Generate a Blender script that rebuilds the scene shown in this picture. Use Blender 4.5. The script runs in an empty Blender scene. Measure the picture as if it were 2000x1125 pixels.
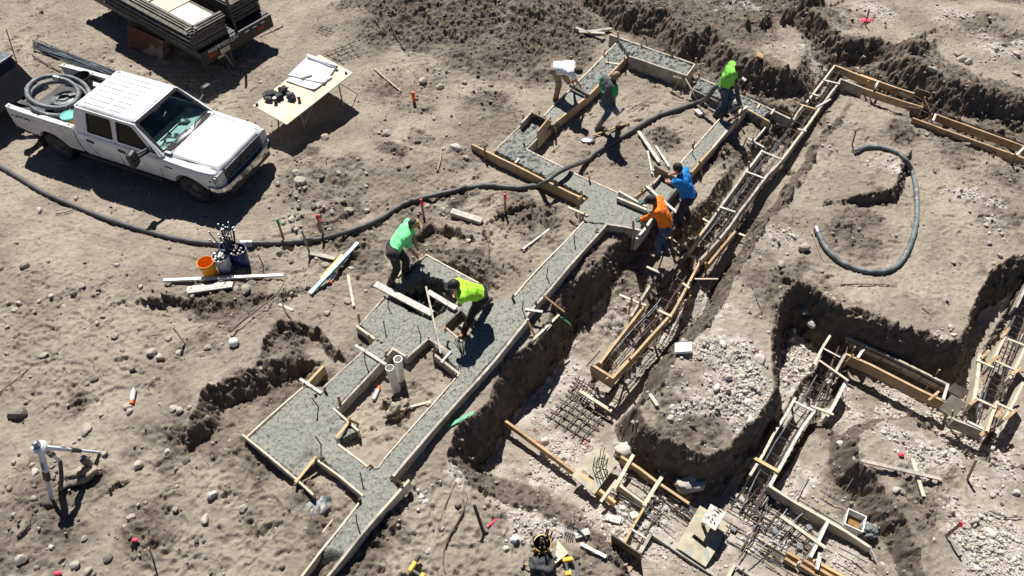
import bpy, bmesh, math, random
import numpy as np
from mathutils import Vector, Matrix, Euler

SC = bpy.context.scene
COL = SC.collection
R = math.radians
rnd = random.Random(7)
nrng = np.random.default_rng(11)

# ------------------------------------------------------------------ camera, sky, sun, exposure
CAM_H, FOC, PITCH = 11.2, 1450.0, R(51)
cam = bpy.data.cameras.new('camera')
cam.sensor_width = 36.0
cam.lens = 36.0 * FOC / 2000.0
cam.clip_end = 3000
cam_o = bpy.data.objects.new('camera', cam)
cam_o.location = (0, 0, CAM_H)
cam_o.rotation_euler = (R(90) - PITCH, 0, 0)
COL.objects.link(cam_o)
SC.camera = cam_o

SUN_EL, SUN_AZ = R(55), R(-13)          # azimuth from +Y towards +X
sun_vec = Vector((math.sin(SUN_AZ) * math.cos(SUN_EL), math.cos(SUN_AZ) * math.cos(SUN_EL), math.sin(SUN_EL)))
W = bpy.data.worlds.new('World')
SC.world = W
W.use_nodes = True
wn = W.node_tree
bg = wn.nodes['Background']
sky = wn.nodes.new('ShaderNodeTexSky')
sky.sky_type = 'NISHITA'
sky.sun_disc = False
sky.sun_elevation = SUN_EL
sky.sun_rotation = SUN_AZ
sky.altitude = 2500
sky.air_density = 0.55
sky.dust_density = 0.2
wn.links.new(sky.outputs[0], bg.inputs[0])
bg.inputs[1].default_value = 0.05
sl = bpy.data.lights.new('sun', 'SUN')
sl.energy = 5.0
sl.angle = R(0.5)
sl.color = (1.0, 0.965, 0.91)
sun_o = bpy.data.objects.new('sun', sl)
sun_o.rotation_euler = (-sun_vec).to_track_quat('-Z', 'Y').to_euler()
COL.objects.link(sun_o)
SC.view_settings.view_transform = 'Standard'
SC.view_settings.look = 'None'
SC.view_settings.gamma = 1.0
SC.view_settings.exposure = 0.74
try:
    SC.cycles.max_bounces = 6
    SC.cycles.use_adaptive_sampling = True
except Exception:
    pass

# ------------------------------------------------------------------ picture point -> world point
_fw = np.array([0, math.cos(PITCH), -math.sin(PITCH)])
_up = np.array([0, math.sin(PITCH), math.cos(PITCH)])
def ray(u, v):
    d = _fw + np.array([1., 0, 0]) * (u - 1000) / FOC + _up * (562.5 - v) / FOC
    return d / np.linalg.norm(d)
def at(u, v, z=0.0):
    d = ray(u, v)
    t = (z - CAM_H) / d[2]
    return Vector((d[0] * t, d[1] * t, z))

# ------------------------------------------------------------------ noise
_perm = np.random.default_rng(3).permutation(4096)
_val = np.random.default_rng(4).random(4096)
def _h(i, j, s=0):
    return _val[(_perm[(i + s * 131) & 4095] + j * 57 + s * 17) & 4095]
def vnoise(x, y, s=0):
    xi = np.floor(x).astype(np.int64); yi = np.floor(y).astype(np.int64)
    fx = x - xi; fy = y - yi
    fx = fx * fx * (3 - 2 * fx); fy = fy * fy * (3 - 2 * fy)
    a = _h(xi, yi, s); b = _h(xi + 1, yi, s); c = _h(xi, yi + 1, s); d = _h(xi + 1, yi + 1, s)
    return (a + (b - a) * fx) * (1 - fy) + (c + (d - c) * fx) * fy
def fbm(x, y, freq, octs=4, s=0, gain=.5):
    t = 0; a = 1; n = 0
    for k in range(octs):
        c, sn = math.cos(.6 * k + .3), math.sin(.6 * k + .3)
        t = t + a * (vnoise((x * c - y * sn) * freq + 31.7 * k, (x * sn + y * c) * freq - 17.3 * k, s + k) - .5)
        n += a; a *= gain; freq *= 2.07
    return t / n * 2
def billow(x, y, freq, octs=3, s=0):
    t = 0; a = 1; n = 0
    for k in range(octs):
        t = t + a * np.abs(vnoise(x * freq + 9.1 * k, y * freq + 4.7 * k, s + k) * 2 - 1)
        n += a; a *= .5; freq *= 2.1
    return t / n
def worley(x, y, freq, s=0):
    x = x * freq; y = y * freq
    xi = np.floor(x).astype(np.int64); yi = np.floor(y).astype(np.int64)
    best = np.full(x.shape, 9.0); idv = np.zeros(x.shape)
    for di in (-1, 0, 1):
        for dj in (-1, 0, 1):
            ci, cj = xi + di, yi + dj
            px = ci + _h(ci, cj, s); py = cj + _h(ci, cj, s + 1)
            d = (px - x) ** 2 + (py - y) ** 2
            m = d < best
            best = np.where(m, d, best); idv = np.where(m, _h(ci, cj, s + 2), idv)
    return np.sqrt(best), idv
def sstep(a, b, x):
    t = np.clip((x - a) / (b - a), 0, 1)
    return t * t * (3 - 2 * t)

# ------------------------------------------------------------------ materials
def pmat(name, col, col2=None, rough=.8, scale=6, bump=0.0, bscale=40, metal=0.0, spec=.4, coat=0, detail=5, lo=.4, hi=.6, stretch=None, spots=None):
    m = bpy.data.materials.new(name); m.use_nodes = True
    n = m.node_tree.nodes; L = m.node_tree.links; b = n['Principled BSDF']
    b.inputs['Roughness'].default_value = rough
    b.inputs['Metallic'].default_value = metal
    b.inputs['Specular IOR Level'].default_value = spec
    b.inputs['Coat Weight'].default_value = coat
    tc = n.new('ShaderNodeTexCoord'); mp = n.new('ShaderNodeMapping')
    L.new(tc.outputs['Object'], mp.inputs[0])
    if stretch: mp.inputs['Scale'].default_value = stretch
    col = tuple(col) + (1,)
    if col2 is None: col2 = tuple(c * .75 for c in col[:3])
    nz = n.new('ShaderNodeTexNoise'); nz.inputs['Scale'].default_value = scale; nz.inputs['Detail'].default_value = detail
    L.new(mp.outputs[0], nz.inputs['Vector'])
    rp = n.new('ShaderNodeValToRGB'); rp.color_ramp.elements[0].position = lo; rp.color_ramp.elements[1].position = hi
    rp.color_ramp.elements[0].color = tuple(col2) + (1,); rp.color_ramp.elements[1].color = col
    L.new(nz.outputs[0], rp.inputs[0]); out = rp.outputs[0]
    if spots:
        sc, thr, scol = spots
        n2 = n.new('ShaderNodeTexNoise'); n2.inputs['Scale'].default_value = sc; n2.inputs['Detail'].default_value = 4
        L.new(tc.outputs['Object'], n2.inputs['Vector'])
        r2 = n.new('ShaderNodeValToRGB'); r2.color_ramp.elements[0].position = thr; r2.color_ramp.elements[1].position = thr + .06
        L.new(n2.outputs[0], r2.inputs[0])
        mx = n.new('ShaderNodeMix'); mx.data_type = 'RGBA'
        L.new(r2.outputs[0], mx.inputs[0]); L.new(out, mx.inputs[6]); mx.inputs[7].default_value = tuple(scol) + (1,)
        out = mx.outputs[2]
    L.new(out, b.inputs['Base Color'])
    if bump:
        nb = n.new('ShaderNodeTexNoise'); nb.inputs['Scale'].default_value = bscale; nb.inputs['Detail'].default_value = 4
        L.new(mp.outputs[0], nb.inputs['Vector'])
        bp = n.new('ShaderNodeBump'); bp.inputs['Strength'].default_value = bump; bp.inputs['Distance'].default_value = .02
        L.new(nb.outputs[0], bp.inputs['Height']); L.new(bp.outputs[0], b.inputs['Normal'])
    return m

M = {}
def defm(key, *a, **k): M[key] = pmat(key, *a, **k)
defm('wood_grey', (.46, .41, .34), (.25, .22, .18), scale=7, bump=.3, stretch=(1, 1, 1), lo=.35, hi=.65, spots=(8, .55, (.30, .30, .285)))
defm('wood_tan', (.50, .36, .20), (.34, .23, .125), scale=6, bump=.25, lo=.3, hi=.7, spots=(8, .60, (.30, .295, .275)))
defm('wood_new', (.58, .40, .21), (.46, .30, .15), scale=5, bump=.15, lo=.3, hi=.7)
defm('wood_pale', (.62, .54, .42), (.42, .35, .26), scale=5, bump=.15, lo=.3, hi=.7, spots=(9, .58, (.36, .355, .335)))
defm('wood_wet', (.17, .15, .125), (.09, .085, .075), scale=6, bump=.3)
defm('wood_white', (.54, .52, .48), (.36, .345, .31), scale=9, bump=.2, lo=.3, hi=.6, spots=(16, .6, (.17, .18, .18)))
defm('stake_wood', (.46, .31, .17), (.30, .20, .11), scale=12, bump=.2)
defm('orange_wood', (.44, .30, .165), (.30, .195, .105), scale=6, bump=.2)
defm('plywood', (.62, .53, .41), (.50, .42, .31), scale=4, bump=.1, lo=.35, hi=.65, spots=(3.5, .64, (.40, .33, .25)))
defm('ply_weathered', (.44, .38, .27), (.30, .27, .2), scale=5, bump=.2, spots=(6, .56, (.27, .29, .25)))
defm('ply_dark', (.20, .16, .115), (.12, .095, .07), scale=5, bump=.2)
defm('rebar', (.045, .042, .045), (.09, .05, .035), rough=.6, scale=14, metal=.3)
defm('rebar_blue', (.13, .15, .17), (.07, .075, .085), rough=.5, scale=9, metal=.4)
defm('rust', (.13, .04, .027), (.08, .033, .025), rough=.85, scale=5, bump=.2, spots=(2.2, .55, (.17, .15, .14)))
defm('black_plastic', (.018, .018, .02), (.028, .028, .03), rough=.45, scale=8)
defm('rubber', (.025, .024, .023), (.06, .053, .045), rough=.9, scale=6, bump=.2)
defm('hose_dark', (.055, .06, .063), (.10, .098, .092), rough=.55, scale=5, bump=.1, lo=.4, hi=.7)
defm('hose_grey', (.17, .19, .195), (.075, .085, .09), rough=.6, scale=7, bump=.1, lo=.35, hi=.65, spots=(11, .62, (.33, .32, .29)))
defm('pvc', (.78, .77, .73), (.66, .64, .60), rough=.35, scale=4)
defm('white_plastic', (.75, .75, .74), (.6, .6, .58), rough=.5, scale=5, spots=(9, .62, (.35, .34, .31)))
defm('paper', (.82, .83, .84), (.78, .79, .81), rough=.8, scale=2)
defm('chrome', (.62, .64, .66), (.35, .35, .35), rough=.12, metal=1.0, scale=5)
defm('steel', (.38, .39, .40), (.25, .25, .26), rough=.4, metal=.8, scale=9)
defm('aluminium', (.60, .62, .64), (.45, .47, .5), rough=.35, metal=.6, scale=9)
defm('stone', (.40, .355, .295), (.28, .245, .20), scale=7, bump=.4, bscale=25)
defm('stone_pale', (.50, .455, .40), (.36, .32, .28), scale=8, bump=.4, bscale=25)
defm('stone_pink', (.44, .375, .33), (.33, .28, .245), scale=8, bump=.4, bscale=25)
defm('stone_white', (.58, .54, .49), (.44, .40, .36), scale=8, bump=.3)
defm('stone_dark', (.20, .178, .15), (.13, .115, .098), scale=8, bump=.4, bscale=25)
defm('clod', (.17, .145, .12), (.10, .085, .07), scale=9, rough=.95)
defm('clod_pale', (.31, .265, .21), (.22, .185, .145), scale=9, rough=.95)
defm('grass', (.10, .15, .035), (.17, .17, .06), scale=3)
defm('stick', (.17, .125, .09), (.09, .065, .05), scale=12, bump=.3)
defm('stick_pale', (.42, .33, .22), (.28, .21, .14), scale=12, bump=.3)
defm('cord_red', (.42, .07, .07), (.3, .05, .05), rough=.7)
defm('flag_pink', (.85, .06, .13), (.75, .05, .1), rough=.6)
defm('paint_orange', (.85, .14, .02), (.7, .1, .02), rough=.5)
defm('flag_green', (.10, .40, .22), (.07, .30, .16), rough=.6)

# ------------------------------------------------------------------ mesh builder
class MB:
    def __init__(s): s.v = []; s.f = []; s.mi = []; s.cur = 0
    def add(s, verts, faces):
        o = len(s.v); s.v.extend([tuple(p) for p in verts])
        for f in faces: s.f.append(tuple(i + o for i in f)); s.mi.append(s.cur)
        return s
    def box(s, c, size, M3=None):
        c = Vector(c); hx, hy, hz = size[0] / 2, size[1] / 2, size[2] / 2
        pts = [Vector((x, y, z)) for z in (-hz, hz) for y in (-hy, hy) for x in (-hx, hx)]
        if M3 is not None: pts = [M3 @ p for p in pts]
        return s.add([c + p for p in pts], [(0, 2, 3, 1), (4, 5, 7, 6), (0, 1, 5, 4), (2, 6, 7, 3), (0, 4, 6, 2), (1, 3, 7, 5)])
    def beam(s, p, q, w, h, up=(0, 0, 1), seg=1, bow=0.0, jit=0.0):
        """box from p to q, w wide (horizontally), h tall, centred on the line p-q"""
        p, q = Vector(p), Vector(q); d = (q - p); L = d.length
        if L < 1e-6: return s
        d.normalize(); side = d.cross(Vector(up))
        if side.length < 1e-4: side = d.cross(Vector((1, 0, 0)))
        side.normalize(); u = side.cross(d).normalized()
        vs = []; fs = []
        for k in range(seg + 1):
            t = k / seg; c = p + d * (L * t) + side * (bow * 4 * t * (1 - t) + (rnd.uniform(-jit, jit) if 0 < k < seg else 0)) + u * (rnd.uniform(-jit, jit) * .6 if 0 < k < seg else 0)
            for a, b in ((-1, -1), (1, -1), (1, 1), (-1, 1)): vs.append(c + side * (a * w / 2) + u * (b * h / 2))
            if k: 
                o = (k - 1) * 4
                for a in range(4): fs.append((o + a, o + (a + 1) % 4, o + 4 + (a + 1) % 4, o + 4 + a))
        fs.append((3, 2, 1, 0)); e = seg * 4; fs.append((e, e + 1, e + 2, e + 3))
        return s.add(vs, fs)
    def tube(s, pts, r, n=8, cap=True, ry=None):
        pts = [Vector(p) for p in pts]; N = len(pts)
        rr = list(r) if hasattr(r, '__len__') else [r] * N
        vs = []; fs = []; prev = None
        for i, p in enumerate(pts):
            t = (pts[min(i + 1, N - 1)] - pts[max(i - 1, 0)])
            t = t.normalized() if t.length > 1e-9 else Vector((0, 0, 1))
            if prev is None:
                a = t.cross(Vector((0, 0, 1)))
                if a.length < .05: a = t.cross(Vector((1, 0, 0)))
            else: a = prev - t * prev.dot(t)
            a.normalize(); prev = a; b = t.cross(a)
            for k in range(n):
                an = 2 * math.pi * k / n
                vs.append(p + a * (math.cos(an) * rr[i]) + b * (math.sin(an) * rr[i]))
            if i:
                o = (i - 1) * n
                for k in range(n): fs.append((o + k, o + (k + 1) % n, o + n + (k + 1) % n, o + n + k))
        if cap: fs.append(tuple(range(n - 1, -1, -1))); e = (N - 1) * n; fs.append(tuple(range(e, e + n)))
        return s.add(vs, fs)
    def lathe(s, prof, n=24, c=(0, 0, 0), ax=None):
        vs = []; fs = []; c = Vector(c)
        for r, z in prof:
            for k in range(n):
                a = 2 * math.pi * k / n; p = Vector((r * math.cos(a), r * math.sin(a), z))
                if ax is not None: p = ax @ p
                vs.append(c + p)
        for i in range(len(prof) - 1):
            for k in range(n): fs.append((i * n + k, i * n + (k + 1) % n, (i + 1) * n + (k + 1) % n, (i + 1) * n + k))
        return s.add(vs, fs)
    def prism(s, poly, z0, z1, M4=None):
        n = len(poly)
        vs = [Vector((x, y, z0)) for x, y in poly] + [Vector((x, y, z1)) for x, y in poly]
        if M4 is not None: vs = [M4 @ p for p in vs]
        fs = [tuple(range(n - 1, -1, -1)), tuple(range(n, 2 * n))] + [(k, (k + 1) % n, n + (k + 1) % n, n + k) for k in range(n)]
        return s.add(vs, fs)
    def sphere(s, c, r, nu=12, nv=8, M3=None):
        c = Vector(c); r = (r, r, r) if not hasattr(r, '__len__') else r
        vs = []; fs = []
        for j in range(nv + 1):
            th = math.pi * j / nv
            for k in range(nu):
                a = 2 * math.pi * k / nu
                p = Vector((r[0] * math.sin(th) * math.cos(a), r[1] * math.sin(th) * math.sin(a), r[2] * math.cos(th)))
                if M3 is not None: p = M3 @ p
                vs.append(c + p)
        for j in range(nv):
            for k in range(nu): fs.append((j * nu + k, (j + 1) * nu + k, (j + 1) * nu + (k + 1) % nu, j * nu + (k + 1) % nu))
        return s.add(vs, fs)
    def mesh(s, name, off=None):
        me = bpy.data.meshes.new(name)
        vs = s.v if off is None else [(p[0] - off[0], p[1] - off[1], p[2] - off[2]) for p in s.v]
        me.from_pydata(vs, [], s.f)
        return me
    def build(s, name, mats, parent=None, smooth=False, world=False, bevel=0, weld=False, sub=0):
        off = None
        if world and parent is not None: off = parent.location
        me = s.mesh(name, off)
        if not isinstance(mats, (list, tuple)): mats = [mats]
        for m in mats: me.materials.append(m)
        if len(mats) > 1: me.polygons.foreach_set('material_index', s.mi)
        if weld:
            b = bmesh.new(); b.from_mesh(me); bmesh.ops.remove_doubles(b, verts=b.verts, dist=1e-5)
            bmesh.ops.recalc_face_normals(b, faces=b.faces); b.to_mesh(me); b.free()
        if smooth: me.polygons.foreach_set('use_smooth', [True] * len(me.polygons))
        o = bpy.data.objects.new(name, me); COL.objects.link(o)
        if parent is not None: o.parent = parent
        if bevel:
            md = o.modifiers.new('bevel', 'BEVEL'); md.width = bevel; md.segments = 2; md.limit_method = 'ANGLE'; md.angle_limit = R(40)
        if sub:
            md = o.modifiers.new('sub', 'SUBSURF'); md.levels = sub; md.render_levels = sub
        return o

def tag(o, label=None, cat=None, group=None, kind=None):
    if label: o['label'] = label
    if cat: o['category'] = cat
    if group: o['group'] = group
    if kind: o['kind'] = kind
    return o
def thing(name, label, cat, loc=(0, 0, 0), rotz=0.0, group=None):
    o = bpy.data.objects.new(name, None); COL.objects.link(o)
    o.empty_display_size = .2
    o.location = loc; o.rotation_euler = (0, 0, rotz)
    return tag(o, label, cat, group)
def dup(root, loc, rotz=0.0, label=None, group=None, scale=None):
    r = root.copy(); COL.objects.link(r); r.location = loc; r.rotation_euler = (0, 0, rotz)
    if scale: r.scale = scale if hasattr(scale, '__len__') else (scale,) * 3
    if label: r['label'] = label
    if group: r['group'] = group
    for ch in list(root.children):
        c = ch.copy(); COL.objects.link(c); c.parent = r
        for g in ch.children:
            d = g.copy(); COL.objects.link(d); d.parent = c
    return r
def smoothpath(pts, n=8):
    """Catmull-Rom through points"""
    P = [Vector(p) for p in pts]; P = [P[0] * 2 - P[1]] + P + [P[-1] * 2 - P[-2]]; out = []
    for i in range(1, len(P) - 2):
        for k in range(n):
            t = k / n; a, b, c, d = P[i - 1], P[i], P[i + 1], P[i + 2]
            out.append(.5 * ((2 * b) + (c - a) * t + (2 * a - 5 * b + 4 * c - d) * t * t + (3 * b - a - 3 * c + d) * t ** 3))
    out.append(P[-2]); return out
# ------------------------------------------------------------------ the ground: one sheet, dug and heaped
def pxp(pts, z=0.0): return np.array([at(u, v, z)[:2] for u, v in pts])
STEP = .022
X0, X1, Y0, Y1 = -15.6, 15.6, 2.7, 21.0
gx = np.arange(X0, X1 + 1e-6, STEP); gy = np.arange(Y0, Y1 + 1e-6, STEP)
CS = 4
cx_, cy_ = gx[::CS], gy[::CS]
cX, cY = np.meshgrid(cx_, cy_)
def upsample(c):
    """bilinear coarse -> fine"""
    ix = np.minimum(np.arange(len(gx)) / CS, len(cx_) - 1.001); iy = np.minimum(np.arange(len(gy)) / CS, len(cy_) - 1.001)
    i0 = ix.astype(int); j0 = iy.astype(int); fx = ix - i0; fy = (iy - j0)[:, None]
    a = c[:, i0] * (1 - fx) + c[:, i0 + 1] * fx
    return a[j0] * (1 - fy) + a[j0 + 1] * fy
def segdist(px, py, a, b):
    d = b - a; L2 = max((d ** 2).sum(), 1e-9)
    t = np.clip(((px - a[0]) * d[0] + (py - a[1]) * d[1]) / L2, 0, 1)
    return np.hypot(px - a[0] - t * d[0], py - a[1] - t * d[1])
def polysdf(poly, X=None, Y=None):
    X = cX if X is None else X; Y = cY if Y is None else Y
    d = np.full(X.shape, 1e9); ins = np.zeros(X.shape, bool); n = len(poly)
    for i in range(n):
        a, b = poly[i], poly[(i + 1) % n]
        d = np.minimum(d, segdist(X, Y, a, b))
        c = ((a[1] > Y) != (b[1] > Y)) & (X < (b[0] - a[0]) * (Y - a[1]) / (b[1] - a[1] + 1e-12) + a[0])
        ins ^= c
    return np.where(ins, d, -d)            # positive inside
FX, FY = np.meshgrid(gx, gy)
edge_n = fbm(FX, FY, .8, 3, s=20, gain=.42) * .32 + fbm(FX, FY, 3.0, 2, s=26, gain=.5) * .03
def blend(h, px_poly, z, w=.12, zp=None, ragged=1.0):
    sd = upsample(polysdf(pxp(px_poly, z if zp is None and not hasattr(z, 'shape') else (zp or 0)))) + edge_n * ragged
    t = sstep(-w, w, sd)
    return h * (1 - t) + z * t
def scarp(h, line, hi, ah, al, L, w=.07, z=0.0, rag=1.0):
    P = pxp(line, z); hp = np.array(at(hi[0], hi[1], z)[:2])
    d = np.full(cX.shape, 1e9); sg = np.ones(cX.shape)
    best = np.full(cX.shape, 1e9); sh = 1; bh = 1e9
    al_t = np.zeros(cX.shape); n = len(P) - 1
    for i in range(n):
        a, b = P[i], P[i + 1]; e = b - a; L2 = (e ** 2).sum()
        tt = ((cX - a[0]) * e[0] + (cY - a[1]) * e[1]) / L2
        dd = segdist(cX, cY, a, b); cr = np.sign(e[0] * (cY - a[1]) - e[1] * (cX - a[0]))
        m = dd < best - 1e-9
        best = np.where(m, dd, best); sg = np.where(m, cr, sg)
        over = np.maximum(0, np.maximum(-tt if i == 0 else 0 * tt, (tt - 1) if i == n - 1 else 0 * tt)) * math.sqrt(L2)
        al_t = np.where(m, over, al_t)
        dh = segdist(hp[:1], hp[1:], a, b)[0]
        if dh < bh: bh = dh; sh = np.sign(e[0] * (hp[1] - a[1]) - e[1] * (hp[0] - a[0]))
    fade = upsample(np.exp(-(al_t / .35) ** 2))
    sd = upsample(best * sg * sh) + edge_n * rag * .6
    up = sstep(-w, w, sd)
    return h + fade * (up * ah * np.exp(-np.maximum(sd, 0) / L) - (1 - up) * al * np.exp(np.minimum(sd, 0) / (L * .5)))
def mound(h, u, v, rx, ry, ang, A, z=0.0, p=1.0):
    c = at(u, v, z); ca, sa = math.cos(R(ang)), math.sin(R(ang))
    dx, dy = FX - c.x, FY - c.y
    q = ((dx * ca + dy * sa) / rx) ** 2 + ((-dx * sa + dy * ca) / ry) ** 2
    return h + A * np.exp(-q ** p)

PIT = [(888, 890), (903, 846), (955, 795), (1005, 705), (1078, 645), (1116, 602), (1130, 558), (1180, 522), (1203, 482), (1245, 458), (1310, 450), (1390, 395),
       (1470, 290), (1550, 215), (1622, 118), (1665, 118), (1780, 172), (1850, 225), (2140, 340), (2140, 1400), (1230, 1400), (1205, 1075), (1130, 1020), (1000, 1000), (925, 945)]
ISL1 = [(1668, 192), (1545, 360), (1425, 515), (1330, 655), (1262, 745), (1222, 790), (1235, 840), (1300, 878), (1380, 895), (1440, 880), (1495, 845), (1525, 780), (1535, 690),
        (1548, 620), (1560, 588), (1620, 605), (1690, 632), (1760, 668), (1830, 700), (1885, 690), (1925, 610), (1975, 510), (2140, 440), (2140, 385), (1850, 262), (1770, 232)]
ISL3 = [(1655, 850), (1700, 815), (1770, 800), (1850, 850), (1960, 890), (2150, 940), (2150, 1400), (1800, 1400), (1785, 1080), (1755, 1020), (1710, 945), (1668, 905)]
RAMP = [(880, 900), (960, 930), (1060, 960), (1150, 1010), (1230, 1140), (1200, 1400), (700, 1400), (800, 980)]
yk = [at(1000, v, -.5).y for v in (1125, 900, 760, 640, 520, 400, 250, 120)]
pit_z = np.interp(FY, yk, [-.66, -.9, -1.0, -.92, -.5, -.26, -.16, -.08])
isl_z = np.interp(FY, yk, [-.12, -.04, .0, .02, .0, .0, .0, .02])
h = .10 * fbm(FX, FY, .28, 3, s=1) + .02
h = blend(h, PIT, pit_z, .23, 0)
h = blend(h, RAMP, np.interp(FX, [at(900, 1000).x, at(1250, 1000).x], [0.0, -.5]), .55, -.1, .5)
h = blend(h, ISL1, isl_z, .19, -.05, .9)
h = blend(h, ISL3, -.30 + 0 * FX, .16, -.35, .8)
h = mound(h, 1350, 720, 1.5, .9, 50, .16)
h = mound(h, 1620, 860, 1.0, .7, -30, .18, -.6)
# banks and spoil
h = scarp(h, [(392, 840), (420, 790), (490, 755), (570, 728)], (400, 700), .34, .14, 1.1, .17)
h = scarp(h, [(535, 700), (565, 665), (620, 660), (655, 690)], (590, 630), .12, .16, .45, .14)
h = scarp(h, [(320, 600), (390, 612), (470, 600), (515, 585), (560, 575)], (430, 555), .08, .20, .6, .2)
h = scarp(h, [(1150, 15), (1220, 52), (1290, 66), (1335, 112), (1380, 100), (1440, 160), (1535, 182)], (1420, 40), .58, .10, 1.8, .30)
h = scarp(h, [(1540, 55), (1590, 88), (1640, 110), (1705, 105), (1750, 130)], (1750, 40), .46, .10, 1.4, .28)
h = scarp(h, [(1750, 150), (1830, 192), (1930, 216), (2060, 265)], (1930, 90), .62, .08, 1.8, .30)
h = scarp(h, [(1685, 392), (1742, 388), (1768, 322)], (1690, 335), .26, .10, .6, .16)
h = scarp(h, [(760, 990), (700, 1010)], (730, 960), .0, .0, .5)
h = scarp(h, [(100, 985), (165, 975), (215, 955)], (150, 930), .03, .06, .3, .1)
h = scarp(h, [(1540, 560), (1600, 585), (1680, 620), (1770, 668), (1830, 702)], (1720, 560), .10, .0, .7)
h = scarp(h, [(805, 470), (850, 455), (890, 465)], (850, 440), .08, .18, .35, .12)
h = scarp(h, [(865, 525), (905, 535), (945, 550)], (910, 500), .03, .2, .3, .12)
h = scarp(h, [(985, 425), (1015, 415)], (1000, 405), .05, .1, .3)
for u, v, rx, ry, an, A in ((850, 30, 2.6, 1.5, -10, .75), (720, 60, 1.0, 1.0, 0, .25), (1030, 40, 1.3, 1.0, 10, .45), (940, 235, 1.1, .9, 30, .28), (900, 130, 1.2, .5, 10, .2),
                            (640, 330, 1.6, .8, 20, .16), (780, 330, 1.2, .6, 10, .12), (700, 460, .9, .3, 60, .12), (560, 620, 1.0, .5, 20, .14), (80, 1010, .9, .6, 10, .16),
                            (300, 830, 1.1, .6, 20, .1), (330, 1010, 1.3, .6, 40, .12), (560, 985, .9, .5, 30, .10), (1480, 60, 1.6, .5, 0, .1), (1620, 60, .8, .5, 20, .2), (1720, 150, .7, .3, -20, .14), (1950, 130, .8, .5, 0, .2), (1400, 20, .9, .5, 0, .2), (1850, 120, 1.0, .7, 0, .18), (1960, 40, 1.5, .6, -10, .25),
                            (1500, 560, 1.0, .5, 30, .1), (1760, 470, 1.2, .8, 0, .1), (1480, 470, .8, .5, 0, .1), (1660, 250, 1.1, .8, 20, .14), (1380, 270, .6, .4, 30, .1), (860, 500, .9, .5, 10, .1)):
    h = mound(h, u, v, rx, ry, an, A)
# channels dug under the forms
def channel(line, z, half, dep):
    global h
    P = pxp(line, z); d = np.full(cX.shape, 1e9)
    for a, b in zip(P[:-1], P[1:]): d = np.minimum(d, segdist(cX, cY, a, b))
    h = h - dep * (1 - sstep(half * .7, half * 1.3, upsample(d)))
channel([(1634, 140), (1590, 205), (1540, 270), (1480, 345), (1410, 440), (1370, 490)], -.1, .2, .14)
channel([(1365, 490), (1330, 545), (1290, 605), (1235, 665), (1185, 722)], -.5, .22, .10)
channel([(1640, 142), (1720, 170), (1790, 205), (1850, 240), (1930, 270), (2030, 305)], -.1, .2, .16)
channel([(1610, 760), (1640, 690), (1645, 668), (1700, 692), (1780, 728), (1850, 765)], -.7, .22, .12)
channel([(1440, 195), (1520, 226), (1548, 238)], -.1, .15, .12)
channel([(1600, 745), (1570, 800), (1520, 880), (1480, 950)], -.75, .24, .1)
channel([(2010, 590), (1965, 680), (1935, 760), (1915, 830)], -.75, .25, .12)
# roughness and soil kinds
def zone(polys, soft=.5, z=0.0):
    t = 0
    for p in polys:
        t = np.maximum(t, sstep(-soft, soft, upsample(polysdf(pxp(p, z))) + edge_n * 1.5))
    return t
patch = fbm(FX, FY, 1.0, 6, s=150, gain=.62)
def spot(lst, z=0.0):
    t = 0
    for u, v, r in lst:
        c = at(u, v, z); t = np.maximum(t, np.exp(-((FX - c.x) ** 2 + (FY - c.y) ** 2) / r ** 2))
    return np.clip(t * (1.0 + 1.5 * patch) + .45 * patch * (t > .04), 0, 1)
gyy, gxx = np.gradient(h, STEP)
slope = np.hypot(gxx, gyy)
dug = zone([[(630, -60), (1180, -60), (1140, 130), (1010, 170), (880, 140), (740, 110)], [(1140, -60), (1480, -60), (1540, 40), (1500, 190), (1390, 170), (1320, 110), (1180, 50)],
            [(1540, 60), (1640, 100), (1760, 130), (1900, 180), (2100, 230), (2100, 330), (1900, 270), (1750, 190), (1600, 130)],
            [(1440, 480), (1560, 560), (1760, 640), (1830, 690), (1780, 700), (1600, 620), (1500, 700), (1440, 560)], [(1660, 900), (1780, 960), (1860, 1140), (1760, 1140), (1700, 1010)]], .4)
dug = np.maximum(dug, spot([(440, 620, .9), (590, 690, .7), (470, 800, 1.0), (560, 760, .8), (620, 330, .9), (760, 320, .8), (680, 420, .7), (860, 480, .8), (910, 530, .8), (90, 960, 1.0), (60, 1060, .9), (300, 1020, .5), (1820, 80, .8), (1900, 60, .7), (1980, 90, .7), (1760, 260, .5), (1560, 330, .5), (1520, 420, .6), (1660, 420, .6), (1840, 250, .6), (1960, 350, .6), (1120, 270, .4), (650, 380, .8), (1300, 260, .5), (960, 200, .7), (1060, 450, .6), (1400, 300, .6),
                            (590, 1000, .7), (520, 930, .7), (1000, 420, .5), (1240, 500, .9), (1180, 580, .9), (1310, 850, 1.0), (1520, 560, .9), (1730, 370, .7), (1900, 520, .5), (1650, 480, .5), (1700, 500, .5), (1480, 240, .8), (800, 180, .8), (940, 220, .8), (1600, 330, .4), (1880, 300, .6), (900, 400, .5), (700, 310, .5), (150, 800, .5)]))
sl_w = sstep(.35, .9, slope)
heap = zone([[(650, -80), (1200, -80), (1160, 90), (1010, 150), (880, 130), (740, 100)], [(1160, -80), (1500, -80), (1560, 30), (1480, 150), (1330, 100), (1190, 40)]], .6)
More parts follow.
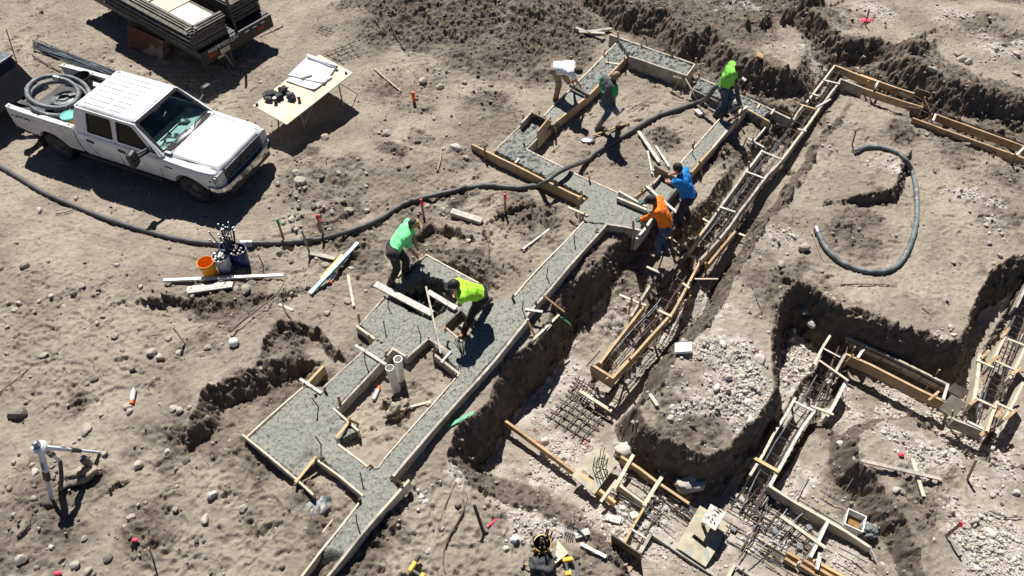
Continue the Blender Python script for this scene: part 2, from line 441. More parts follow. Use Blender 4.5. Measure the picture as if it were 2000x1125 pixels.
dug = np.clip(np.maximum(np.maximum(np.maximum(dug * (.7 + .8 * fbm(FX, FY, 1.3, 5, s=40, gain=.6)), sl_w), sstep(.16, .62, fbm(FX, FY, .6, 7, s=160, gain=.66) + .14 * sstep(at(480, 500).x, at(760, 500).x, FX)) * .75), heap * (.82 + .7 * fbm(FX, FY, 1.7, 5, s=41, gain=.6))), 0, 1)
grav = spot([(1400, 700, .85), (1345, 770, .6), (1440, 780, .65), (1390, 640, .5), (1150, 640, .6), (1100, 850, .9), (1000, 900, .5), (1180, 1000, 1.0), (1080, 970, .7), (1260, 1090, .8), (980, 960, .8), (1060, 900, .8), (1130, 1060, .7), (1040, 1000, .6), (1300, 1000, .9), (1480, 960, 1.0), (1600, 900, .9), (1560, 1000, .9), (1650, 760, .7), (1580, 700, .6),
             (1490, 500, .6), (1900, 430, .7), (1870, 550, .5), (1700, 60, .7), (1830, 60, .8), (1940, 30, .7), (1620, 180, .6), (1450, 60, .7), (1540, 130, .8), (1880, 120, .9), (1980, 140, .6), (1720, 870, .5), (1790, 890, .5), (1940, 1060, .9), (1930, 780, .8), (1640, 1050, .6), (1960, 870, .6), (1480, 1080, .9), (1760, 760, .4), (1640, 340, .5), (1740, 360, .4), (600, 350, .3), (1560, 640, .5), (1350, 1080, .8)], -.4)
pitmask = sstep(-.25, -.6, h)
grav = np.clip(np.maximum(grav * 1.1, pitmask * .6) * (.62 + 1.1 * fbm(FX, FY, 1.2, 5, s=50, gain=.6)), 0, 1) * (1 - .85 * sl_w)
# surface relief
w1, id1 = worley(FX + .05 * fbm(FX, FY, 6, 2, s=60), FY, 6.5, s=61)
w2, id2 = worley(FX, FY, 21, s=65)
clod1 = np.clip(.62 - w1, 0, 1) * (.35 + id1); clod2 = np.clip(.6 - w2, 0, 1) * (.3 + id2)
bl = billow(FX, FY, 2.6, 4, s=70)
fine = fbm(FX, FY, 9, 4, s=80)
relief = (bl - .35) * .034 * (1 - .3 * dug) + fine * .016 + fbm(FX, FY, .8, 3, s=85) * .06
relief += dug * (1 - .5 * sl_w) * (fbm(FX, FY, 2.2, 6, s=90, gain=.62) * .14 + clod1 * .13 + clod2 * .075)
relief += grav * (1 - dug) * (clod1 * .05 * (id1 > .7) + clod2 * .022 + fbm(FX, FY, 2.0, 4, s=95) * .05)
relief += (1 - dug) * (1 - grav) * (clod2 * (id2 > .82) * .05)
relief += sl_w * (1 - .4 * grav) * (fbm(FX, FY, 1.6, 6, s=170, gain=.56) * .15 + clod1 * .14 + clod2 * .09)
h = h + relief
# boot prints in the soft sand
def stamp(x, y, a, s=1.0, d=.018):
    i = int((x - X0) / STEP); j = int((y - Y0) / STEP); k = 9
    if i < k or j < k or i >= len(gx) - k or j >= len(gy) - k: return
    sx = FX[j - k:j + k, i - k:i + k] - x; sy = FY[j - k:j + k, i - k:i + k] - y
    ca, sa = math.cos(a), math.sin(a); lx = (sx * ca + sy * sa) / (.145 * s); ly = (-sx * sa + sy * ca) / (.06 * s)
    q = lx ** 2 + ly ** 2; g = np.exp(-q ** 3); rim = np.exp(-((np.sqrt(q) - 1.15) / .22) ** 2)
    h[j - k:j + k, i - k:i + k] += -d * g + d * .55 * rim
for zp, cnt in (([(590, 990), (900, 900), (1010, 1010), (1180, 1125), (700, 1160)], 330), ([(760, 760), (880, 740), (760, 890), (680, 840)], 60), ([(1080, 230), (1240, 130), (1380, 180), (1400, 230), (1240, 340), (1050, 300)], 160),
                ([(0, 520), (330, 560), (420, 700), (280, 800), (0, 800)], 300), ([(900, 460), (1120, 400), (1130, 440), (960, 580), (900, 540)], 120), ([(0, 120), (60, 60), (300, 130), (560, 100), (500, 240)], 160),
                ([(250, 900), (460, 880), (620, 960), (560, 1125), (250, 1125)], 180), ([(470, 480), (760, 440), (740, 560), (620, 640), (520, 560)], 150), ([(1560, 260), (1700, 220), (1900, 330), (1960, 480), (1600, 560)], 120), ([(1780, 900), (1900, 920), (1900, 1020), (1800, 1010)], 40),
                ([(880, 330), (1100, 400), (1000, 470), (840, 420)], 90), ([(920, 900), (1000, 760), (960, 820), (900, 860)], 30)):
    P = pxp(zp); lo, hi = P.min(0), P.max(0); got = 0
    for _ in range(cnt * 4):
        if got >= cnt: break
        x, y = nrng.uniform(lo[0], hi[0]), nrng.uniform(lo[1], hi[1])
        if polysdf(P, np.array([x]), np.array([y]))[0] > 0: stamp(x, y, nrng.uniform(0, 6.28), nrng.uniform(.8, 1.1), nrng.uniform(.01, .03)); got += 1
def track(px, half=.13, dep=.022):
    P = np.array([p[:2] for p in smoothpath([at(u, v, .02) for u, v in px], 6)]); lo = P.min(0) - .4; hi = P.max(0) + .4
    i0, i1 = np.searchsorted(gx, (lo[0], hi[0])); j0, j1 = np.searchsorted(gy, (lo[1], hi[1])); X = FX[j0:j1, i0:i1]; Y = FY[j0:j1, i0:i1]
    best = np.full(X.shape, 9.); al = np.zeros(X.shape); sg = np.zeros(X.shape); run = 0
    for a, b in zip(P[:-1], P[1:]):
        d = b - a; L = np.hypot(*d); t = np.clip(((X - a[0]) * d[0] + (Y - a[1]) * d[1]) / L ** 2, 0, 1); ex = X - a[0] - t * d[0]; ey = Y - a[1] - t * d[1]; dd = np.hypot(ex, ey); m_ = dd < best
        best = np.where(m_, dd, best); al = np.where(m_, run + t * L, al); sg = np.where(m_, np.sign(d[0] * ey - d[1] * ex), sg); run += L
    inside = 1 - sstep(half * .85, half * 1.05, best); rim = np.exp(-((best - half * 1.25) / .035) ** 2); fade_ = np.clip(.65 + 1.6 * patch[j0:j1, i0:i1], 0, 1)
    lug = np.sin(al / .075 * 2 * math.pi + sg * best * 28) > .1
    h[j0:j1, i0:i1] += fade_ * (-dep * inside + .010 * inside * lug + dep * .6 * rim)
for px_ in ([(-20, 430), (120, 452), (260, 492), (380, 520)], [(-20, 470), (110, 492), (240, 530), (330, 552)], [(540, 470), (600, 455), (680, 430), (760, 385), (840, 350)], [(540, 440), (620, 425), (700, 395), (780, 350)], [(420, 120), (520, 150), (600, 190)], [(60, 640), (200, 700), (330, 745)], [(20, 690), (150, 745), (280, 790)], [(820, 1130), (900, 1040), (960, 960)], [(1780, 910), (1860, 960), (1960, 1000)], [(1700, 20), (1600, 40), (1480, 30)]): track(px_)
# level bed under the lower footing, so that no earth pokes through the concrete
HF = h
for _poly, _d in (([(766, 584), (790, 560), (822, 542), (850, 552), (887, 577), (874, 602), (846, 622), (800, 606)], .32),):
    h -= sstep(-.05, .1, upsample(polysdf(pxp(_poly, .28)))) * _d * 1.7
def G(x, y):
    i = min(max((x - X0) / STEP, 0), len(gx) - 1.01); j = min(max((y - Y0) / STEP, 0), len(gy) - 1.01)
    i0, j0 = int(i), int(j); fx, fy = i - i0, j - j0
    return float((HF[j0, i0] * (1 - fx) + HF[j0, i0 + 1] * fx) * (1 - fy) + (HF[j0 + 1, i0] * (1 - fx) + HF[j0 + 1, i0 + 1] * fx) * fy)
def gp(u, v, up=0.0):
    """the ground point seen at picture point u, v"""
    d = ray(u, v); t = 8.0
    while t < 40:
        z = CAM_H + d[2] * t
        if z <= G(d[0] * t, d[1] * t): break
        t += .02
    return Vector((d[0] * t, d[1] * t, G(d[0] * t, d[1] * t) + up))

def build_ground():
    ext = np.cumsum(.03 * 1.35 ** np.arange(28))
    ax = np.concatenate([X0 - ext[::-1], gx, X1 + ext]); ay = np.concatenate([Y0 - ext[::-1], gy, Y1 + ext])
    e = len(ext); Z = np.pad(HF, e, mode='edge'); D = np.pad(dug, e, mode='edge'); Gv = np.pad(grav, e, mode='edge')
    AX, AY = np.meshgrid(ax, ay)
    far = sstep(0, 6, np.maximum(np.maximum(X0 - AX, AX - X1), np.maximum(Y0 - AY, AY - Y1)))
    Z = Z * (1 - far)
    ny, nx = Z.shape
    co = np.stack([AX, AY, Z], -1).reshape(-1, 3).astype(np.float32)
    idx = np.arange(nx * ny).reshape(ny, nx)
    q = np.stack([idx[:-1, :-1], idx[:-1, 1:], idx[1:, 1:], idx[1:, :-1]], -1).reshape(-1, 4).astype(np.int32)
    me = bpy.data.meshes.new('ground'); me.vertices.add(len(co)); me.vertices.foreach_set('co', co.ravel())
    me.loops.add(q.size); me.loops.foreach_set('vertex_index', q.ravel())
    me.polygons.add(len(q)); me.polygons.foreach_set('loop_start', np.arange(0, q.size, 4, dtype=np.int32))
    me.polygons.foreach_set('use_smooth', np.ones(len(q), bool))
    me.update()
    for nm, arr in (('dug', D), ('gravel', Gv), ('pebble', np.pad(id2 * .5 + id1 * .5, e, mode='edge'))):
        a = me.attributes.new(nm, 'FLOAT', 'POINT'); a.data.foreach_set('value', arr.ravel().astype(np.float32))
    m = bpy.data.materials.new('soil'); m.use_nodes = True; n = m.node_tree.nodes; L = m.node_tree.links; b = n['Principled BSDF']
    b.inputs['Roughness'].default_value = .95; b.inputs['Specular IOR Level'].default_value = .15
    geo = n.new('ShaderNodeNewGeometry')
    def noise(sc, det=5, rough=.55):
        t = n.new('ShaderNodeTexNoise'); t.inputs['Scale'].default_value = sc; t.inputs['Detail'].default_value = det; t.inputs['Roughness'].default_value = rough
        L.new(geo.outputs['Position'], t.inputs['Vector']); return t.outputs[0]
    def ramp(src, stops):
        r = n.new('ShaderNodeValToRGB'); el = r.color_ramp.elements
        while len(el) < len(stops): el.new(.5)
        for k, (p, c) in enumerate(stops): el[k].position = p; el[k].color = tuple(c) + (1,)
        L.new(src, r.inputs[0]); return r.outputs[0]
    def mix(f, a, c):
        x = n.new('ShaderNodeMix'); x.data_type = 'RGBA'
        L.new(f, x.inputs[0]); L.new(a, x.inputs[6]); L.new(c, x.inputs[7]); return x.outputs[2]
    def attr(nm):
        a = n.new('ShaderNodeAttribute'); a.attribute_name = nm; return a.outputs['Fac']
    def math_(op, a, c, clamp=True):
        x = n.new('ShaderNodeMath'); x.operation = op; x.use_clamp = clamp
        for k, s in enumerate((a, c)):
            if isinstance(s, (int, float)): x.inputs[k].default_value = s
            else: L.new(s, x.inputs[k])
        return x.outputs[0]
    sand = mix(ramp(noise(.6, 9, .62), [(.40, (0, 0, 0)), (.60, (1, 1, 1))]), ramp(noise(14, 6), [(.25, (.148, .123, .097)), (.75, (.248, .211, .167))]), ramp(noise(9, 6), [(.25, (.230, .195, .154)), (.75, (.345, .298, .238))]))
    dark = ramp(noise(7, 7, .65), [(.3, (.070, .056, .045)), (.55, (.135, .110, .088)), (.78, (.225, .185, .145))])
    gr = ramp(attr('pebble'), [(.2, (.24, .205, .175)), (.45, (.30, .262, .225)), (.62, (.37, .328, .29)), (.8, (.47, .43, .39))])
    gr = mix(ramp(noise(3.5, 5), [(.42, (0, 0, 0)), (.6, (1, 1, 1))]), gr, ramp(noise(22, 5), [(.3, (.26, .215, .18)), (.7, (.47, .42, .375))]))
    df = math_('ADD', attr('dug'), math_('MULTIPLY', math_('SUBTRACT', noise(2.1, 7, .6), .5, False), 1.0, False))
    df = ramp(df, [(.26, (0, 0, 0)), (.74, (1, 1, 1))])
    redm = ramp(noise(2.3, 6, .7), [(.66, (0, 0, 0)), (.70, (1, 1, 1))])
    gf = math_('ADD', attr('gravel'), math_('MULTIPLY', math_('SUBTRACT', noise(3.1, 7, .6), .5, False), .8, False))
    gf = ramp(gf, [(.3, (0, 0, 0)), (.65, (1, 1, 1))])
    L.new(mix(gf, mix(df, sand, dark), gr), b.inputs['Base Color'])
    bh = math_('ADD', noise(38, 5, .6), math_('MULTIPLY', noise(120, 3), .35, False), False)
    bp = n.new('ShaderNodeBump'); bp.inputs['Strength'].default_value = .65; bp.inputs['Distance'].default_value = .02
    L.new(bh, bp.inputs['Height']); L.new(bp.outputs[0], b.inputs['Normal'])
    me.materials.append(m)
    o = bpy.data.objects.new('ground', me); COL.objects.link(o); tag(o, kind='structure')
build_ground()
# ------------------------------------------------------------------ wet concrete
def concrete_mat(name, a, b, c, sc):
    m = bpy.data.materials.new(name); m.use_nodes = True; n = m.node_tree.nodes; L = m.node_tree.links; p = n['Principled BSDF']
    p.inputs['Roughness'].default_value = .72; p.inputs['Specular IOR Level'].default_value = .35
    geo = n.new('ShaderNodeNewGeometry')
    t = n.new('ShaderNodeTexNoise'); t.inputs['Scale'].default_value = sc; t.inputs['Detail'].default_value = 7; t.inputs['Roughness'].default_value = .75
    L.new(geo.outputs['Position'], t.inputs['Vector'])
    r = n.new('ShaderNodeValToRGB'); el = r.color_ramp.elements; el.new(.5)
    for k, (q, cc) in enumerate(((.385, c), (.47, b), (.60, a))): el[k].position = q; el[k].color = tuple(cc) + (1,)
    L.new(t.outputs[0], r.inputs[0]); out = r.outputs[0]
    t2 = n.new('ShaderNodeTexNoise'); t2.inputs['Scale'].default_value = 1.5; t2.inputs['Detail'].default_value = 6
    L.new(geo.outputs['Position'], t2.inputs['Vector'])
    mx = n.new('ShaderNodeMix'); mx.data_type = 'RGBA'; mx.blend_type = 'MULTIPLY'; mx.inputs[0].default_value = .8
    r2 = n.new('ShaderNodeValToRGB'); r2.color_ramp.elements[0].position = .35; r2.color_ramp.elements[0].color = (.66, .67, .68, 1); r2.color_ramp.elements[1].position = .65; r2.color_ramp.elements[1].color = (1.12, 1.1, 1.07, 1)
    L.new(t2.outputs[0], r2.inputs[0]); L.new(out, mx.inputs[6]); L.new(r2.outputs[0], mx.inputs[7])
    L.new(mx.outputs[2], p.inputs['Base Color'])
    rr = n.new('ShaderNodeMapRange'); rr.inputs['From Min'].default_value = .35; rr.inputs['From Max'].default_value = .65; rr.inputs['To Min'].default_value = .42; rr.inputs['To Max'].default_value = .85; L.new(t2.outputs[0], rr.inputs['Value']); L.new(rr.outputs[0], p.inputs['Roughness'])
    nb = n.new('ShaderNodeTexNoise'); nb.inputs['Scale'].default_value = 45; nb.inputs['Detail'].default_value = 5
    L.new(geo.outputs['Position'], nb.inputs['Vector'])
    bp = n.new('ShaderNodeBump'); bp.inputs['Strength'].default_value = .7; bp.inputs['Distance'].default_value = .02
    L.new(nb.outputs[0], bp.inputs['Height']); L.new(bp.outputs[0], p.inputs['Normal'])
    return m
M['conc'] = concrete_mat('wet_concrete', (.245, .25, .218), (.19, .194, .170), (.06, .062, .056), 19)
M['conc_rough'] = concrete_mat('fresh_rough_concrete', (.25, .258, .24), (.155, .162, .15), (.05, .053, .05), 13)

def concrete(name, polys, z, amp, mat, label, holes=(), group=None, low=(), thick=.5):
    allp = np.concatenate([pxp(p, z) for p in polys]); lo = allp.min(0) - .05; hi = allp.max(0) + .05; st = .024
    ax = np.arange(lo[0], hi[0], st); ay = np.arange(lo[1], hi[1], st); X, Y = np.meshgrid(ax, ay)
    sd = np.full(X.shape, -9.)
    for p in polys: sd = np.maximum(sd, polysdf(pxp(p, z), X, Y))
    rag = fbm(X, Y, 5, 3, s=120) * .05
    for p in holes: sd = np.minimum(sd, -polysdf(pxp(p, z), X, Y) + rag)
    Z = z - .012 + amp * (fbm(X, Y, 2.2, 2, s=110) * .5 + fbm(X, Y, 11, 4, s=111, gain=.6) * .9) + .006 * fbm(X, Y, 30, 2, s=112)
    if amp > .03:
        ww, _ = worley(X + .1 * fbm(X, Y, 7, 2, s=115), Y, 9, s=113); Z += np.clip(.6 - ww, 0, 1) * amp * 1.5 - amp * .3
    for p, dz in low:       # places where the pour slumps lower
        t = sstep(-.12, .12, polysdf(pxp(p, z), X, Y)); Z -= t * (dz + .05 * fbm(X, Y, 6, 4, s=117))
    sl = sstep(0.0, .05, sd); Z -= (1 - sl) * .0
    ins = sd > 0
    vid = -np.ones(X.shape, int); cells = ins[:-1, :-1] & ins[1:, :-1] & ins[:-1, 1:] & ins[1:, 1:]
    use = np.zeros(X.shape, bool)
    for a in (0, 1):
        for b in (0, 1): use[a:use.shape[0] - 1 + a, b:use.shape[1] - 1 + b] |= cells
    vid[use] = np.arange(use.sum()); vs = np.stack([X[use], Y[use], Z[use]], -1).tolist()
    js, iss = np.nonzero(cells); fs = [(int(vid[j, i]), int(vid[j, i + 1]), int(vid[j + 1, i + 1]), int(vid[j + 1, i])) for j, i in zip(js, iss)]
    from collections import Counter
    ed = {}
    for f in fs:
        for a, b in zip(f, f[1:] + f[:1]):
            if (b, a) in ed: del ed[(b, a)]
            else: ed[(a, b)] = 1
    bot = {}
    for a, b in ed:
        for q in (a, b):
            if q not in bot: bot[q] = len(vs); vs.append([vs[q][0], vs[q][1], z - thick])
        fs.append((b, a, bot[a], bot[b]))
    me = bpy.data.meshes.new(name); me.from_pydata(vs, [], fs); me.materials.append(mat)
    me.polygons.foreach_set('use_smooth', [True] * len(fs))
    o = bpy.data.objects.new(name, me); COL.objects.link(o)
    return tag(o, label, 'concrete', group)

ZT = .28
LOWER = [
 [(483, 858), (590, 757), (632, 753), (655, 797), (672, 812), (700, 840), (655, 860), (622, 895), (614, 900), (578, 931)],            # big pad
 [(615, 885), (655, 850), (664, 868), (717, 910), (770, 925), (705, 968)],                                                         # spur
 [(585, 760), (632, 753), (708, 687), (731, 662), (765, 681), (655, 800)],                                                         # strip
 [(702, 634), (833, 498), (935, 552), (935, 580), (960, 590), (965, 610), (912, 664), (900, 730), (835, 661), (796, 697), (764, 681), (731, 661)],  # square pad
 [(955, 592), (1003, 579), (1040, 600), (1033, 620), (905, 769), (764, 932), (734, 945), (735, 915), (749, 898), (897, 731), (880, 690), (905, 660)],   # long wall, middle
 [(1005, 577), (1139, 433), (1184, 437), (1045, 594), (1030, 618), (990, 600)],
 [(700, 984), (706, 962), (735, 905), (782, 953), (640, 1130), (580, 1145), (590, 1128)],                                                     # stem
]
WELL = [(868, 637), (899, 606), (931, 627), (911, 664)]
PITH = [(766, 584), (788, 560), (822, 537), (858, 546), (896, 576), (882, 600), (846, 622), (800, 606)]
concrete('concrete_footing', LOWER, ZT, .022, M['conc'], 'grey screeded concrete footing with square pads, long narrow run in the middle of the site', holes=[WELL, PITH],
         low=[([(655, 790), (700, 838), (660, 862), (640, 830)], .04), ([(600, 878), (625, 893), (580, 940), (560, 920)], .05), ([(600, 1085), (660, 1085), (640, 1150), (570, 1150)], .22), ([(770, 935), (790, 952), (764, 965)], .05)])
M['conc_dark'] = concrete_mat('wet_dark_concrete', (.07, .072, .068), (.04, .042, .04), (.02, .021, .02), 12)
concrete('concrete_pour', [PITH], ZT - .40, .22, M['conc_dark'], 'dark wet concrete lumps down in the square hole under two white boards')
concrete('concrete_footing', [[(1139, 433), (1130, 402), (1148, 385), (1060, 340), (1085, 318), (1160, 354), (1211, 377), (1262, 402), (1252, 448), (1184, 437)]], ZT, .014, M['conc'],
         'smooth concrete pad under the orange shirted worker with an arm running up left')
concrete('concrete_footing', [[(966, 294), (1030, 230), (1066, 222), (1095, 236), (1050, 268), (1027, 291), (1098, 326), (1070, 348)]], ZT, .05, M['conc_rough'], 'lumpy freshly poured concrete corner below the plywood step box')
concrete('concrete_footing', [[(1063, 226), (1093, 197), (1122, 168), (1158, 180), (1080, 240)]], ZT, .012, M['conc'], 'short smoothed concrete strip just below the white shirted worker')
concrete('concrete_footing', [[(1122, 168), (1211, 77), (1250, 90), (1229, 107), (1156, 182)]], ZT, .05, M['conc_rough'], 'lumpy fresh concrete strip between boards running up to the top corner')
concrete('concrete_footing', [[(1206, 77), (1250, 90), (1354, 127), (1340, 146), (1230, 108)]], ZT + .12, .055, M['conc_rough'], 'raised lumpy concrete strip along the top of the upper rectangle')
concrete('concrete_footing', [[(1364, 153), (1437, 182), (1510, 214), (1488, 232), (1440, 205), (1355, 172)]], ZT - .03, .06, M['conc_rough'], 'low rough concrete strip beside the worker in lime green shirt')
concrete('concrete_footing', [[(1268, 362), (1330, 318), (1408, 231), (1433, 240), (1350, 335), (1305, 392), (1262, 420), (1245, 400)]], ZT, .012, M['conc'], 'smooth narrow concrete strip running from the blue shirted worker to the hose end')

# ------------------------------------------------------------------ formwork: boards, stakes and spreaders nailed up as one form
class Form:
    def __init__(s, label, anchor, z=ZT, group='timber footing forms', name='formwork', cat='formwork'):
        s.z = z; a = at(anchor[0], anchor[1], z); s.o = thing(name, label, cat, (a.x, a.y, z - .25), 0, group)
    def board(s, u1, v1, u2, v2, hh=.26, t=.045, mat='wood_grey', z1=None, z2=None, name='form_board', over=0.0, jit=.006):
        z1 = s.z if z1 is None else z1; z2 = z1 if z2 is None else z2
        p, q = at(u1, v1, z1), at(u2, v2, z2); d = (q - p).normalized() * over; p -= d; q += d
        p.z -= hh / 2; q.z -= hh / 2
        n = max(1, int((q - p).length / .35))
        MB().beam(p, q, t, hh, seg=n, jit=jit, bow=rnd.uniform(-.014, .014)).build(name, M[mat], s.o, world=True); return s
    def lath(s, u1, v1, u2, v2, w=.045, t=.02, mat='wood_pale', z=None, name='spreader', z2=None):
        z = s.z + .012 if z is None else z
        p, q = at(u1, v1, z), at(u2, v2, z if z2 is None else z2)
        MB().beam(p, q, w, t, seg=2, jit=.003).build(name, M[mat], s.o, world=True); return s
    def stake(s, u, v, up=.16, mat='stake_wood', lean=None, dn=.45, w=.042, z=None):
        z = s.z if z is None else z; p = at(u, v, z); l = lean or (rnd.uniform(-.04, .04), rnd.uniform(-.04, .04))
        mb = MB(); q = p + Vector((l[0], l[1], up)); b = p - Vector((l[0], l[1], up)) * (dn / up)
        d = (q - b); mb.beam(b, q, .022, w, up=(math.cos(.92), math.sin(.92), 0)); mb.build('stake', M[mat], s.o, world=True); return s
    def brace(s, u, v, zt, u2, v2, zb, mat='stake_wood', w=.04):
        p, q = at(u, v, zt), at(u2, v2, zb); MB().beam(p, q, .03, w).build('brace', M[mat], s.o, world=True); return s
    def panel(s, quad, mat='ply_weathered', t=.019, name='plywood_panel'):
        """quad: four (u, v, z)"""
        P = [at(u, v, z) for u, v, z in quad]; nrm = (P[1] - P[0]).cross(P[3] - P[0]).normalized() * t / 2
        mb = MB(); mb.add([p - nrm for p in P] + [p + nrm for p in P], [(3, 2, 1, 0), (4, 5, 6, 7), (0, 1, 5, 4), (1, 2, 6, 5), (2, 3, 7, 6), (3, 0, 4, 7)])
        mb.build(name, M[mat], s.o, world=True); return s

# lower footing
F = Form('pale timber form round the big square pad with a light brace across its notch', (483, 857))
F.board(481, 854, 592, 756, mat='wood_pale', t=.03).board(592, 756, 632, 714, mat='wood_tan').board(473, 848, 612, 966, mat='wood_pale', t=.032)
F.lath(618, 892, 577, 942, mat='wood_new', w=.05).lath(586, 740, 628, 768, mat='wood_white', w=.05).stake(634, 763, .13).stake(664, 787, .16).board(651, 797, 700, 841, mat='wood_pale', t=.035)
F.lath(684, 822, 657, 855, mat='wood_new', w=.045).stake(686, 822, .1).stake(660, 862, .03, mat='wood_wet').stake(596, 752, .05).stake(616, 770, .05).stake(577, 945, .03, mat='wood_wet').stake(631, 895, .05, mat='wood_wet').stake(617, 896, .05)
F = Form('weathered form stepping between the two pads above the white pipes', (702, 635))
F.board(631, 757, 709, 686, t=.03).lath(694, 674, 754, 712, mat='wood_white', w=.055).board(660, 797, 768, 680, t=.035, mat='wood_grey').board(765, 679, 796, 697).board(794, 698, 838, 659).board(836, 659, 882, 690)
F.board(702, 635, 752, 578, t=.03).board(696, 636, 732, 661, mat='wood_pale').board(833, 497, 794, 528, t=.03).board(831, 496, 936, 553, mat='wood_pale', t=.03).stake(701, 622, .15).stake(722, 665, .14).stake(753, 695, .16).stake(826, 672, .05).stake(833, 493, .06).stake(873, 676, .14, mat='wood_wet')
F.stake(870, 640, .05).stake(901, 655, .05)
F = Form('small dark boards lining the sunken well where the man in black trousers bends', (880, 640))
F.board(864, 638, 899, 605, t=.04, mat='wood_wet').board(868, 637, 903, 667, t=.025, mat='wood_pale').board(911, 664, 934, 627, t=.03, mat='wood_wet').stake(872, 646, .06).stake(898, 660, .07)
F = Form('long pale timber form along both edges of the lower narrow footing run', (895, 770))
F.board(897, 730, 750, 896, t=.022, mat='wood_pale').board(846, 690, 899, 731).lath(862, 708, 881, 686, mat='wood_white').board(751, 896, 739, 913, t=.02).board(739, 913, 730, 914, t=.02)
F.board(764, 934, 905, 771, mat='wood_grey').board(905, 771, 964, 706).board(964, 706, 1032, 622).board(1028, 616, 1046, 595).board(1046, 595, 1110, 521).board(1110, 521, 1185, 437)
F.board(1005, 577, 1072, 503, t=.028, mat='wood_pale').board(1072, 503, 1140, 432, t=.028, mat='wood_pale').board(585, 1131, 701, 982, t=.032, mat='wood_pale').board(660, 867, 718, 911, t=.032, mat='wood_pale').board(617, 896, 709, 968, t=.032, mat='wood_pale')
F.board(636, 1130, 741, 1002, t=.04, mat='wood_grey').board(741, 1002, 799, 937, t=.04, mat='wood_pale')
F.stake(725, 911, .06).stake(768, 933, .06).stake(784, 951, .09, mat='wood_tan').stake(702, 975, .07, mat='wood_wet').stake(847, 686, .10).stake(888, 733, .06, mat='wood_wet').stake(1046, 592, .12).stake(1032, 630, .04).stake(1164, 452, .08).lath(1026, 604, 1060, 609, mat='wood_white', w=.05).stake(1001, 582, .14, mat='wood_wet')
F.lath(630, 1040, 650, 1015, w=.02)
F = Form('form boards round the concrete pad below the orange shirted worker', (1220, 440))
F.board(1183, 437, 1256, 450, mat='wood_grey').board(1209, 373, 1263, 403, hh=.12, t=.05, mat='wood_white', z1=ZT + .12).stake(1128, 400, .14, mat='stake_wood').stake(1237, 449, .12, mat='wood_tan').stake(1138, 428, .16, mat='stake_wood').stake(1151, 352, .16, mat='stake_wood').stake(1136, 380, .15, mat='stake_wood').lath(1110, 405, 1148, 421, mat='wood_pale', w=.05)
F = Form('wide splashed planks nailed at a slant in front of the blue shirted worker', (1290, 400))
F.board(1243, 466, 1275, 423, hh=.34, t=.05, mat='wood_white').board(1275, 423, 1325, 362, hh=.34, t=.05, mat='wood_wet', z1=ZT + .04).board(1262, 362, 1323, 415, hh=.04, t=.06, mat='wood_white', z1=ZT + .05).board(1240, 384, 1274, 358, hh=.12, t=.03, mat='wood_tan').stake(1253, 374, .12)
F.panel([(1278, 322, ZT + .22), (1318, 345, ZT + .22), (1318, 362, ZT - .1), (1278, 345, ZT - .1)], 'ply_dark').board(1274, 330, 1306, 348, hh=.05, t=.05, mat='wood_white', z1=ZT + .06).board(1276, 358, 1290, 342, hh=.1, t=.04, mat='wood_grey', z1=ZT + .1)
# upper rectangle
F = Form('new tan board form along the lower edge of the upper rectangle under the hose', (1040, 340))
F.board(921, 281, 1034, 336, mat='wood_tan', t=.045).board(1034, 336, 1143, 389, mat='wood_tan', t=.045).board(1027, 291, 1103, 328, mat='wood_pale', t=.03).board(1115, 335, 1158, 355, mat='wood_pale', t=.03).board(1158, 354, 1213, 379, mat='wood_pale', t=.03).stake(947, 296, .16).stake(1105, 365, .05).lath(1006, 318, 1014, 310).stake(1136, 389, .1, mat='wood_tan')
F = Form('weathered plywood step box and boards on the left leg of the upper rectangle', (1050, 240))
F.board(966, 295, 1024, 238, mat='wood_grey', t=.03).panel([(1036, 218, ZT + .2), (1076, 236, ZT + .2), (1076, 244, ZT - .1), (1036, 226, ZT - .1)], 'ply_weathered').panel([(1050, 256, ZT + .2), (1075, 226, ZT + .2), (1075, 262, ZT - .2), (1050, 290, ZT - .2)], 'wood_tan', t=.03).board(1018, 240, 1040, 216, hh=.2, mat='wood_grey', z1=ZT + .18)
F.stake(1022, 231, .12).stake(1053, 226, .12).stake(1062, 254, .12).board(1027, 292, 1076, 244, mat='wood_grey', t=.035).stake(1025, 285, .1)
F = Form('tan boards either side of the left leg where the white shirted man leans over', (1140, 160))
F.board(1062, 226, 1136, 152, mat='wood_pale', t=.03).board(1136, 152, 1212, 75, mat='wood_pale', t=.03).board(1077, 243, 1151, 184, mat='wood_tan', t=.045).board(1151, 184, 1230, 105, mat='wood_tan', t=.045).stake(1179, 108, .16).stake(1220, 118, .14).lath(1183, 121, 1210, 126, mat='wood_pale').stake(1083, 247, .1)
F = Form('grey raised form with tall inner board along the top of the upper rectangle', (1290, 110), ZT + .12)
F.board(1191, 67, 1357, 125, hh=.30, mat='wood_grey').board(1229, 109, 1341, 147, hh=.40, mat='wood_grey').board(1341, 147, 1357, 125, hh=.40, mat='wood_pale', t=.03).stake(1207, 70, .14).stake(1310, 106, .14).stake(1357, 122, .13).stake(1318, 150, .02, mat='wood_tan').stake(1330, 155, .02, mat='wood_tan').stake(1341, 158, .04, mat='wood_pale').lath(1231, 107, 1254, 87, mat='rebar')
F = Form('weathered form with open rebar end by the man in lime green', (1460, 200), ZT - .02)
F.board(1361, 150, 1455, 190, mat='wood_grey').board(1455, 190, 1549, 234, mat='wood_grey').board(1353, 174, 1402, 198, mat='wood_wet').board(1461, 213, 1503, 237, mat='wood_tan', t=.04).stake(1365, 148, .12).stake(1451, 184, .1).stake(1484, 198, .16).stake(1545, 232, .1).lath(1484, 203, 1478, 212).lath(1512, 213, 1505, 223)
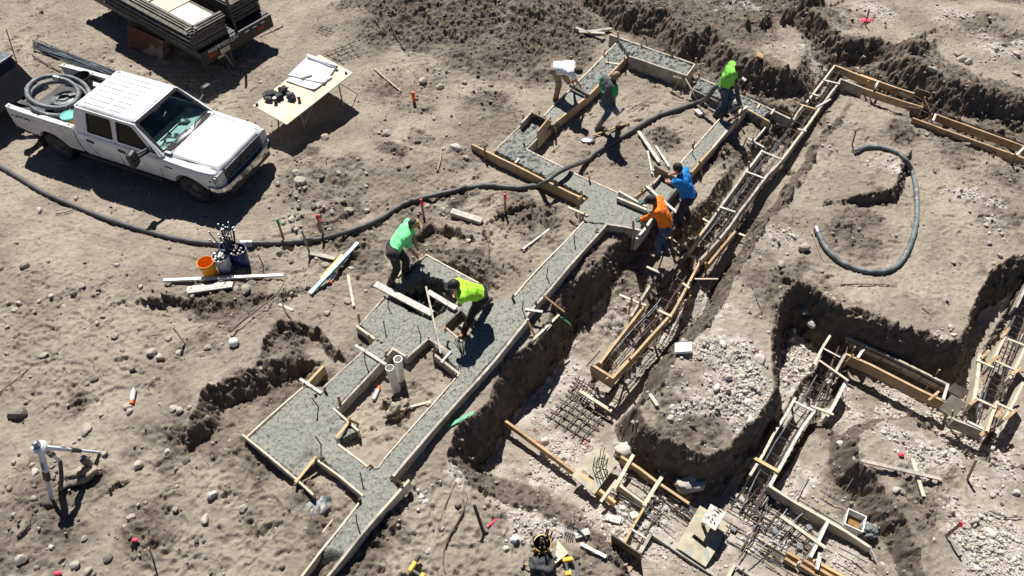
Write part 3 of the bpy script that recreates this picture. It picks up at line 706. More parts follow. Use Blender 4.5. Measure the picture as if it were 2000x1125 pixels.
for q in ((1420, 205, 1436, 196), (1424, 218, 1445, 203), (1433, 225, 1460, 208)): F.lath(*q, w=.06, t=.04, mat='wood_pale', z=ZT + .06)
F.panel([(1406, 200, ZT - .02), (1420, 206, ZT - .02), (1420, 222, ZT - .4), (1406, 216, ZT - .4)], 'ply_weathered')
F = Form('pale form boards along the smooth strip ending at the concrete hose', (1385, 285))
F.board(1329, 318, 1408, 229, t=.028, mat='wood_pale').board(1350, 336, 1392, 288, mat='wood_tan').board(1392, 288, 1458, 212, mat='wood_pale').stake(1353, 288, .08, mat='wood_wet').stake(1367, 322, .1, mat='stake_wood').stake(1440, 236, .22, mat='stake_wood').stake(1445, 224, .25, mat='stake_wood')
# empty forms with bars
ZA, ZB = .12, -.22
F = Form('long empty timber form sloping down the right of the pour, upper stretch', (1560, 260), ZA)
F.board(1631, 127, 1575, 200, mat='wood_pale').board(1549, 234, 1570, 204, mat='wood_grey').board(1562, 203, 1594, 213, hh=.2, mat='wood_tan').board(1643, 153, 1600, 212, mat='wood_grey').board(1600, 212, 1528, 310, mat='wood_pale').board(1528, 310, 1498, 342, mat='wood_grey').board(1498, 342, 1445, 412, mat='wood_grey').board(1445, 412, 1406, 465, mat='wood_grey')
F.board(1489, 293, 1455, 337, mat='wood_white').board(1455, 337, 1374, 450, mat='wood_grey').board(1503, 238, 1468, 280, mat='wood_white', t=.03)
for q in ((1456, 335, 1491, 348), (1405, 404, 1436, 414), (1487, 295, 1525, 311), (1457, 268, 1492, 288), (1585, 183, 1600, 188), (1607, 156, 1640, 164), (1558, 252, 1575, 256), (1593, 210, 1622, 194)): F.lath(*q, mat='wood_white')
for q in ((1579, 190), (1631, 118), (1463, 328), (1398, 410), (1540, 225), (1469, 275), (1455, 278), (1600, 220)): F.stake(*q, up=.16)
F = Form('old empty timber form with a closed plank end standing in the pit', (1230, 640), ZB)
F.board(1374, 450, 1347, 484, mat='wood_tan', z1=ZA).board(1406, 466, 1370, 505, mat='wood_grey', z1=ZA, z2=-.05).board(1437, 450, 1384, 514, mat='orange_wood', z1=ZA - .02, z2=-.02, hh=.2).board(1370, 505, 1314, 610, mat='wood_tan').board(1314, 610, 1196, 738, mat='wood_tan').board(1348, 484, 1296, 547, mat='wood_wet').board(1279, 543, 1232, 618, mat='wood_grey').board(1260, 594, 1172, 709, mat='wood_tan')
F.board(1155, 711, 1198, 738, hh=.20, mat='wood_tan').board(1156, 720, 1198, 747, hh=.2, t=.035, mat='orange_wood', z1=ZB - .2).board(1172, 704, 1157, 712, hh=.3).stake(1168, 690, .1).stake(1185, 740, .02)
for q in ((1210, 576, 1262, 597), (1286, 606, 1312, 618), (1333, 553, 1346, 563), (1307, 464, 1347, 486), (1351, 414, 1387, 436), (1410, 443, 1455, 461), (1263, 521, 1290, 533), (1335, 495, 1360, 505)): F.lath(*q, mat='wood_pale', w=.05)
for q in ((1233, 587), (1250, 592), (1280, 625), (1227, 697), (1291, 512), (1313, 470), (1322, 490), (1440, 440), (1348, 560), (1388, 425), (1362, 468), (1378, 520), (1343, 585), (1302, 635)): F.stake(*q, up=.15)
F.lath(1357, 545, 1402, 545, w=.03, z=-.1)
F = Form('orange and grey parallel boards of the long form running off to the right edge', (1800, 200), ZA + .03, group='timber footing forms')
F.board(1631, 127, 1680, 147, mat='wood_tan', hh=.18).board(1680, 146, 1712, 157, mat='wood_new', t=.08).board(1712, 157, 1786, 182, mat='wood_tan', hh=.18).board(1643, 154, 1688, 172, mat='wood_grey').board(1688, 172, 1803, 209, mat='orange_wood', t=.04, hh=.18).board(1783, 230, 2010, 312, mat='orange_wood', t=.04, hh=.18).board(1826, 222, 2010, 289, mat='orange_wood', t=.04, hh=.18)
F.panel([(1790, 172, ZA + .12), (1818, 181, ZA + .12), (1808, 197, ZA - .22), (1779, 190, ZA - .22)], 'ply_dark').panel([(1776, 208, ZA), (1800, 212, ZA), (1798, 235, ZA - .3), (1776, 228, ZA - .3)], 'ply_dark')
for q in ((1708, 172, 1716, 158), (1822, 236, 1827, 223), (1985, 303, 2003, 285)): F.lath(*q, mat='wood_white', w=.05)
for q in ((1712, 150), (1692, 166), (1798, 218), (1825, 212), (1813, 232), (1802, 200), (1706, 176), (1980, 306)): F.stake(*q, up=.15)
F.brace(1806, 195, ZA + .1, 1820, 228, ZA - .2).brace(1806, 195, ZA + .1, 1790, 226, ZA - .2)
ZC = -.46
F = Form('grey and tan L shaped form at right with two plywood pieces on its end', (1720, 690), ZC)
F.board(1604, 632, 1730, 691, mat='wood_grey').board(1730, 691, 1854, 752, mat='wood_grey').board(1628, 645, 1590, 711, mat='wood_pale').board(1651, 690, 1750, 737, mat='wood_tan').board(1750, 737, 1846, 784, mat='wood_tan').board(1651, 692, 1632, 726, mat='wood_grey')
F.lath(1692, 673, 1675, 699, mat='wood_white', w=.05).lath(1851, 752, 1842, 781, mat='wood_white', w=.05).lath(1607, 680, 1641, 698, mat='wood_white', w=.03).lath(1600, 704, 1657, 744, mat='wood_pale', w=.04)
F.panel([(1851, 762, ZC + .05), (1865, 748, ZC + .16), (1893, 762, ZC + .16), (1880, 780, ZC)], 'ply_dark').panel([(1834, 799, ZC - .05), (1858, 771, ZC + .22), (1888, 787, ZC + .22), (1862, 815, ZC - .05)], 'ply_weathered')
F.stake(1664, 688, .16).stake(1660, 700, .1).stake(1828, 732, .14).stake(1829, 772, .02).stake(1863, 806, .05, mat='orange_wood').lath(1834, 764, 1813, 782, mat='stake_wood', w=.04).board(1863, 818, 1924, 842, mat='wood_grey').lath(1889, 823, 1920, 838, mat='wood_white').lath(1936, 831, 1914, 851, mat='stake_wood', w=.06).stake(1872, 800, .1, mat='orange_wood')
F = Form('splashed white boards of the parallel form in the pinkish gravel', (1520, 860), ZC - .05)
F.board(1652, 745, 1616, 813, mat='wood_white', t=.05).board(1554, 776, 1512, 846, mat='wood_white').board(1512, 846, 1465, 928, mat='wood_pale').board(1591, 802, 1550, 864, mat='wood_white', t=.05).board(1550, 864, 1503, 950, mat='wood_white', t=.05).board(1502, 948, 1602, 1008, mat='wood_pale', t=.045).board(1602, 1008, 1702, 1070, mat='wood_pale', t=.045).board(1617, 1018, 1583, 1088, mat='wood_white', t=.05)
F.lath(1551, 784, 1588, 802, mat='wood_white').lath(1584, 793, 1628, 810, mat='wood_pale').lath(1472, 894, 1522, 922, mat='wood_new', w=.06).lath(1525, 1008, 1612, 1070, mat='wood_pale', w=.055).lath(1595, 1112, 1602, 1080, mat='wood_white', w=.06).stake(1545, 782, .08).stake(1700, 1072, .02, mat='wood_white')
F = Form('pale boards of the deep form at the far right edge', (1950, 720), ZC + .08)
F.board(1914, 690, 1902, 785, mat='wood_pale', t=.06).board(1963, 657, 1932, 718, mat='wood_pale').board(2006, 672, 1973, 739, mat='wood_pale').board(1999, 746, 1961, 820, mat='wood_pale').board(1949, 783, 1928, 842, mat='wood_pale', t=.05).board(2010, 540, 1985, 600, mat='wood_grey')
for q in ((1907, 703, 1941, 718), (1944, 705, 1984, 723), (1908, 779, 1944, 796), (1948, 788, 1984, 804), (1968, 662, 2004, 676)): F.lath(*q, mat='wood_pale')
for q in ((1932, 684, 1916, 700), (1950, 694, 1930, 712), (1910, 778, 1893, 790), (1996, 718, 1975, 732), (1985, 800, 1964, 818), (1958, 797, 1945, 815), (1971, 641, 1955, 660)): F.lath(*q, mat='stake_wood', w=.05)
ZD = -.62
F = Form('new tan board form across the bottom pit floor with pale braces laid over it', (1200, 950), ZD)
F.board(985, 820, 1122, 921, mat='orange_wood', hh=.14, t=.045).board(1168, 954, 1202, 981, mat='wood_new', t=.05, hh=.16).board(1213, 891, 1285, 942, mat='wood_tan', t=.045).board(1285, 942, 1346, 983, mat='wood_tan', t=.045).board(1207, 945, 1256, 981, mat='wood_pale', t=.04).board(1272, 1041, 1334, 1083, mat='wood_grey').board(1334, 1083, 1402, 1127, mat='wood_grey').board(1259, 990, 1220, 1059, mat='wood_tan', t=.04).board(1272, 1042, 1251, 1079, mat='wood_grey')
F.lath(1237, 888, 1199, 955, mat='wood_pale', w=.06, z=ZD + .03).lath(1301, 919, 1257, 987, mat='wood_pale', w=.06, z=ZD + .03).lath(1204, 938, 1173, 980, mat='wood_pale', w=.05, z=ZD + .02).lath(1234, 1034, 1261, 1051, mat='wood_white', w=.03)
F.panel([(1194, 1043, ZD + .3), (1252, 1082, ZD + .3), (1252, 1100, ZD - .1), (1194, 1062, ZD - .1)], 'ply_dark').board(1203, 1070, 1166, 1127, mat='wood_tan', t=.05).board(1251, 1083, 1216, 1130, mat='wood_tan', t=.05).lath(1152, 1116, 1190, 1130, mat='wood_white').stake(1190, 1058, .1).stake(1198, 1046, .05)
F.board(1435, 1102, 1418, 1135, mat='wood_pale', t=.05).board(1438, 1104, 1490, 1138, mat='wood_grey')
F = Form('doubled new orange boards at the bottom edge right of centre', (1570, 1100), ZD + .05)
F.board(1538, 1078, 1562, 1092, mat='orange_wood').board(1534, 1090, 1556, 1104, mat='orange_wood').board(1570, 1093, 1650, 1140, mat='orange_wood').board(1563, 1102, 1620, 1138, mat='orange_wood').board(1582, 1090, 1660, 1132, mat='wood_new').stake(1561, 1104, .06, mat='wood_pale').stake(1590, 1100, .08, mat='wood_pale')

# template plates with slots and bolts
F = Form('weathered plywood template with a slot and a cage of bars standing through it', (1165, 915), ZD + .04, group=None, name='plywood_template', cat='template')
def plate(o, outline, hole, z, t, mat, name='plate'):
    bm = bmesh.new(); vs = [bm.verts.new(at(u, v, z)) for u, v in outline]; ed = [bm.edges.new((vs[i], vs[(i + 1) % len(vs)])) for i in range(len(vs))]
    for hl in hole:
        hs = [bm.verts.new(at(u, v, z)) for u, v in hl]; ed += [bm.edges.new((hs[i], hs[(i + 1) % len(hs)])) for i in range(len(hs))]
    bmesh.ops.triangle_fill(bm, edges=ed, use_beauty=True)
    bmesh.ops.recalc_face_normals(bm, faces=bm.faces)
    r = bmesh.ops.extrude_face_region(bm, geom=list(bm.faces)); bmesh.ops.translate(bm, verts=[g for g in r['geom'] if isinstance(g, bmesh.types.BMVert)], vec=(0, 0, -t))
    bmesh.ops.recalc_face_normals(bm, faces=bm.faces)
    me = bpy.data.meshes.new(name); bmesh.ops.translate(bm, verts=bm.verts, vec=-o.location); bm.to_mesh(me); bm.free(); me.materials.append(M[mat])
    ob = bpy.data.objects.new(name, me); COL.objects.link(ob); ob.parent = o; return ob
plate(F.o, [(1116, 929), (1164, 871), (1208, 902), (1161, 965)], [[(1135, 922), (1139, 917), (1161, 935), (1157, 941)]], ZD + .04, .02, 'ply_weathered')
F.lath(1132, 925, 1157, 942, mat='wood_new', z=ZD + .03, w=.07)
for (u, v, hh) in ((1157, 890, .5), (1163, 893, .55), (1170, 897, .5), (1176, 888, .55), (1182, 892, .5), (1168, 882, .6), (1174, 880, .6)):
    p = at(u, v + 30, ZD - .05); MB().tube([p, p + Vector((.0, .02, hh))], .008, 6).build('rebar', M['rebar'], F.o, world=True)
p = at(1172, 905, ZD + .2); MB().tube(smoothpath([p + Vector(q) for q in ((-.12, -.05, 0), (0, .08, .02), (.12, .05, .0), (.02, -.09, .01), (-.12, -.05, 0))], 3), .008, 6).build('tie', M['rebar'], F.o, world=True)
F = Form('large weathered plywood template with cut slot and a raised pale bolt plate on posts', (1370, 1045), ZD + .05, group=None, name='plywood_template', cat='template')
plate(F.o, [(1367, 987), (1420, 1020), (1409, 1057), (1378, 1107), (1320, 1068)], [[(1351, 1049), (1356, 1043), (1383, 1065), (1378, 1071)]], ZD + .05, .02, 'ply_weathered')
zz = ZD + .38
plate(F.o, [(1388, 984), (1418, 1001), (1397, 1036), (1370, 1019)], [], zz, .012, 'wood_white', 'bolt_plate')
for u, v in ((1380, 1010), (1402, 1022), (1392, 998)):
    p = at(u, v, zz - .012); MB().box(p - Vector((0, 0, .17)), (.05, .05, .32)).build('post', M['wood_tan'], F.o, world=True)
for u, v in ((1384, 1010), (1391, 1014), (1396, 1006), (1388, 1019), (1395, 1022), (1402, 1000)):
    p = at(u, v, zz); MB().tube([p - Vector((0, 0, .1)), p + Vector((0, 0, .03))], .011, 6).build('bolt', M['rebar'], F.o, world=True)
for u, v in ((1396, 994), (1401, 992)):
    p = at(u, v, zz + .005); MB().tube([p, p + Vector((.03, -.05, .01)), p + Vector((.06, -.07, .0))], .008, 6).build('strap', M['black_plastic'], F.o, world=True)
# ------------------------------------------------------------------ white crew cab pickup
defm('truck_white', (.70, .71, .72), (.56, .555, .54), rough=.3, spec=.5, scale=1.6, coat=.35, lo=.3, hi=.6)
defm('bed_white', (.62, .62, .61), (.40, .40, .40), rough=.4, spec=.5, scale=3.0, lo=.3, hi=.62, spots=(5.0, .66, (.25, .24, .23)))
defm('glass_dark', (.006, .006, .006), (.009, .008, .007), rough=.1, spec=.12, scale=1)
defm('dash', (.70, .73, .70), (.52, .56, .54), rough=.8, scale=5)
defm('dark_trim', (.012, .012, .013), (.02, .02, .022), rough=.5)
defm('bed_liner', (.10, .10, .10), (.045, .045, .045), rough=.8, scale=4)
defm('grille', (.05, .055, .065), (.03, .033, .04), rough=.35, metal=.4)
defm('grille_bar', (.10, .11, .125), (.06, .065, .08), rough=.35, metal=.5)
defm('lens', (.55, .56, .55), (.32, .34, .35), rough=.12, spec=.8, scale=9)
defm('rim', (.12, .12, .125), (.06, .06, .06), rough=.5, metal=.6, scale=7)
def glass_mat():
    m = bpy.data.materials.new('tinted_glass'); m.use_nodes = True; n = m.node_tree.nodes; L = m.node_tree.links
    n.remove(n['Principled BSDF']); out = n['Material Output']
    t = n.new('ShaderNodeBsdfTransparent'); t.inputs[0].default_value = (.58, .76, .73, 1)
    g = n.new('ShaderNodeBsdfGlossy'); g.inputs['Roughness'].default_value = .02
    lw = n.new('ShaderNodeLayerWeight'); lw.inputs[0].default_value = .5; pw = n.new('ShaderNodeMath'); pw.operation = 'POWER'; pw.inputs[1].default_value = 3.0; L.new(lw.outputs['Facing'], pw.inputs[0]); fr = n.new('ShaderNodeMath'); fr.operation = 'MULTIPLY_ADD'; fr.inputs[1].default_value = .6; fr.inputs[2].default_value = .07; L.new(pw.outputs[0], fr.inputs[0])
    mx = n.new('ShaderNodeMixShader'); L.new(fr.outputs[0], mx.inputs[0]); L.new(t.outputs[0], mx.inputs[1]); L.new(g.outputs[0], mx.inputs[2]); L.new(mx.outputs[0], out.inputs[0])
    return m
M['glass'] = glass_mat()

def apply_mods(o):
    dg = bpy.context.evaluated_depsgraph_get(); me = bpy.data.meshes.new_from_object(o.evaluated_get(dg)); o.modifiers.clear(); old = o.data; o.data = me; bpy.data.meshes.remove(old)
def loft(sections, closed=True):
    mb = MB(); n = len(sections[0]); 
    for s in sections: mb.v.extend([tuple(p) for p in s])
    for i in range(len(sections) - 1):
        for k in range(n if closed else n - 1): mb.f.append((i * n + k, i * n + (k + 1) % n, (i + 1) * n + (k + 1) % n, (i + 1) * n + k))
    mb.f.append(tuple(range(n - 1, -1, -1))); e = (len(sections) - 1) * n; mb.f.append(tuple(range(e, e + n)))
    mb.mi = [0] * len(mb.f); return mb
def cut(o, cutters):
    for c in cutters:
        md = o.modifiers.new('cut', 'BOOLEAN'); md.operation = 'DIFFERENCE'; md.object = c; md.solver = 'EXACT'
    bpy.context.view_layer.update(); apply_mods(o)
def text_mesh(name, txt, size, mat, parent, loc, rot, ext=.002):
    cu = bpy.data.curves.new(name, 'FONT'); cu.body = txt; cu.size = size; cu.extrude = ext; cu.align_x = 'CENTER'; cu.align_y = 'CENTER'
    tmp = bpy.data.objects.new(name + '_tmp', cu); COL.objects.link(tmp); bpy.context.view_layer.update()
    me = bpy.data.meshes.new_from_object(tmp.evaluated_get(bpy.context.evaluated_depsgraph_get())); bpy.data.objects.remove(tmp); bpy.data.curves.remove(cu)
    me.name = name; me.materials.clear(); me.materials.append(M[mat]); o = bpy.data.objects.new(name, me); COL.objects.link(o); o.parent = parent; o.location = loc
    o.rotation_euler = rot if not isinstance(rot, Matrix) else rot.to_euler(); return o

WB = 4.22; XF, XR = WB / 2, -WB / 2
T_ANG = -.395; T_S = Vector((.868, .905, .83))
T_O = Vector((-8.02, 12.90, .05))
truck = thing('pickup_truck', 'white crew cab pickup with hose coil and pails in its open bed', 'pickup truck', T_O, T_ANG)
truck.scale = T_S
def t_mat(): return Matrix.Translation(T_O) @ Matrix.Rotation(T_ANG, 4, 'Z') @ Matrix.Diagonal((*T_S, 1))
T_M = t_mat()
def tw(x, y, z): return T_M @ Vector((x, y, z))
gz = [G(*tw(x, y, 0)[:2]) for x in (XF, XR) for y in (-.84, .84)]; T_O.z = sum(gz) / 4 + .005; truck.location.z = T_O.z; T_M = t_mat()

def ring(x, W, zb, zt, crown, hood=True, tray=None):
    half = [(W * .80, zb), (W * .965, zb + .03), (W * .985, zb + .16), (W, zb + .30), (W * 1.0, zt - .22), (W * .985, zt - .10), (W * .95, zt - .045)]
    if tray is not None: half += [(W * .91, zt - .01), (W * .88, zt - .02), (W * .86, tray), (W * .5, tray), (0, tray)]
    elif hood: half += [(W * .87, zt - .025), (W * .80, zt - .01), (W * .745, zt + .045), (W * .45, zt + crown * .8), (0, zt + crown)]
    else: half += [(W * .86, zt), (W * .79, zt), (W * .74, zt), (W * .45, zt), (0, zt)]
    return [(x, y, z) for y, z in half] + [(x, -y, z) for y, z in half[-2::-1]]
secs = [ring(2.98, .80, .68, 1.13, .04), ring(2.965, .85, .64, 1.165, .05), ring(2.92, .91, .62, 1.195, .06), ring(2.84, .955, .60, 1.21, .07), ring(2.70, .985, .58, 1.22, .075), ring(2.5, .998, .58, 1.22, .08), ring(2.1, 1.0, .56, 1.22, .09), ring(1.75, 1.0, .52, 1.235, .09), ring(1.47, 1.0, .50, 1.25, .085),
        ring(1.45, 1.0, .50, 1.25, 0, False), ring(1.33, 1.0, .50, 1.255, 0, False), ring(1.32, 1.0, .50, 1.26, 0, tray=1.0), ring(.9, 1.0, .50, 1.27, 0, tray=.9), ring(.3, 1.0, .50, 1.275, 0, tray=.8), ring(-.4, 1.0, .50, 1.28, 0, tray=.8), ring(-1.02, 1.0, .50, 1.285, 0, tray=.9), ring(-1.05, .99, .50, 1.285, 0, False), ring(-1.14, .985, .52, 1.28, 0, False)]
mb = loft(secs); body = mb.build('body', M['truck_white'], truck, weld=True)
def arch(x):
    c = MB(); pts = [(x, -1.3, .40), (x, 1.3, .40)]; c.tube([(x, -1.3, .42), (x, -.62, .42)], .50, 32); c.tube([(x, .62, .42), (x, 1.3, .42)], .50, 32)
    o = c.build('arch_cut', M['dark_trim'], None, weld=True); o.matrix_world = T_M; return o
bpy.context.view_layer.update()
ac = arch(XF); bpy.context.view_layer.update(); cut(body, [ac])
body.data.polygons.foreach_set('use_smooth', [True] * len(body.data.polygons))
es = body.modifiers.new('edges', 'EDGE_SPLIT'); es.split_angle = R(38)
# bed sides
def bedside(s):
    ss = []
    for x, W, zb in ((-1.18, .99, .55), (-1.6, 1.0, .55), (-2.1, 1.0, .56), (-2.7, .995, .60), (-3.1, .985, .66), (-3.30, .97, .70), (-3.34, .955, .74)):
        zt = 1.33
        half = [(W - .02, zb), (W + .005, zb + .14), (W + .012, zb + .3), (W, zt - .2), (W - .008, zt - .05), (W - .02, zt), (W - .14, zt), (W - .145, zt - .05), (W - .10, zt - .08), (W - .10, zb)]
        ss.append([(x, y * s, z) for y, z in half])
    o = loft(ss).build('bed_side', M['bed_white'], truck, weld=True); return o
ac2 = arch(XR); bpy.context.view_layer.update()
for s in (-1, 1):
    o = bedside(s); cut(o, [ac2]); o.data.polygons.foreach_set('use_smooth', [True] * len(o.data.polygons)); e = o.modifiers.new('edges', 'EDGE_SPLIT'); e.split_angle = R(38)
for c in (ac, ac2): bpy.data.objects.remove(c)
MB().box((-2.24, 0, .86), (2.16, 1.76, .05)).build('bed_floor', M['bed_liner'], truck)
MB().box((-1.2, 0, 1.09), (.05, 1.72, .46)).build('bed_front_wall', M['bed_white'], truck)
for s in (-1, 1): MB().box((XR, s * .74, 1.02), (1.05, .22, .30)).build('wheel_housing', M['bed_white'], truck, bevel=.04)

mb = MB()
for s in (-1, 1):
    for x in (-3.24, -2.28, -1.32): mb.box((x, s * .905, 1.3315), (.055, .05, .004))
mb.build('stake_pocket', M['dark_trim'], truck)
MB().box((-3.47, 0, .62), (.2, 1.75, .22)).build('rear_bumper', M['steel'], truck, bevel=.03)
mb = MB()
mb.box((-.9, 0, .55), (4.6, .9, .22)); mb.tube([(XF, -.8, .4), (XF, .8, .4)], .07, 8); mb.tube([(XR, -.8, .4), (XR, .8, .4)], .07, 8); mb.box((2.3, 0, .6), (1.2, 1.1, .3))
mb.build('chassis', M['dark_trim'], truck)
# cab shell
def sw(x, s, side, off=0.0):    # side wall plane: s 0 belt .. 1 roof edge
    return Vector((x, side * (.925 - .185 * s + off), 1.27 + .61 * s))
def roundpoly(P, r=.05, n=3):
    out = []; N = len(P)
    for i in range(N):
        a, b, c = Vector(P[i - 1]), Vector(P[i]), Vector(P[(i + 1) % N]); u = (a - b).normalized(); v = (c - b).normalized(); k = min(r, (a - b).length * .4, (c - b).length * .4)
        for t in range(n + 1):
            f = t / n; out.append((b + u * k) * (1 - f) ** 2 + b * 2 * f * (1 - f) + (b + v * k) * f ** 2)
    return out
WIN = [[(1.20, .07), (.70, .88), (.24, .90), (.20, .07)], [(.06, .07), (.07, .90), (-.66, .88), (-.72, .07)]]
def fill_holes(outer, holes, fn, t, name, mat, par):
    bm = bmesh.new(); ed = []
    for P in [outer] + holes:
        vs = [bm.verts.new(fn(*p)) for p in P]; ed += [bm.edges.new((vs[i], vs[(i + 1) % len(vs)])) for i in range(len(vs))]
    bmesh.ops.triangle_fill(bm, edges=ed, use_beauty=True); bmesh.ops.recalc_face_normals(bm, faces=bm.faces)
    me = bpy.data.meshes.new(name); bm.to_mesh(me); bm.free(); me.materials.append(M[mat]); o = bpy.data.objects.new(name, me); COL.objects.link(o); o.parent = par
    md = o.modifiers.new('t', 'SOLIDIFY'); md.thickness = t; md.offset = 0; return o
for side in (-1, 1):
    holes = [[tuple(p) for p in roundpoly([(x, s * .64) for x, s in Wn], .05)] for Wn in WIN]; holes = [[(a, b / .64) for a, b in H_] for H_ in holes]
    fill_holes([(1.46, -.03), (.80, 1.0), (-.98, 1.0), (-1.08, .6), (-1.12, -.03)], holes, lambda x, s: sw(x, s, side), .04, 'cab_side', 'truck_white', truck)
    for H_ in holes:
        mb = MB(); mb.add([sw(x, s, side, -.004) for x, s in H_], [tuple(range(len(H_)))]); w = mb.build('window', M['glass_dark'], truck)
        mb = MB(); mb.tube([sw(x, s, side, .018) for x, s in H_ + H_[:1]], .010, 5, cap=False); mb.build('window_seal', M['dark_trim'], w)
# roof with ribs
nx, ny = 14, 12; mb = MB(); 
def roofp(a, b):
    x = -1.02 + 1.80 * a; yy = (b * 2 - 1); edge = max(0, abs(yy) - .86) / .14; ex = max(0, a - .93) / .07; eb = max(0, .06 - a) / .06
    return Vector((x + .02 * math.sin(a * 3.14), yy * .745, 1.955 - .03 * yy * yy - .055 * edge ** 2 - .05 * ex ** 2 - .05 * eb ** 2 - .012 * (2 * a - 1) ** 2))
for j in range(ny + 1):
    for i in range(nx + 1): mb.v.append(tuple(roofp(i / nx, j / ny)))
for j in range(ny):
    for i in range(nx): mb.f.append((j * (nx + 1) + i, j * (nx + 1) + i + 1, (j + 1) * (nx + 1) + i + 1, (j + 1) * (nx + 1) + i)); mb.mi.append(0)
ro = mb.build('roof', M['truck_white'], truck, smooth=True); md = ro.modifiers.new('t', 'SOLIDIFY'); md.thickness = .03
mb = MB()
for k in range(8):
    b = .12 + .76 * k / 7
    for a0, a1 in ((.10, .44), (.50, .72)):
        if k == 7: a1 = min(a1 + .1, .85)
        mb.beam(roofp(a0, b) + Vector((0, 0, .004)), roofp(a1, b) + Vector((0, 0, .004)), .03, .022)
mb.build('roof_rib', M['bed_white'], ro, bevel=.004)
# back wall with glass
fill_holes([(-.90, 0), (.90, 0), (.72, 1), (-.72, 1)], [[(-.62, .2), (.62, .2), (.55, .85), (-.55, .85)]], lambda y, s: Vector((-1.10 + .09 * s, y, 1.27 + .62 * s)), .03, 'cab_back', 'truck_white', truck)
MB().add([Vector((-1.10 + .09 * s, y, 1.27 + .62 * s)) for y, s in ((-.62, .2), (.62, .2), (.55, .85), (-.55, .85))], [(0, 1, 2, 3)]).build('rear_window', M['glass_dark'], truck)
# windshield
def ws(a, s):   # a -1..1 across, s 0 bottom 1 top, bowed forward in the middle
    return Vector((1.47 - .70 * s + .07 * (1 - a * a) * (1 - .5 * s), a * (.86 - .15 * s), 1.275 + .645 * s))
mb = MB(); n = 12
for j in range(5):
    for i in range(n + 1): mb.v.append(tuple(ws(-.93 + 1.86 * i / n, .06 + .86 * j / 4)))
for j in range(4):
    for i in range(n): o_ = j * (n + 1) + i; mb.f.append((o_, o_ + 1, o_ + n + 2, o_ + n + 1)); mb.mi.append(0)
wsh = mb.build('windshield', M['glass'], truck, smooth=True)
mb = MB(); rim_ = [ws(a, .035) for a in np.linspace(-.96, .96, 13)] + [ws(.96, s) for s in (.3, .6, .9)] + [ws(a, .955) for a in np.linspace(.94, -.94, 13)] + [ws(-.96, s) for s in (.9, .6, .3)]
for a, b in zip(rim_, rim_[1:] + rim_[:1]): mb.beam(a, b, .075, .02, up=(.7, 0, .75))
mb.build('windshield_seal', M['dark_trim'], wsh)
mb = MB()
for s in (-1, 1): mb.beam(Vector((1.50, s * .885, 1.235)), Vector((.77, s * .735, 1.875)), .06, .05, up=(.7, s * .4, .6))
mb.beam(ws(-.95, 1.0) + Vector((-.02, 0, -.025)), ws(.95, 1.0) + Vector((-.02, 0, -.025)), .05, .03)
mb.build('windshield_pillar', M['truck_white'], truck, bevel=.012)
# cabin
mb = MB(); mb.box((0.1, 0, .93), (2.3, 1.68, .02)); mb.build('cabin_floor', M['dark_trim'], truck)
mb = MB(); mb.box((1.08, 0, 1.16), (.54, 1.66, .2)); mb.box((1.36, 0, 1.22), (.2, 1.62, .06)); dash = mb.build('dashboard', M['dash'], truck, bevel=.04)
mb = MB()
for y in (-.45, .45): mb.box((.35, y, 1.1), (.5, .55, .2)); mb.box((.08, y, 1.4), (.14, .5, .55)); mb.box((.06, y, 1.74), (.1, .28, .18))
mb.box((-.65, 0, 1.1), (.45, 1.5, .2)); mb.box((-.9, 0, 1.4), (.14, 1.5, .5)); mb.build('seat', M['hose_grey'], truck, bevel=.05)
mb = MB(); mb.tube([(.86 + .05 * math.sin(a), .42 + .19 * math.cos(a), 1.28 + .18 * math.sin(a)) for a in np.linspace(0, 6.283, 20)], .016, 6, cap=False); mb.build('steering_wheel', M['dark_trim'], truck)
mats_ = ['paper', 'white_plastic', 'plywood', 'dark_trim', 'dark_trim', 'paper', 'hose_grey', 'bed_liner']
r2 = random.Random(5)
for k in range(16):
    y = r2.uniform(-.75, .45); x = r2.uniform(1.12, 1.38); mb = MB(); c = Vector((x, y, 1.268 + r2.uniform(0, .03)))
    mb.box(c, (r2.uniform(.08, .22), r2.uniform(.06, .2), r2.uniform(.004, .05)), Euler((r2.uniform(-.3, .3), r2.uniform(-.3, .3), r2.uniform(0, 3))).to_matrix()); mb.build('dash_clutter', M[r2.choice(mats_)], dash)
MB().box((.80, -.02, 1.78), (.03, .22, .07)).build('rear_view_mirror', M['dark_trim'], truck)
MB().box((.95, -.0, 1.66), (.01, .07, .16), Euler((0, .6, .2)).to_matrix()).build('hanging_tag', M['paper'], truck)
# cowl, wipers
mb = MB(); 
for y in np.arange(-.72, .73, .036): mb.box((1.53 + .05 * (1 - (y / .8) ** 2), y, 1.318), (.15, .02, .02), Euler((0, -.12, 0)).to_matrix())
cw = mb.build('cowl_grille', M['dark_trim'], truck)
MB().box((1.54, 0, 1.296), (.22, 1.62, .02), Euler((0, -.05, 0)).to_matrix()).build('cowl', M['steel'], cw)
for y0, y1 in ((-.55, .1), (.15, .76)):
    mb = MB(); mb.tube([ws(y0 / .86, .04) + Vector((.05, 0, .03)), ws((y0 + .2) / .86, .1) + Vector((.02, 0, .03)), ws(y1 / .86, .06) + Vector((.015, 0, .025))], .011, 6); mb.build('wiper', M['dark_trim'], truck)
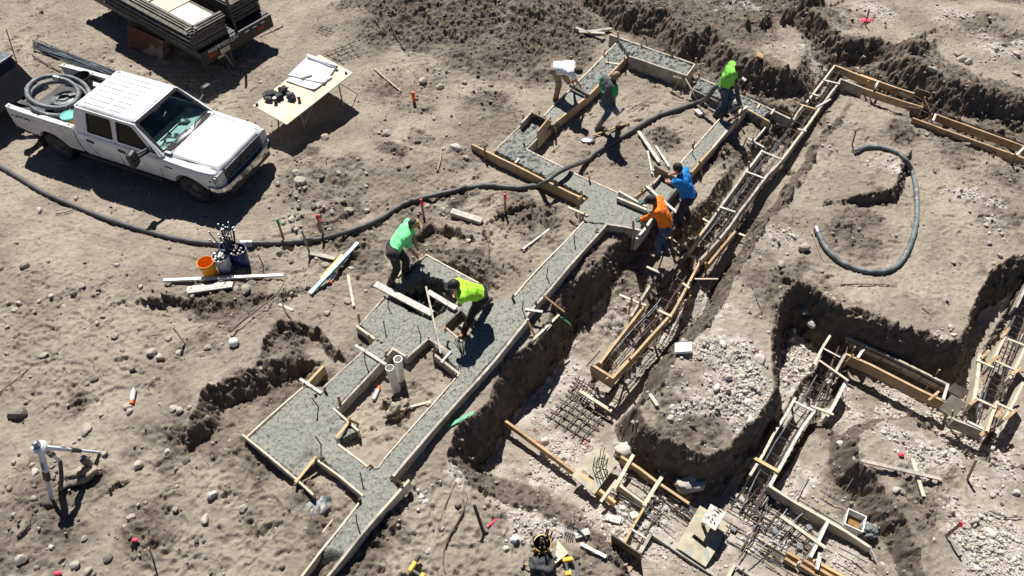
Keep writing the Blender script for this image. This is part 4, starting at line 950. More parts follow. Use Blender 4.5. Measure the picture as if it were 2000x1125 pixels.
# door seams, handles, badges
for side in (-1, 1):
    def yy(z, x=0): return side * (1.0013 if z < 1.04 else 1.0 - (z - 1.04) * .2 + .003)
    mb = MB()
    for pts in ([(1.33, 1.24), (1.35, .9), (1.30, .58)], [(.13, 1.27), (.13, .9), (.13, .56)], [(-.83, 1.27), (-.86, .95), (-.70, .78), (-.62, .56)], [(1.33, .56), (.13, .56), (-.62, .56)], [(1.45, 1.135), (.13, 1.14), (-1.1, 1.145)]):
        for a, b in zip(pts, pts[1:]): mb.beam((a[0], yy(a[1]) - side * .002, a[1]), (b[0], yy(b[1]) - side * .002, b[1]), .008, .008)
    mb.build('door_seam', M['dark_trim'], truck)
    for x in (.27, -.70):
        MB().box((x, side * 1.0, 1.07), (.22, .03, .085), Euler((0, .08, 0)).to_matrix()).build('door_handle', M['dark_trim'], truck, bevel=.012)
    MB().box((-.02 + .0, side * .955, .47), (2.6, .16, .09)).build('running_board', M['dark_trim'], truck, bevel=.03)
    MB().box((1.64, side * .999, 1.03), (.22, .012, .045)).build('fender_badge', M['dark_trim'], truck, bevel=.004)
    MB().box((2.78, side * .975, .95), (.05, .015, .03)).build('marker_lamp', M['dark_trim'], truck)
    # tow mirror
    mr = MB(); mr.box((0, 0, 0), (.16, .29, .42)); mo = mr.build('mirror', M['black_plastic'], truck, bevel=.07); mo.location = (1.06, side * 1.33, 1.40); mo.rotation_euler = (0, 0, side * -.25)
    mb = MB(); mb.tube([(1.12, side * .94, 1.40), (1.08, side * 1.22, 1.45)], .032, 8); mb.tube([(1.12, side * .94, 1.31), (1.08, side * 1.22, 1.34)], .028, 8); mb.build('mirror_arm', M['black_plastic'], truck)
    MB().prism([(1.42, 1.26), (1.22, 1.26), (1.20, 1.44)], -.012, .012, Matrix(((1, 0, 0, 0), (0, 0, 1, side * .925), (0, 1, 0, 0), (0, 0, 0, 1)))).build('mirror_mount', M['black_plastic'], truck)
text_mesh('door_lettering', 'KS', .15, 'dark_trim', truck, (.70, -1.004, 1.0), (R(90), 0, 0), .001)
mb = MB(); mb.prism([(.10 * math.cos(a), .07 * math.sin(a)) for a in np.linspace(0, 6.28, 20)[:-1]], 0, .003, Matrix(((1, 0, 0, .72), (0, 0, -1, -1.001), (0, 1, 0, .86), (0, 0, 0, 1)))); mb.build('door_emblem', M['paper'], truck)
mb = MB(); r2 = random.Random(3)
for k in range(9): x = -3.2 + k * .075; mb.box((x, -1.004 + .03 * max(0, (-x - 2.9)), 1.13 + r2.uniform(-.03, .03) + .02 * k / 9), (r2.uniform(.03, .07), .006, r2.uniform(.02, .05)), Euler((0, r2.uniform(-.5, .5), 0)).to_matrix())
mb.build('worn_lettering', M['dark_trim'], truck)
mb = MB(); mb.box((2.90, 0, 1.225), (.02, .16, .004)); 
mb = MB()
for s_ in (-1, 1): mb.beam((1.50, s_ * .80, 1.262), (2.92, s_ * .765, 1.205), .008, .012)
mb.build('hood_seam', M['dark_trim'], truck)
# front end
mb = MB(); mb.box((2.965, 0, .985), (.07, 1.32, .36)); gr_ = mb.build('grille', M['grille'], truck, bevel=.02)
mb = MB()
for z in (.85, .92, .99, 1.06, 1.13): mb.box((3.005, 0, z), (.02, 1.26, .024))
for y in (-.62, 0, .62): mb.box((3.006, y, .97), (.018, .05, .28))
mb.build('grille_bar', M['grille_bar'], gr_)
MB().sphere((3.02, 0, .98), (.012, .10, .055)).build('grille_emblem', M['grille'], gr_)
for s in (-1, 1):
    mb = MB(); mb.prism([(.66, .84), (.90, .84), (.915, 1.12), (.66, 1.15)] if s > 0 else [(-.66, .84), (-.66, 1.15), (-.915, 1.12), (-.90, .84)], 0, .10, Matrix(((0, 0, 1, 2.89), (1, 0, 0, 0), (0, 1, 0, 0), (0, 0, 0, 1))))
    hl = mb.build('headlight', M['lens'], truck, bevel=.015)
    MB().box((2.90, s * .925, .97), (.12, .05, .22)).build('turn_signal', M['steel'], hl, bevel=.01)
    MB().box((2.985, s * .655, .97), (.06, .04, .30)).build('lamp_bezel', M['dark_trim'], hl)
bp = [(2.72, 1.0), (2.90, 1.0), (3.02, .93), (3.09, .72), (3.12, .35), (3.125, 0)]; bp = bp + [(x, -y) for x, y in bp[-2::-1]]
mb = MB(); ss = []
for x, y in bp: 
    k = Vector((x - 2.2, y * .6, 0)).normalized() * .0
    ss.append([(x, y, .56), (x + .015, y * 1.005, .66), (x, y, .77), (x - .10, y * .96, .79), (x - .10, y * .96, .57)])
loft(ss).build('front_bumper', M['chrome'], truck, smooth=False, weld=True, bevel=.008)
mb = MB(); mb.box((3.02, 0, .50), (.16, 1.5, .14)); mb.box((3.11, 0, .665), (.045, .34, .12)); mb.box((3.10, -.5, .63), (.05, .16, .07)); mb.box((3.10, .5, .63), (.05, .16, .07)); mb.build('valance', M['dark_trim'], truck, bevel=.02)
# wheels
def wheel(x, s):
    mb = MB(); ax = Matrix(((1, 0, 0), (0, 0, s * 1.0), (0, 1, 0)))
    prof = [(.23, -.11), (.33, -.125), (.385, -.10), (.40, -.06), (.40, .06), (.385, .10), (.33, .125), (.23, .11)]
    w = mb.lathe(prof, 36, (x, s * .86, .40), ax).build('wheel', M['rubber'], truck, smooth=True)
    mb = MB().lathe([(.235, .10), (.225, .105), (.205, .06), (.12, .035), (.085, .075), (.0, .08)], 30, (x, s * .86, .40), ax); mb.lathe([(.235, -.1), (.0, -.1)], 30, (x, s * .86, .40), ax); mb.build('rim', M['rim'], w, smooth=True)
    mb = MB()
    for k in range(8): a = k * math.pi / 4; mb.box((x + .155 * math.cos(a), s * .912, .40 + .155 * math.sin(a)), (.045, .004, .045))
    mb.build('rim_hole', M['dark_trim'], w)
    mb = MB()
    for k in range(44):
        a = k * 2 * math.pi / 44; mb.box((x + .40 * math.cos(a), s * .86, .40 + .40 * math.sin(a)), (.022, .2, .026), Matrix.Rotation(-a, 3, 'Y'))
    mb.build('tread', M['rubber'], w)
for x in (XF, XR):
    for s in (-1, 1): wheel(x, s)
mb = MB(); mb.box((XR - .55, -.88, .42), (.02, .3, .45)); mb.build('mud_flap', M['rubber'], truck)
mb = MB(); mb.tube([(-3.5, 0, .5), (-3.85, 0, .5)], .035, 8); mb.build('hitch_bar', M['dark_trim'], truck)

# ---- load in the bed
def coil(name, label, cat, pts, r, mat, cuffs=True, group=None, rad=None, world=True, n=10):
    P = smoothpath(pts, 6); c = P[0].copy(); o = thing(name, label, cat, c, 0, group)
    MB().tube(P, r, n).build('hose_body', M[mat], o, smooth=True, world=True)
    if cuffs:
        for a, b in ((P[0], P[1]), (P[-1], P[-2])):
            d = (b - a).normalized(); MB().tube([a - d * .03, a + d * .09], r * 1.18, 12).build('coupling', M['steel'], o, world=True)
    return o
cc = at(114, 188, 1.22); pts = []
for k in range(0, 66):
    a = k * 2 * math.pi / 22 + 2.4; lv = k / 22
    rx_ = .60 - .05 * math.sin(lv * 2.1) - (.20 if lv > 2 else 0) * min(1, (lv - 2) * 3); 
    pts.append(cc + Vector((math.cos(a) * rx_ - .02 * lv, math.sin(a) * rx_ * .96 + .02 * lv, -.16 + .085 * lv + .14 * math.sin(a - 1.2))))
coil('hose_coil', 'thick black pump hose coiled in the truck bed', 'hose', pts[::2], .052, 'hose_grey')
pa = [tw(-1.32, -.62, 1.02), tw(-1.38, -.4, 1.2), tw(-1.44, -.2, 1.08)]
coil('hose_end', 'short pale hose piece bent behind the cab', 'hose', pa, .055, 'hose_grey', cuffs=False)
coil('hose_end', 'short hose loops lying inside the big coil', 'hose', [tw(-2.75, -.30, .95), tw(-2.55, -.28, 1.12), tw(-2.50, .05, 1.14), tw(-2.62, .3, .98)], .052, 'hose_grey', cuffs=False)
def bucket(name, label, p, mat, h=.37, r=.15, cat='bucket', group=None, handle=True, lid=None, inside=None, tilt=None):
    o = thing(name, label, cat, p, rnd.uniform(0, 6.28), group)
    if tilt: o.rotation_euler = tilt
    MB().lathe([(.0, .0), (r * .86, 0), (r * .99, h * .8), (r * 1.05, h * .81), (r * 1.05, h * .86), (r, h * .87), (r * 1.01, h), (r * 1.05, h), (r * 1.05, h - .012), (r * .97, h - .006), (r * .97, h * .8), (r * .83, .012), (0, .012)], 28).build('pail', M[mat], o, smooth=False)
    if handle: MB().tube([(r * 1.05 * math.cos(a), .02 + r * .5 * math.sin(a) * .3, h * .84 - r * 1.15 * math.sin(a) * .9) for a in np.linspace(0, math.pi, 12)], .005, 6).build('handle', M['steel'] if handle is True else M[handle], o)
    if lid: MB().lathe([(0, h + .02), (r * .9, h + .02), (r * .92, h + .03), (r * 1.08, h + .028), (r * 1.09, h - .02), (r * 1.04, h - .02)], 28).build('lid', M[lid], o)
    return o
defm('pail_grey', (.20, .22, .23), (.12, .13, .14), rough=.5, spots=(7, .6, (.32, .31, .29)))
defm('pail_yellow', (.75, .42, .03), (.6, .33, .03), rough=.4, spots=(8, .64, (.4, .33, .2)))
defm('pail_white', (.62, .66, .68), (.45, .48, .5), rough=.5, spots=(9, .58, (.25, .26, .27)))
defm('pail_blue', (.02, .035, .19), (.015, .02, .12), rough=.4, spots=(9, .64, (.25, .27, .33)))
defm('pail_orange', (.86, .34, .01), (.78, .28, .01), rough=.4)
defm('lid_green', (.12, .45, .36), (.09, .38, .31), rough=.5, spots=(9, .66, (.35, .38, .33)))
fc = at(126, 193, 1.0); o = thing('flange_disc', 'round grey cast disc with a hole, lying in the hose coil', 'flange', fc)
MB().prism([(.27 * math.cos(a), .27 * math.sin(a)) for a in np.linspace(.2, 6.48, 7)[:-1]], -.04, 0).build('base_plate', M['white_plastic'], o)
MB().lathe([(.25, 0), (.25, .03), (.20, .035), (.19, .02), (.12, .02), (.115, .05), (.055, .05), (.05, -.02), (.0, -.02)], 28).build('disc', M['pail_grey'], o)
MB().lathe([(.06, .055), (.045, .055)], 20).build('hub', M['dark_trim'], o)
MB().box((0, 0, -.11), (.42, .42, .14)).build('crate', M['ply_dark'], o)

bucket('bucket', 'grey pail by the far rail of the truck bed behind the cab', tw(-1.48, .58, .89), 'pail_grey', h=.42, r=.17, group=None)
bucket('bucket', 'black pail half hidden behind the hose coil in the truck bed', tw(-2.40, .66, .89), 'black_plastic', h=.42, r=.18, handle=False)
bucket('bucket', 'yellow pail with sea green lid in the truck bed by the cab', tw(-1.55, -.66, .89), 'pail_yellow', h=.38, r=.155, lid='lid_green')
bucket('bucket', 'open dark pail touching the yellow lidded one in the bed', tw(-1.86, -.56, .89), 'pail_grey', h=.34, r=.155, handle=False)
bucket('bucket', 'tipped black pail next to the open one in the truck bed', tw(-2.14, -.50, .98), 'black_plastic', h=.3, r=.14, handle=False, tilt=(.5, -.6, 0))
o = MB().box((0, 0, 0), (.5, .28, .05)).build('wood_block', M['wood_grey'], None, bevel=.005); o.location = tw(-1.42, .12, 1.12); o.rotation_euler = (0, .12, T_ANG + .9); tag(o, 'weathered wood block lying behind the cab among the hose', 'wood block')
# ------------------------------------------------------------------ trailers and stacks at top left
YA = R(52.6)                                   # the site's grid direction
eA = Vector((math.cos(YA), math.sin(YA), 0)); eB = Vector((-math.sin(YA), math.cos(YA), 0))   # A: up right, B: up left
defm('trailer_black', (.014, .014, .016), (.022, .020, .020), rough=.45)
defm('ply_edge', (.15, .13, .11), (.08, .07, .06), scale=14, rough=.9, bump=.3)
defm('ply_bright', (.68, .66, .62), (.50, .48, .44), scale=3, spots=(4, .62, (.4, .38, .33)))
defm('lamp_red', (.25, .01, .01), (.2, .01, .01), rough=.3)
corner = at(372, 66, 1.30); GZ = .02
tro = thing('flatbed_trailer', 'black flatbed trailer loaded with stacks of form plywood', 'trailer', (corner.x, corner.y, GZ), YA)
# local: x along A, y along B (away up left); near corner of the load at 0,0
TL, TWD = 5.2, 2.2
MB().box((TWD / 2 - .05, TL / 2 - .1, .82), (TWD, TL, .08)).build('deck', M['trailer_black'], tro)
mb = MB()
for x in (-.05, TWD - .15): mb.box((x + .05, TL / 2 - .1, .70), (.08, TL, .16))
mb.box((TWD / 2 - .05, -.16, .67), (TWD, .08, .34)); mb.build('frame', M['trailer_black'], tro)
for x in (.25, 1.75):
    MB().box((x, -.205, .66), (.22, .02, .09)).build('tail_lamp', M['lamp_red'], tro)
MB().box((.62, -.205, .62), (.28, .015, .12)).build('licence_plate', M['plywood'], tro); MB().box((.45, -.21, .52), (.2, .02, .06)).build('reflector', M['steel'], tro)
text_mesh('lettering', 'HAMMERLUN', .15, 'white_plastic', tro, (.62, -.203, .77), (R(90), 0, 0), .001)
for k, x in enumerate((1.35, 1.6, 1.85)): MB().box((x, -.204, .76), (.12, .012, .03)).build('reflective_strip', M['white_plastic'], tro)
for y in (1.9, 2.75):
    for x in (.14, TWD - .24):
        w = MB().tube([(x - .1, y, .40), (x + .1, y, .40)], .40, 24).build('wheel', M['rubber'], tro); MB().tube([(x - .105, y, .40), (x + .105, y, .40)], .2, 16).build('rim', M['rim'], w)
for y in (1.2, 3.4): MB().tube([(TWD - .05, y, .8), (TWD - .05, y, 1.5)], .03, 6).build('stake_post', M['trailer_black'], tro)
mb = MB(); mb.tube([(1.12, -.12, .8), (1.12, -.12, 1.7)], .035, 6); mb.build('stake_post', M['trailer_black'], tro)
def stack(label, x0, y0, w, l, n, z0, mat_top, seed, t=.03, jit=.02):
    r_ = random.Random(seed); s = thing('plywood_stack', label, 'plywood stack', tro.matrix_basis @ Vector((x0 + w / 2, y0 + l / 2, z0)), YA)
    for k in range(n):
        m = ['ply_edge', 'wood_wet', 'ply_edge'][k % 3]
        ob = MB().box((r_.uniform(-jit, jit), r_.uniform(-jit, jit), t * (k + .5) + .012 * k), (w + r_.uniform(-.03, .02), l + r_.uniform(-.04, .03), t), Euler((0, 0, r_.uniform(-.01, .01))).to_matrix()).build('plywood_sheet', [M[m]], s)
    return s
bpy.context.view_layer.update()
st1 = stack('front stack of weathered ply forms nearest the truck on the trailer', -.12, -.1, 1.05, 3.7, 10, .87, 'plywood', 1)
zt1 = .87 + 10 * .042
st2 = stack('back stack of weathered ply forms beyond the trailer post', 1.30, .12, .82, 3.4, 12, .87, 'plywood', 2)
def sheet(label, x, y, w, l, z, mat, rot=0, name='plywood_sheet'):
    o = MB().box((0, 0, 0), (w, l, .019)).build(name, M[mat], None); o.location = tro.matrix_basis @ Vector((x, y, z)); o.rotation_euler = (0, 0, YA + rot); return tag(o, label, 'plywood sheet')
sheet('pale tan plywood offcut on the front stack nearest its corner', .44, .62, .78, 1.05, zt1 + .006, 'ply_bright', .0)
sheet('tan stained plywood offcut next in line up the front stack', .50, 1.55, .84, .72, zt1 + .006, 'plywood', .01)
sheet('narrow tan plywood strip farther up the front stack', .48, 2.15, .80, .34, zt1 + .006, 'plywood', -.02)
sheet('white sunlit plywood sheet lying between the two stacks', .80, 3.0, .9, 1.3, zt1 + .03, 'ply_bright', .0)
sheet('white plywood sheet on top of the back stack by the top edge', 1.70, 2.4, .75, 2.2, .87 + 12 * .042 + .008, 'ply_bright', .0)
o = MB(); 
for k in range(3): o.box((-.55 + .05 * k, 1.7, .016 + .032 * k), (.07, 3.6, .03))
b = o.build('board_bundle', M['wood_wet'], None); b.location = tro.matrix_basis @ Vector((.6, 0, zt1)); b.rotation_euler = (0, 0, YA); tag(b, 'dark weathered boards laid along the outer edge of the front stack', 'boards')
o = MB()
for k in range(3): o.box((.52, 0.04 + .05 * k, .016 + .032 * k), (1.04, .07, .03))
b = o.build('board_bundle', M['wood_wet'], None); b.location = tro.matrix_basis @ Vector((-.06, -.08, zt1)); b.rotation_euler = (0, 0, YA); tag(b, 'dark weathered boards laid across the rear end of the front stack', 'boards')
o = MB().tube([Vector((.35, 3.4, 0)), Vector((.5, 2.35, .02))], .02, 8).build('pipe', M['pail_blue'], None, smooth=True); o.location = tro.matrix_basis @ Vector((0, 0, zt1 + .05)); o.rotation_euler = (0, 0, YA); tag(o, 'short blue handle lying on the front plywood stack', 'tool')
mb = MB(); r2 = random.Random(8)
for k in range(7): mb.tube([Vector((1.5 + .03 * k, .5, .0)), Vector((1.4 + .05 * k, 3.8, .02))], .008, 5)
b = mb.build('rebar_bundle', M['rebar'], None); b.location = tro.matrix_basis @ Vector((0, 0, .87 + 12 * .042 + .04)); b.rotation_euler = (0, 0, YA); tag(b, 'thin dark bars lying along the top of the back plywood stack', 'bars')
# rusty plates leaning on the trailer
o = thing('steel_plate', 'rusty red brown plates leaning on edge against the trailer side', 'steel plates', gp(284, 100))
for k in range(3):
    P = [at(249 + 4 * k, 47 - 5 * k, .62), at(320 + 5 * k, 80 - 5 * k, .62), at(318 + 5 * k, 118 - 4 * k, .04), at(250 + 4 * k, 90 - 4 * k, .04)]
    P = [Vector((p.x, p.y, p.z)) for p in P]; nrm = (P[1] - P[0]).cross(P[3] - P[0]).normalized() * .018
    MB().add([p - nrm for p in P] + [p + nrm for p in P], [(3, 2, 1, 0), (4, 5, 6, 7), (0, 1, 5, 4), (1, 2, 6, 5), (2, 3, 7, 6), (3, 0, 4, 7)]).build('plate', M['rust'] if k == 0 else M['ply_dark'], o, world=True)
o = thing('rebar_rod', 'pair of thin grey rods propped from the load down to the dirt', 'rods', gp(458, 133))
for dx in (0, 5): MB().tube([at(402 + dx, 58, 1.1), at(425 + dx * .6, 85, .62), gp(458, 133)], .009, 6).build('rod', M['steel'], o, world=True)
o = MB().tube([gp(459, 131), gp(459, 131) + Vector((.0, .02, .52))], .018, 8).build('steel_post', M['rebar_blue'], None); tag(o, 'short dark post standing in the trailer shadow', 'post')
o = MB().tube([gp(508, 73, .02), gp(553, 52, .03)], .017, 8).build('wood_pole', M['wood_pale'], None); tag(o, 'pale wooden handle lying on sand by the trailer shadow', 'handle')

# concrete pump trailer, cut by the left edge
po = thing('pump_trailer', 'dark towed pump trailer with blue grey hood cut by the left edge', 'trailer', Vector((at(-30, 175, 0).x, at(-30, 175, 0).y, .02)), T_ANG)
bpy.context.view_layer.update()
ci = po.matrix_basis.inverted(); a1 = ci @ at(21, 108, 1.28); a2 = ci @ at(8, 99, 1.28); a3 = ci @ at(0, 121, 1.28)
xr = a1.x
mb = MB(); mb.prism([(-2.2, .55), (xr + .42, .48), (xr + .40, .58), (xr, 1.22), (-2.2, 1.22)], a1.y - 1.3, a1.y, Matrix(((1, 0, 0, 0), (0, 0, 1, 0), (0, 1, 0, 0), (0, 0, 0, 1)))); mb.build('housing', M['trailer_black'], po, weld=True, bevel=.02)
mb = MB(); mb.box((xr / 2 - 1.1 + .0, a1.y - .65, 1.25), (xr + 2.24, 1.36, .05)); mb.build('hood', M['rebar_blue'], po, bevel=.015)
mb = MB(); mb.beam((xr + .2, a1.y - .65, .5), (xr + 1.15, a1.y - .65, .52), .12, .10); mb.beam((xr, a1.y - .1, .5), (xr + .9, a1.y - .6, .5), .08, .08); mb.beam((xr, a1.y - 1.2, .5), (xr + .9, a1.y - .7, .5), .08, .08); mb.build('drawbar', M['trailer_black'], po)
MB().tube([(xr + .8, a1.y - .55, .3), (xr + .8, a1.y - .55, .95)], .035, 10).build('jack', M['steel'], po); MB().tube([(xr + 1.0, a1.y - .65, .62), (xr + 1.25, a1.y - .65, .60)], .06, 10).build('coupler', M['chrome'], po)
MB().box((xr - .25, a1.y - 1.31, .95), (.3, .01, .12)).build('decal', M['white_plastic'], po)
for s in (0, -1.3): 
    w = MB().tube([(-1.2, a1.y + s - .1, .33), (-1.2, a1.y + s + .12, .33)], .33, 24).build('wheel', M['rubber'], po)

# rebar bundle beyond the truck
o = thing('rebar_bundle', 'long bundle of blue grey rebar on the dirt beyond the truck', 'rebar', gp(150, 118)); r2 = random.Random(2)
for k in range(34):
    a = gp(68 + r2.uniform(-4, 12), 92 + r2.uniform(-9, 7)); b = gp(226 + r2.uniform(-10, 10), 150 + r2.uniform(-8, 8)); z = .02 + .022 * (k % 4)
    MB().tube([a + Vector((0, 0, z)), (a + b) / 2 + Vector((0, r2.uniform(-.05, .05), z)), b + Vector((0, 0, z))], .012, 5).build('bar', M['rebar_blue'], o, world=True)
for k in range(5):
    a = gp(63 + k, 108 + 2 * k, .02); b = gp(115 + 2 * k, 140 + k, .03); MB().tube([a, b], .009, 5).build('bar', M['rebar'], o, world=True)

# ------------------------------------------------------------------ plan table
TZ = .74
TC = [at(494, 206, TZ), at(560, 243, TZ), at(689, 142, TZ), at(623, 106, TZ)]
tb = thing('work_table', 'plywood sheet table on folding legs with drawings spread on it', 'table', (TC[0] + TC[2]) / 2 - Vector((0, 0, TZ)))
mb = MB(); mb.add([p - Vector((0, 0, .02)) for p in TC] + TC, [(3, 2, 1, 0), (4, 5, 6, 7), (0, 1, 5, 4), (1, 2, 6, 5), (2, 3, 7, 6), (3, 0, 4, 7)]); mb.build('tabletop', M['plywood'], tb, world=True)
def tpt(a, b, z=TZ):   # a along short (0..1 from far left to near), b along the long edge
    p = (TC[0] * (1 - a) + TC[1] * a) * (1 - b) + (TC[3] * (1 - a) + TC[2] * a) * b; return Vector((p.x, p.y, z))
for a, b in ((.08, .22), (.93, .22), (.08, .8), (.93, .8)):
    t = tpt(a, b, TZ - .02); g = Vector((t.x, t.y, G(t.x, t.y)))
    MB().tube([t, t * .45 + g * .55, g], [.018, .018, .022], 8).build('leg', M['steel'], tb, world=True)
for a in (.08, .93):
    p, q_ = tpt(a, .22, .33), tpt(a, .45, TZ - .03); MB().tube([p, q_], .012, 6).build('brace', M['steel'], tb, world=True)
    p, q_ = tpt(a, .8, .10), tpt(a, .97, .02); t_ = tpt(a, .8, TZ - .04); MB().tube([t_, q_ + (q_ - p) * .4 + Vector((0, 0, .05))], .012, 6).build('brace', M['steel'], tb, world=True)
def papers(label, quad, z, curl=.0, name='drawing_sheet', lines=True):
    mb = MB(); n = 10; Q = [at(u, v, z) for u, v in quad]
    for j in range(n + 1):
        for i in range(n + 1):
            a, b = i / n, j / n; p = (Q[0] * (1 - a) + Q[1] * a) * (1 - b) + (Q[3] * (1 - a) + Q[2] * a) * b
            p = p + Vector((0, 0, .006 * math.sin(9 * a + 4 * b) + .006 + curl * (max(0, a - .8) ** 2 + max(0, .15 - b) ** 2) * 12)); mb.v.append(tuple(p))
    for j in range(n):
        for i in range(n): mb.f.append((j * (n + 1) + i, j * (n + 1) + i + 1, (j + 1) * (n + 1) + i + 1, (j + 1) * (n + 1) + i)); mb.mi.append(0)
    o = mb.build(name, M['paper'], None, smooth=True); md = o.modifiers.new('t', 'SOLIDIFY'); md.thickness = .006; md.offset = 1
    return tag(o, label, 'drawing')
papers('lower set of white plans overhanging the middle of the table', [(558, 159), (614, 178), (650, 152), (600, 125)], TZ + .006, .06)
papers('upper white plan sheet with its rolled edge at the table far end', [(563, 148), (634, 165), (657, 132), (602, 110)], TZ + .022, .05)
p, q_ = at(601, 109, TZ + .07), at(658, 131, TZ + .07); o = thing('paper_roll', 'white roll of plans along the far edge of the sheets', 'paper roll', p); MB().tube([p, q_], .045, 16).build('roll', M['paper'], o, smooth=True, world=True); MB().tube([p * .001 + q_ * .999, q_ + (q_ - p).normalized() * .002], .03, 12).build('core', M['dark_trim'], o, world=True)
o = MB().beam(at(588, 152, TZ + .055), at(609, 146, TZ + .055), .07, .035).build('brick', M['stone_pale'], None, bevel=.006); tag(o, 'small pale ribbed block holding the plans down', 'paperweight')
def lump(name, label, cat, c, r, mat, seed=0, sub=3, amp=.25, freq=3.0):
    bm = bmesh.new(); bmesh.ops.create_icosphere(bm, subdivisions=sub, radius=1); s = seed * 7.7
    for v in bm.verts:
        n_ = v.co.normalized(); f = 1 + amp * float(fbm(np.array([n_.x * freq + s]), np.array([n_.y * freq + n_.z * freq * 1.7]), 1, 3, s=5)[0]) ; v.co = Vector((n_.x * r[0], n_.y * r[1], n_.z * r[2])) * f
    me = bpy.data.meshes.new(name); bm.to_mesh(me); bm.free(); me.materials.append(M[mat]); me.polygons.foreach_set('use_smooth', [True] * len(me.polygons)); o = bpy.data.objects.new(name, me); COL.objects.link(o); o.location = c
    if label: tag(o, label, cat)
    return o
defm('black_cloth', (.025, .027, .03), (.06, .062, .065), rough=.85, scale=5, bump=.5, bscale=14)
defm('canvas', (.32, .27, .20), (.16, .13, .10), rough=.9, scale=6, bump=.5, bscale=14)
c1 = at(540, 186, TZ + .07); o = thing('tool_bag', 'crumpled black tool bag with pouches on the near half of the table', 'tool bag', c1)
for k, (u, v, r) in enumerate(((530, 184, (.17, .11, .08)), (553, 176, (.13, .10, .09)), (545, 188, (.12, .09, .07)), (568, 188, (.13, .09, .08)), (524, 193, (.10, .07, .05)))):
    b = lump('pouch', None, None, at(u, v, TZ + .06) - c1, r, 'black_cloth', k + 3, 3, .6, 2.2); b.parent = o; b.rotation_euler = (0, 0, .7 * k)
b = lump('patch', None, None, at(566, 184, TZ + .12) - c1, (.07, .05, .035), 'hose_grey', 9, 2, .5); b.parent = o
def cup(label, u, v, z, r, h, mat, lid, name='cup', cat='cup'):
    o = thing(name, label, cat, at(u, v, z)); MB().lathe([(0, 0), (r * .8, 0), (r, h), (r * .93, h), (r * .75, .01), (0, .01)], 16).build('cup_body', M[mat], o)
    MB().lathe([(0, h + .004), (r * .95, h + .004), (r * 1.06, h - .006)], 16).build('cup_lid', M[lid], o); return o
cup('white lidded cup standing before the black bag on the table', 539, 201, TZ, .045, .14, 'black_plastic', 'paper')
cup('red handled mug near the front edge of the table', 585, 197, TZ, .04, .14, 'lamp_red', 'steel')
cup('small dark jar at the far right corner of the table', 676, 143, TZ, .035, .05, 'black_plastic', 'pail_grey', 'jar', 'jar')
cup('small dark jar at the left corner of the table', 502, 205, TZ, .035, .06, 'black_plastic', 'pail_grey', 'jar', 'jar')
# mesh offcuts behind the table
defm('mesh_bar', (.05, .055, .06), (.09, .06, .045), rough=.6, metal=.3)
def barmat(label, quad, n1, n2, z, r=.008, name='rebar_mat', cat='rebar mat', mat='rebar', jitter=.02, seed=1, over=.04, ground=True, z2=None):
    r_ = random.Random(seed); Q = [at(u, v, z) for u, v in quad]
    if ground: Q = [gp(u, v, .03) for u, v in quad]
    o = thing(name, label, cat, Q[0].copy())
    def P(a, b): return (Q[0] * (1 - a) + Q[1] * a) * (1 - b) + (Q[3] * (1 - a) + Q[2] * a) * b
    for i in range(n1):
        a = (i + .5) / n1 + r_.uniform(-.3, .3) * jitter; MB().tube([P(a, -over), P(a + r_.uniform(-1, 1) * jitter * .5, .5), P(a, 1 + over)], r, 6).build('bar', M[mat], o, world=True)
    for i in range(n2):
        a = (i + .5) / n2 + r_.uniform(-.3, .3) * jitter; MB().tube([P(-over, a) + Vector((0, 0, 2 * r)), P(.5, a + r_.uniform(-1, 1) * jitter * .5) + Vector((0, 0, 2 * r)), P(1 + over, a) + Vector((0, 0, 2 * r))], r, 6).build('bar', M[mat], o, world=True)
    return o
barmat('cut piece of black bar grid lying just behind the plan table', [(630, 105), (662, 124), (708, 111), (690, 82)], 4, 4, .04, .009, seed=3, jitter=.06)
barmat('small rusty bar grid on sand farther behind the table', [(615, 64), (640, 72), (652, 58), (628, 50)], 3, 3, .03, .007, seed=4, jitter=.06)
# ------------------------------------------------------------------ people
defm('skin', (.46, .27, .19), (.36, .20, .14), rough=.6, scale=9)
defm('hair_dark', (.02, .015, .012), (.035, .025, .02), rough=.7, scale=30)
defm('hair_light', (.30, .20, .11), (.17, .11, .06), rough=.6, scale=30)
def cloth(k, c, c2, sp=None): defm(k, c, c2, rough=.85, scale=5, bump=.45, bscale=16, lo=.3, hi=.7, spots=sp)
DUST = (6, .56, (.17, .155, .135))
cloth('shirt_white', (.72, .75, .80), (.64, .67, .72)); cloth('khaki', (.34, .26, .17), (.24, .18, .12), DUST); cloth('jeans', (.05, .085, .165), (.028, .045, .095), DUST); cloth('jeans_dark', (.028, .035, .055), (.018, .022, .035), (6, .60, (.10, .095, .085)))
cloth('shirt_grey', (.085, .095, .10), (.06, .065, .07)); cloth('shirt_lime', (.22, .60, .08), (.17, .50, .06)); cloth('shirt_blue', (.008, .22, .62), (.006, .17, .50)); cloth('shirt_orange', (.95, .22, .01), (.85, .17, .01))
cloth('shirt_mint', (.22, .86, .34), (.18, .78, .29)); cloth('shirt_neon', (.42, .88, .05), (.34, .76, .04)); cloth('trouser_dark', (.035, .036, .042), (.022, .022, .027), (6, .60, (.12, .11, .095))); cloth('black_wear', (.014, .014, .016), (.02, .02, .022))
cloth('glove_teal', (.10, .22, .20), (.06, .14, .13)); cloth('cap_tan', (.46, .34, .16), (.36, .26, .12)); cloth('green_print', (.02, .36, .15), (.015, .25, .10)); cloth('grey_print', (.55, .50, .46), (.45, .40, .36))
defm('boot_grey', (.20, .185, .16), (.11, .10, .09), rough=.5, scale=6); defm('boot_dark', (.045, .042, .038), (.09, .08, .065), rough=.5, scale=6); defm('boot_brown', (.10, .062, .04), (.06, .04, .028), rough=.7, scale=6)
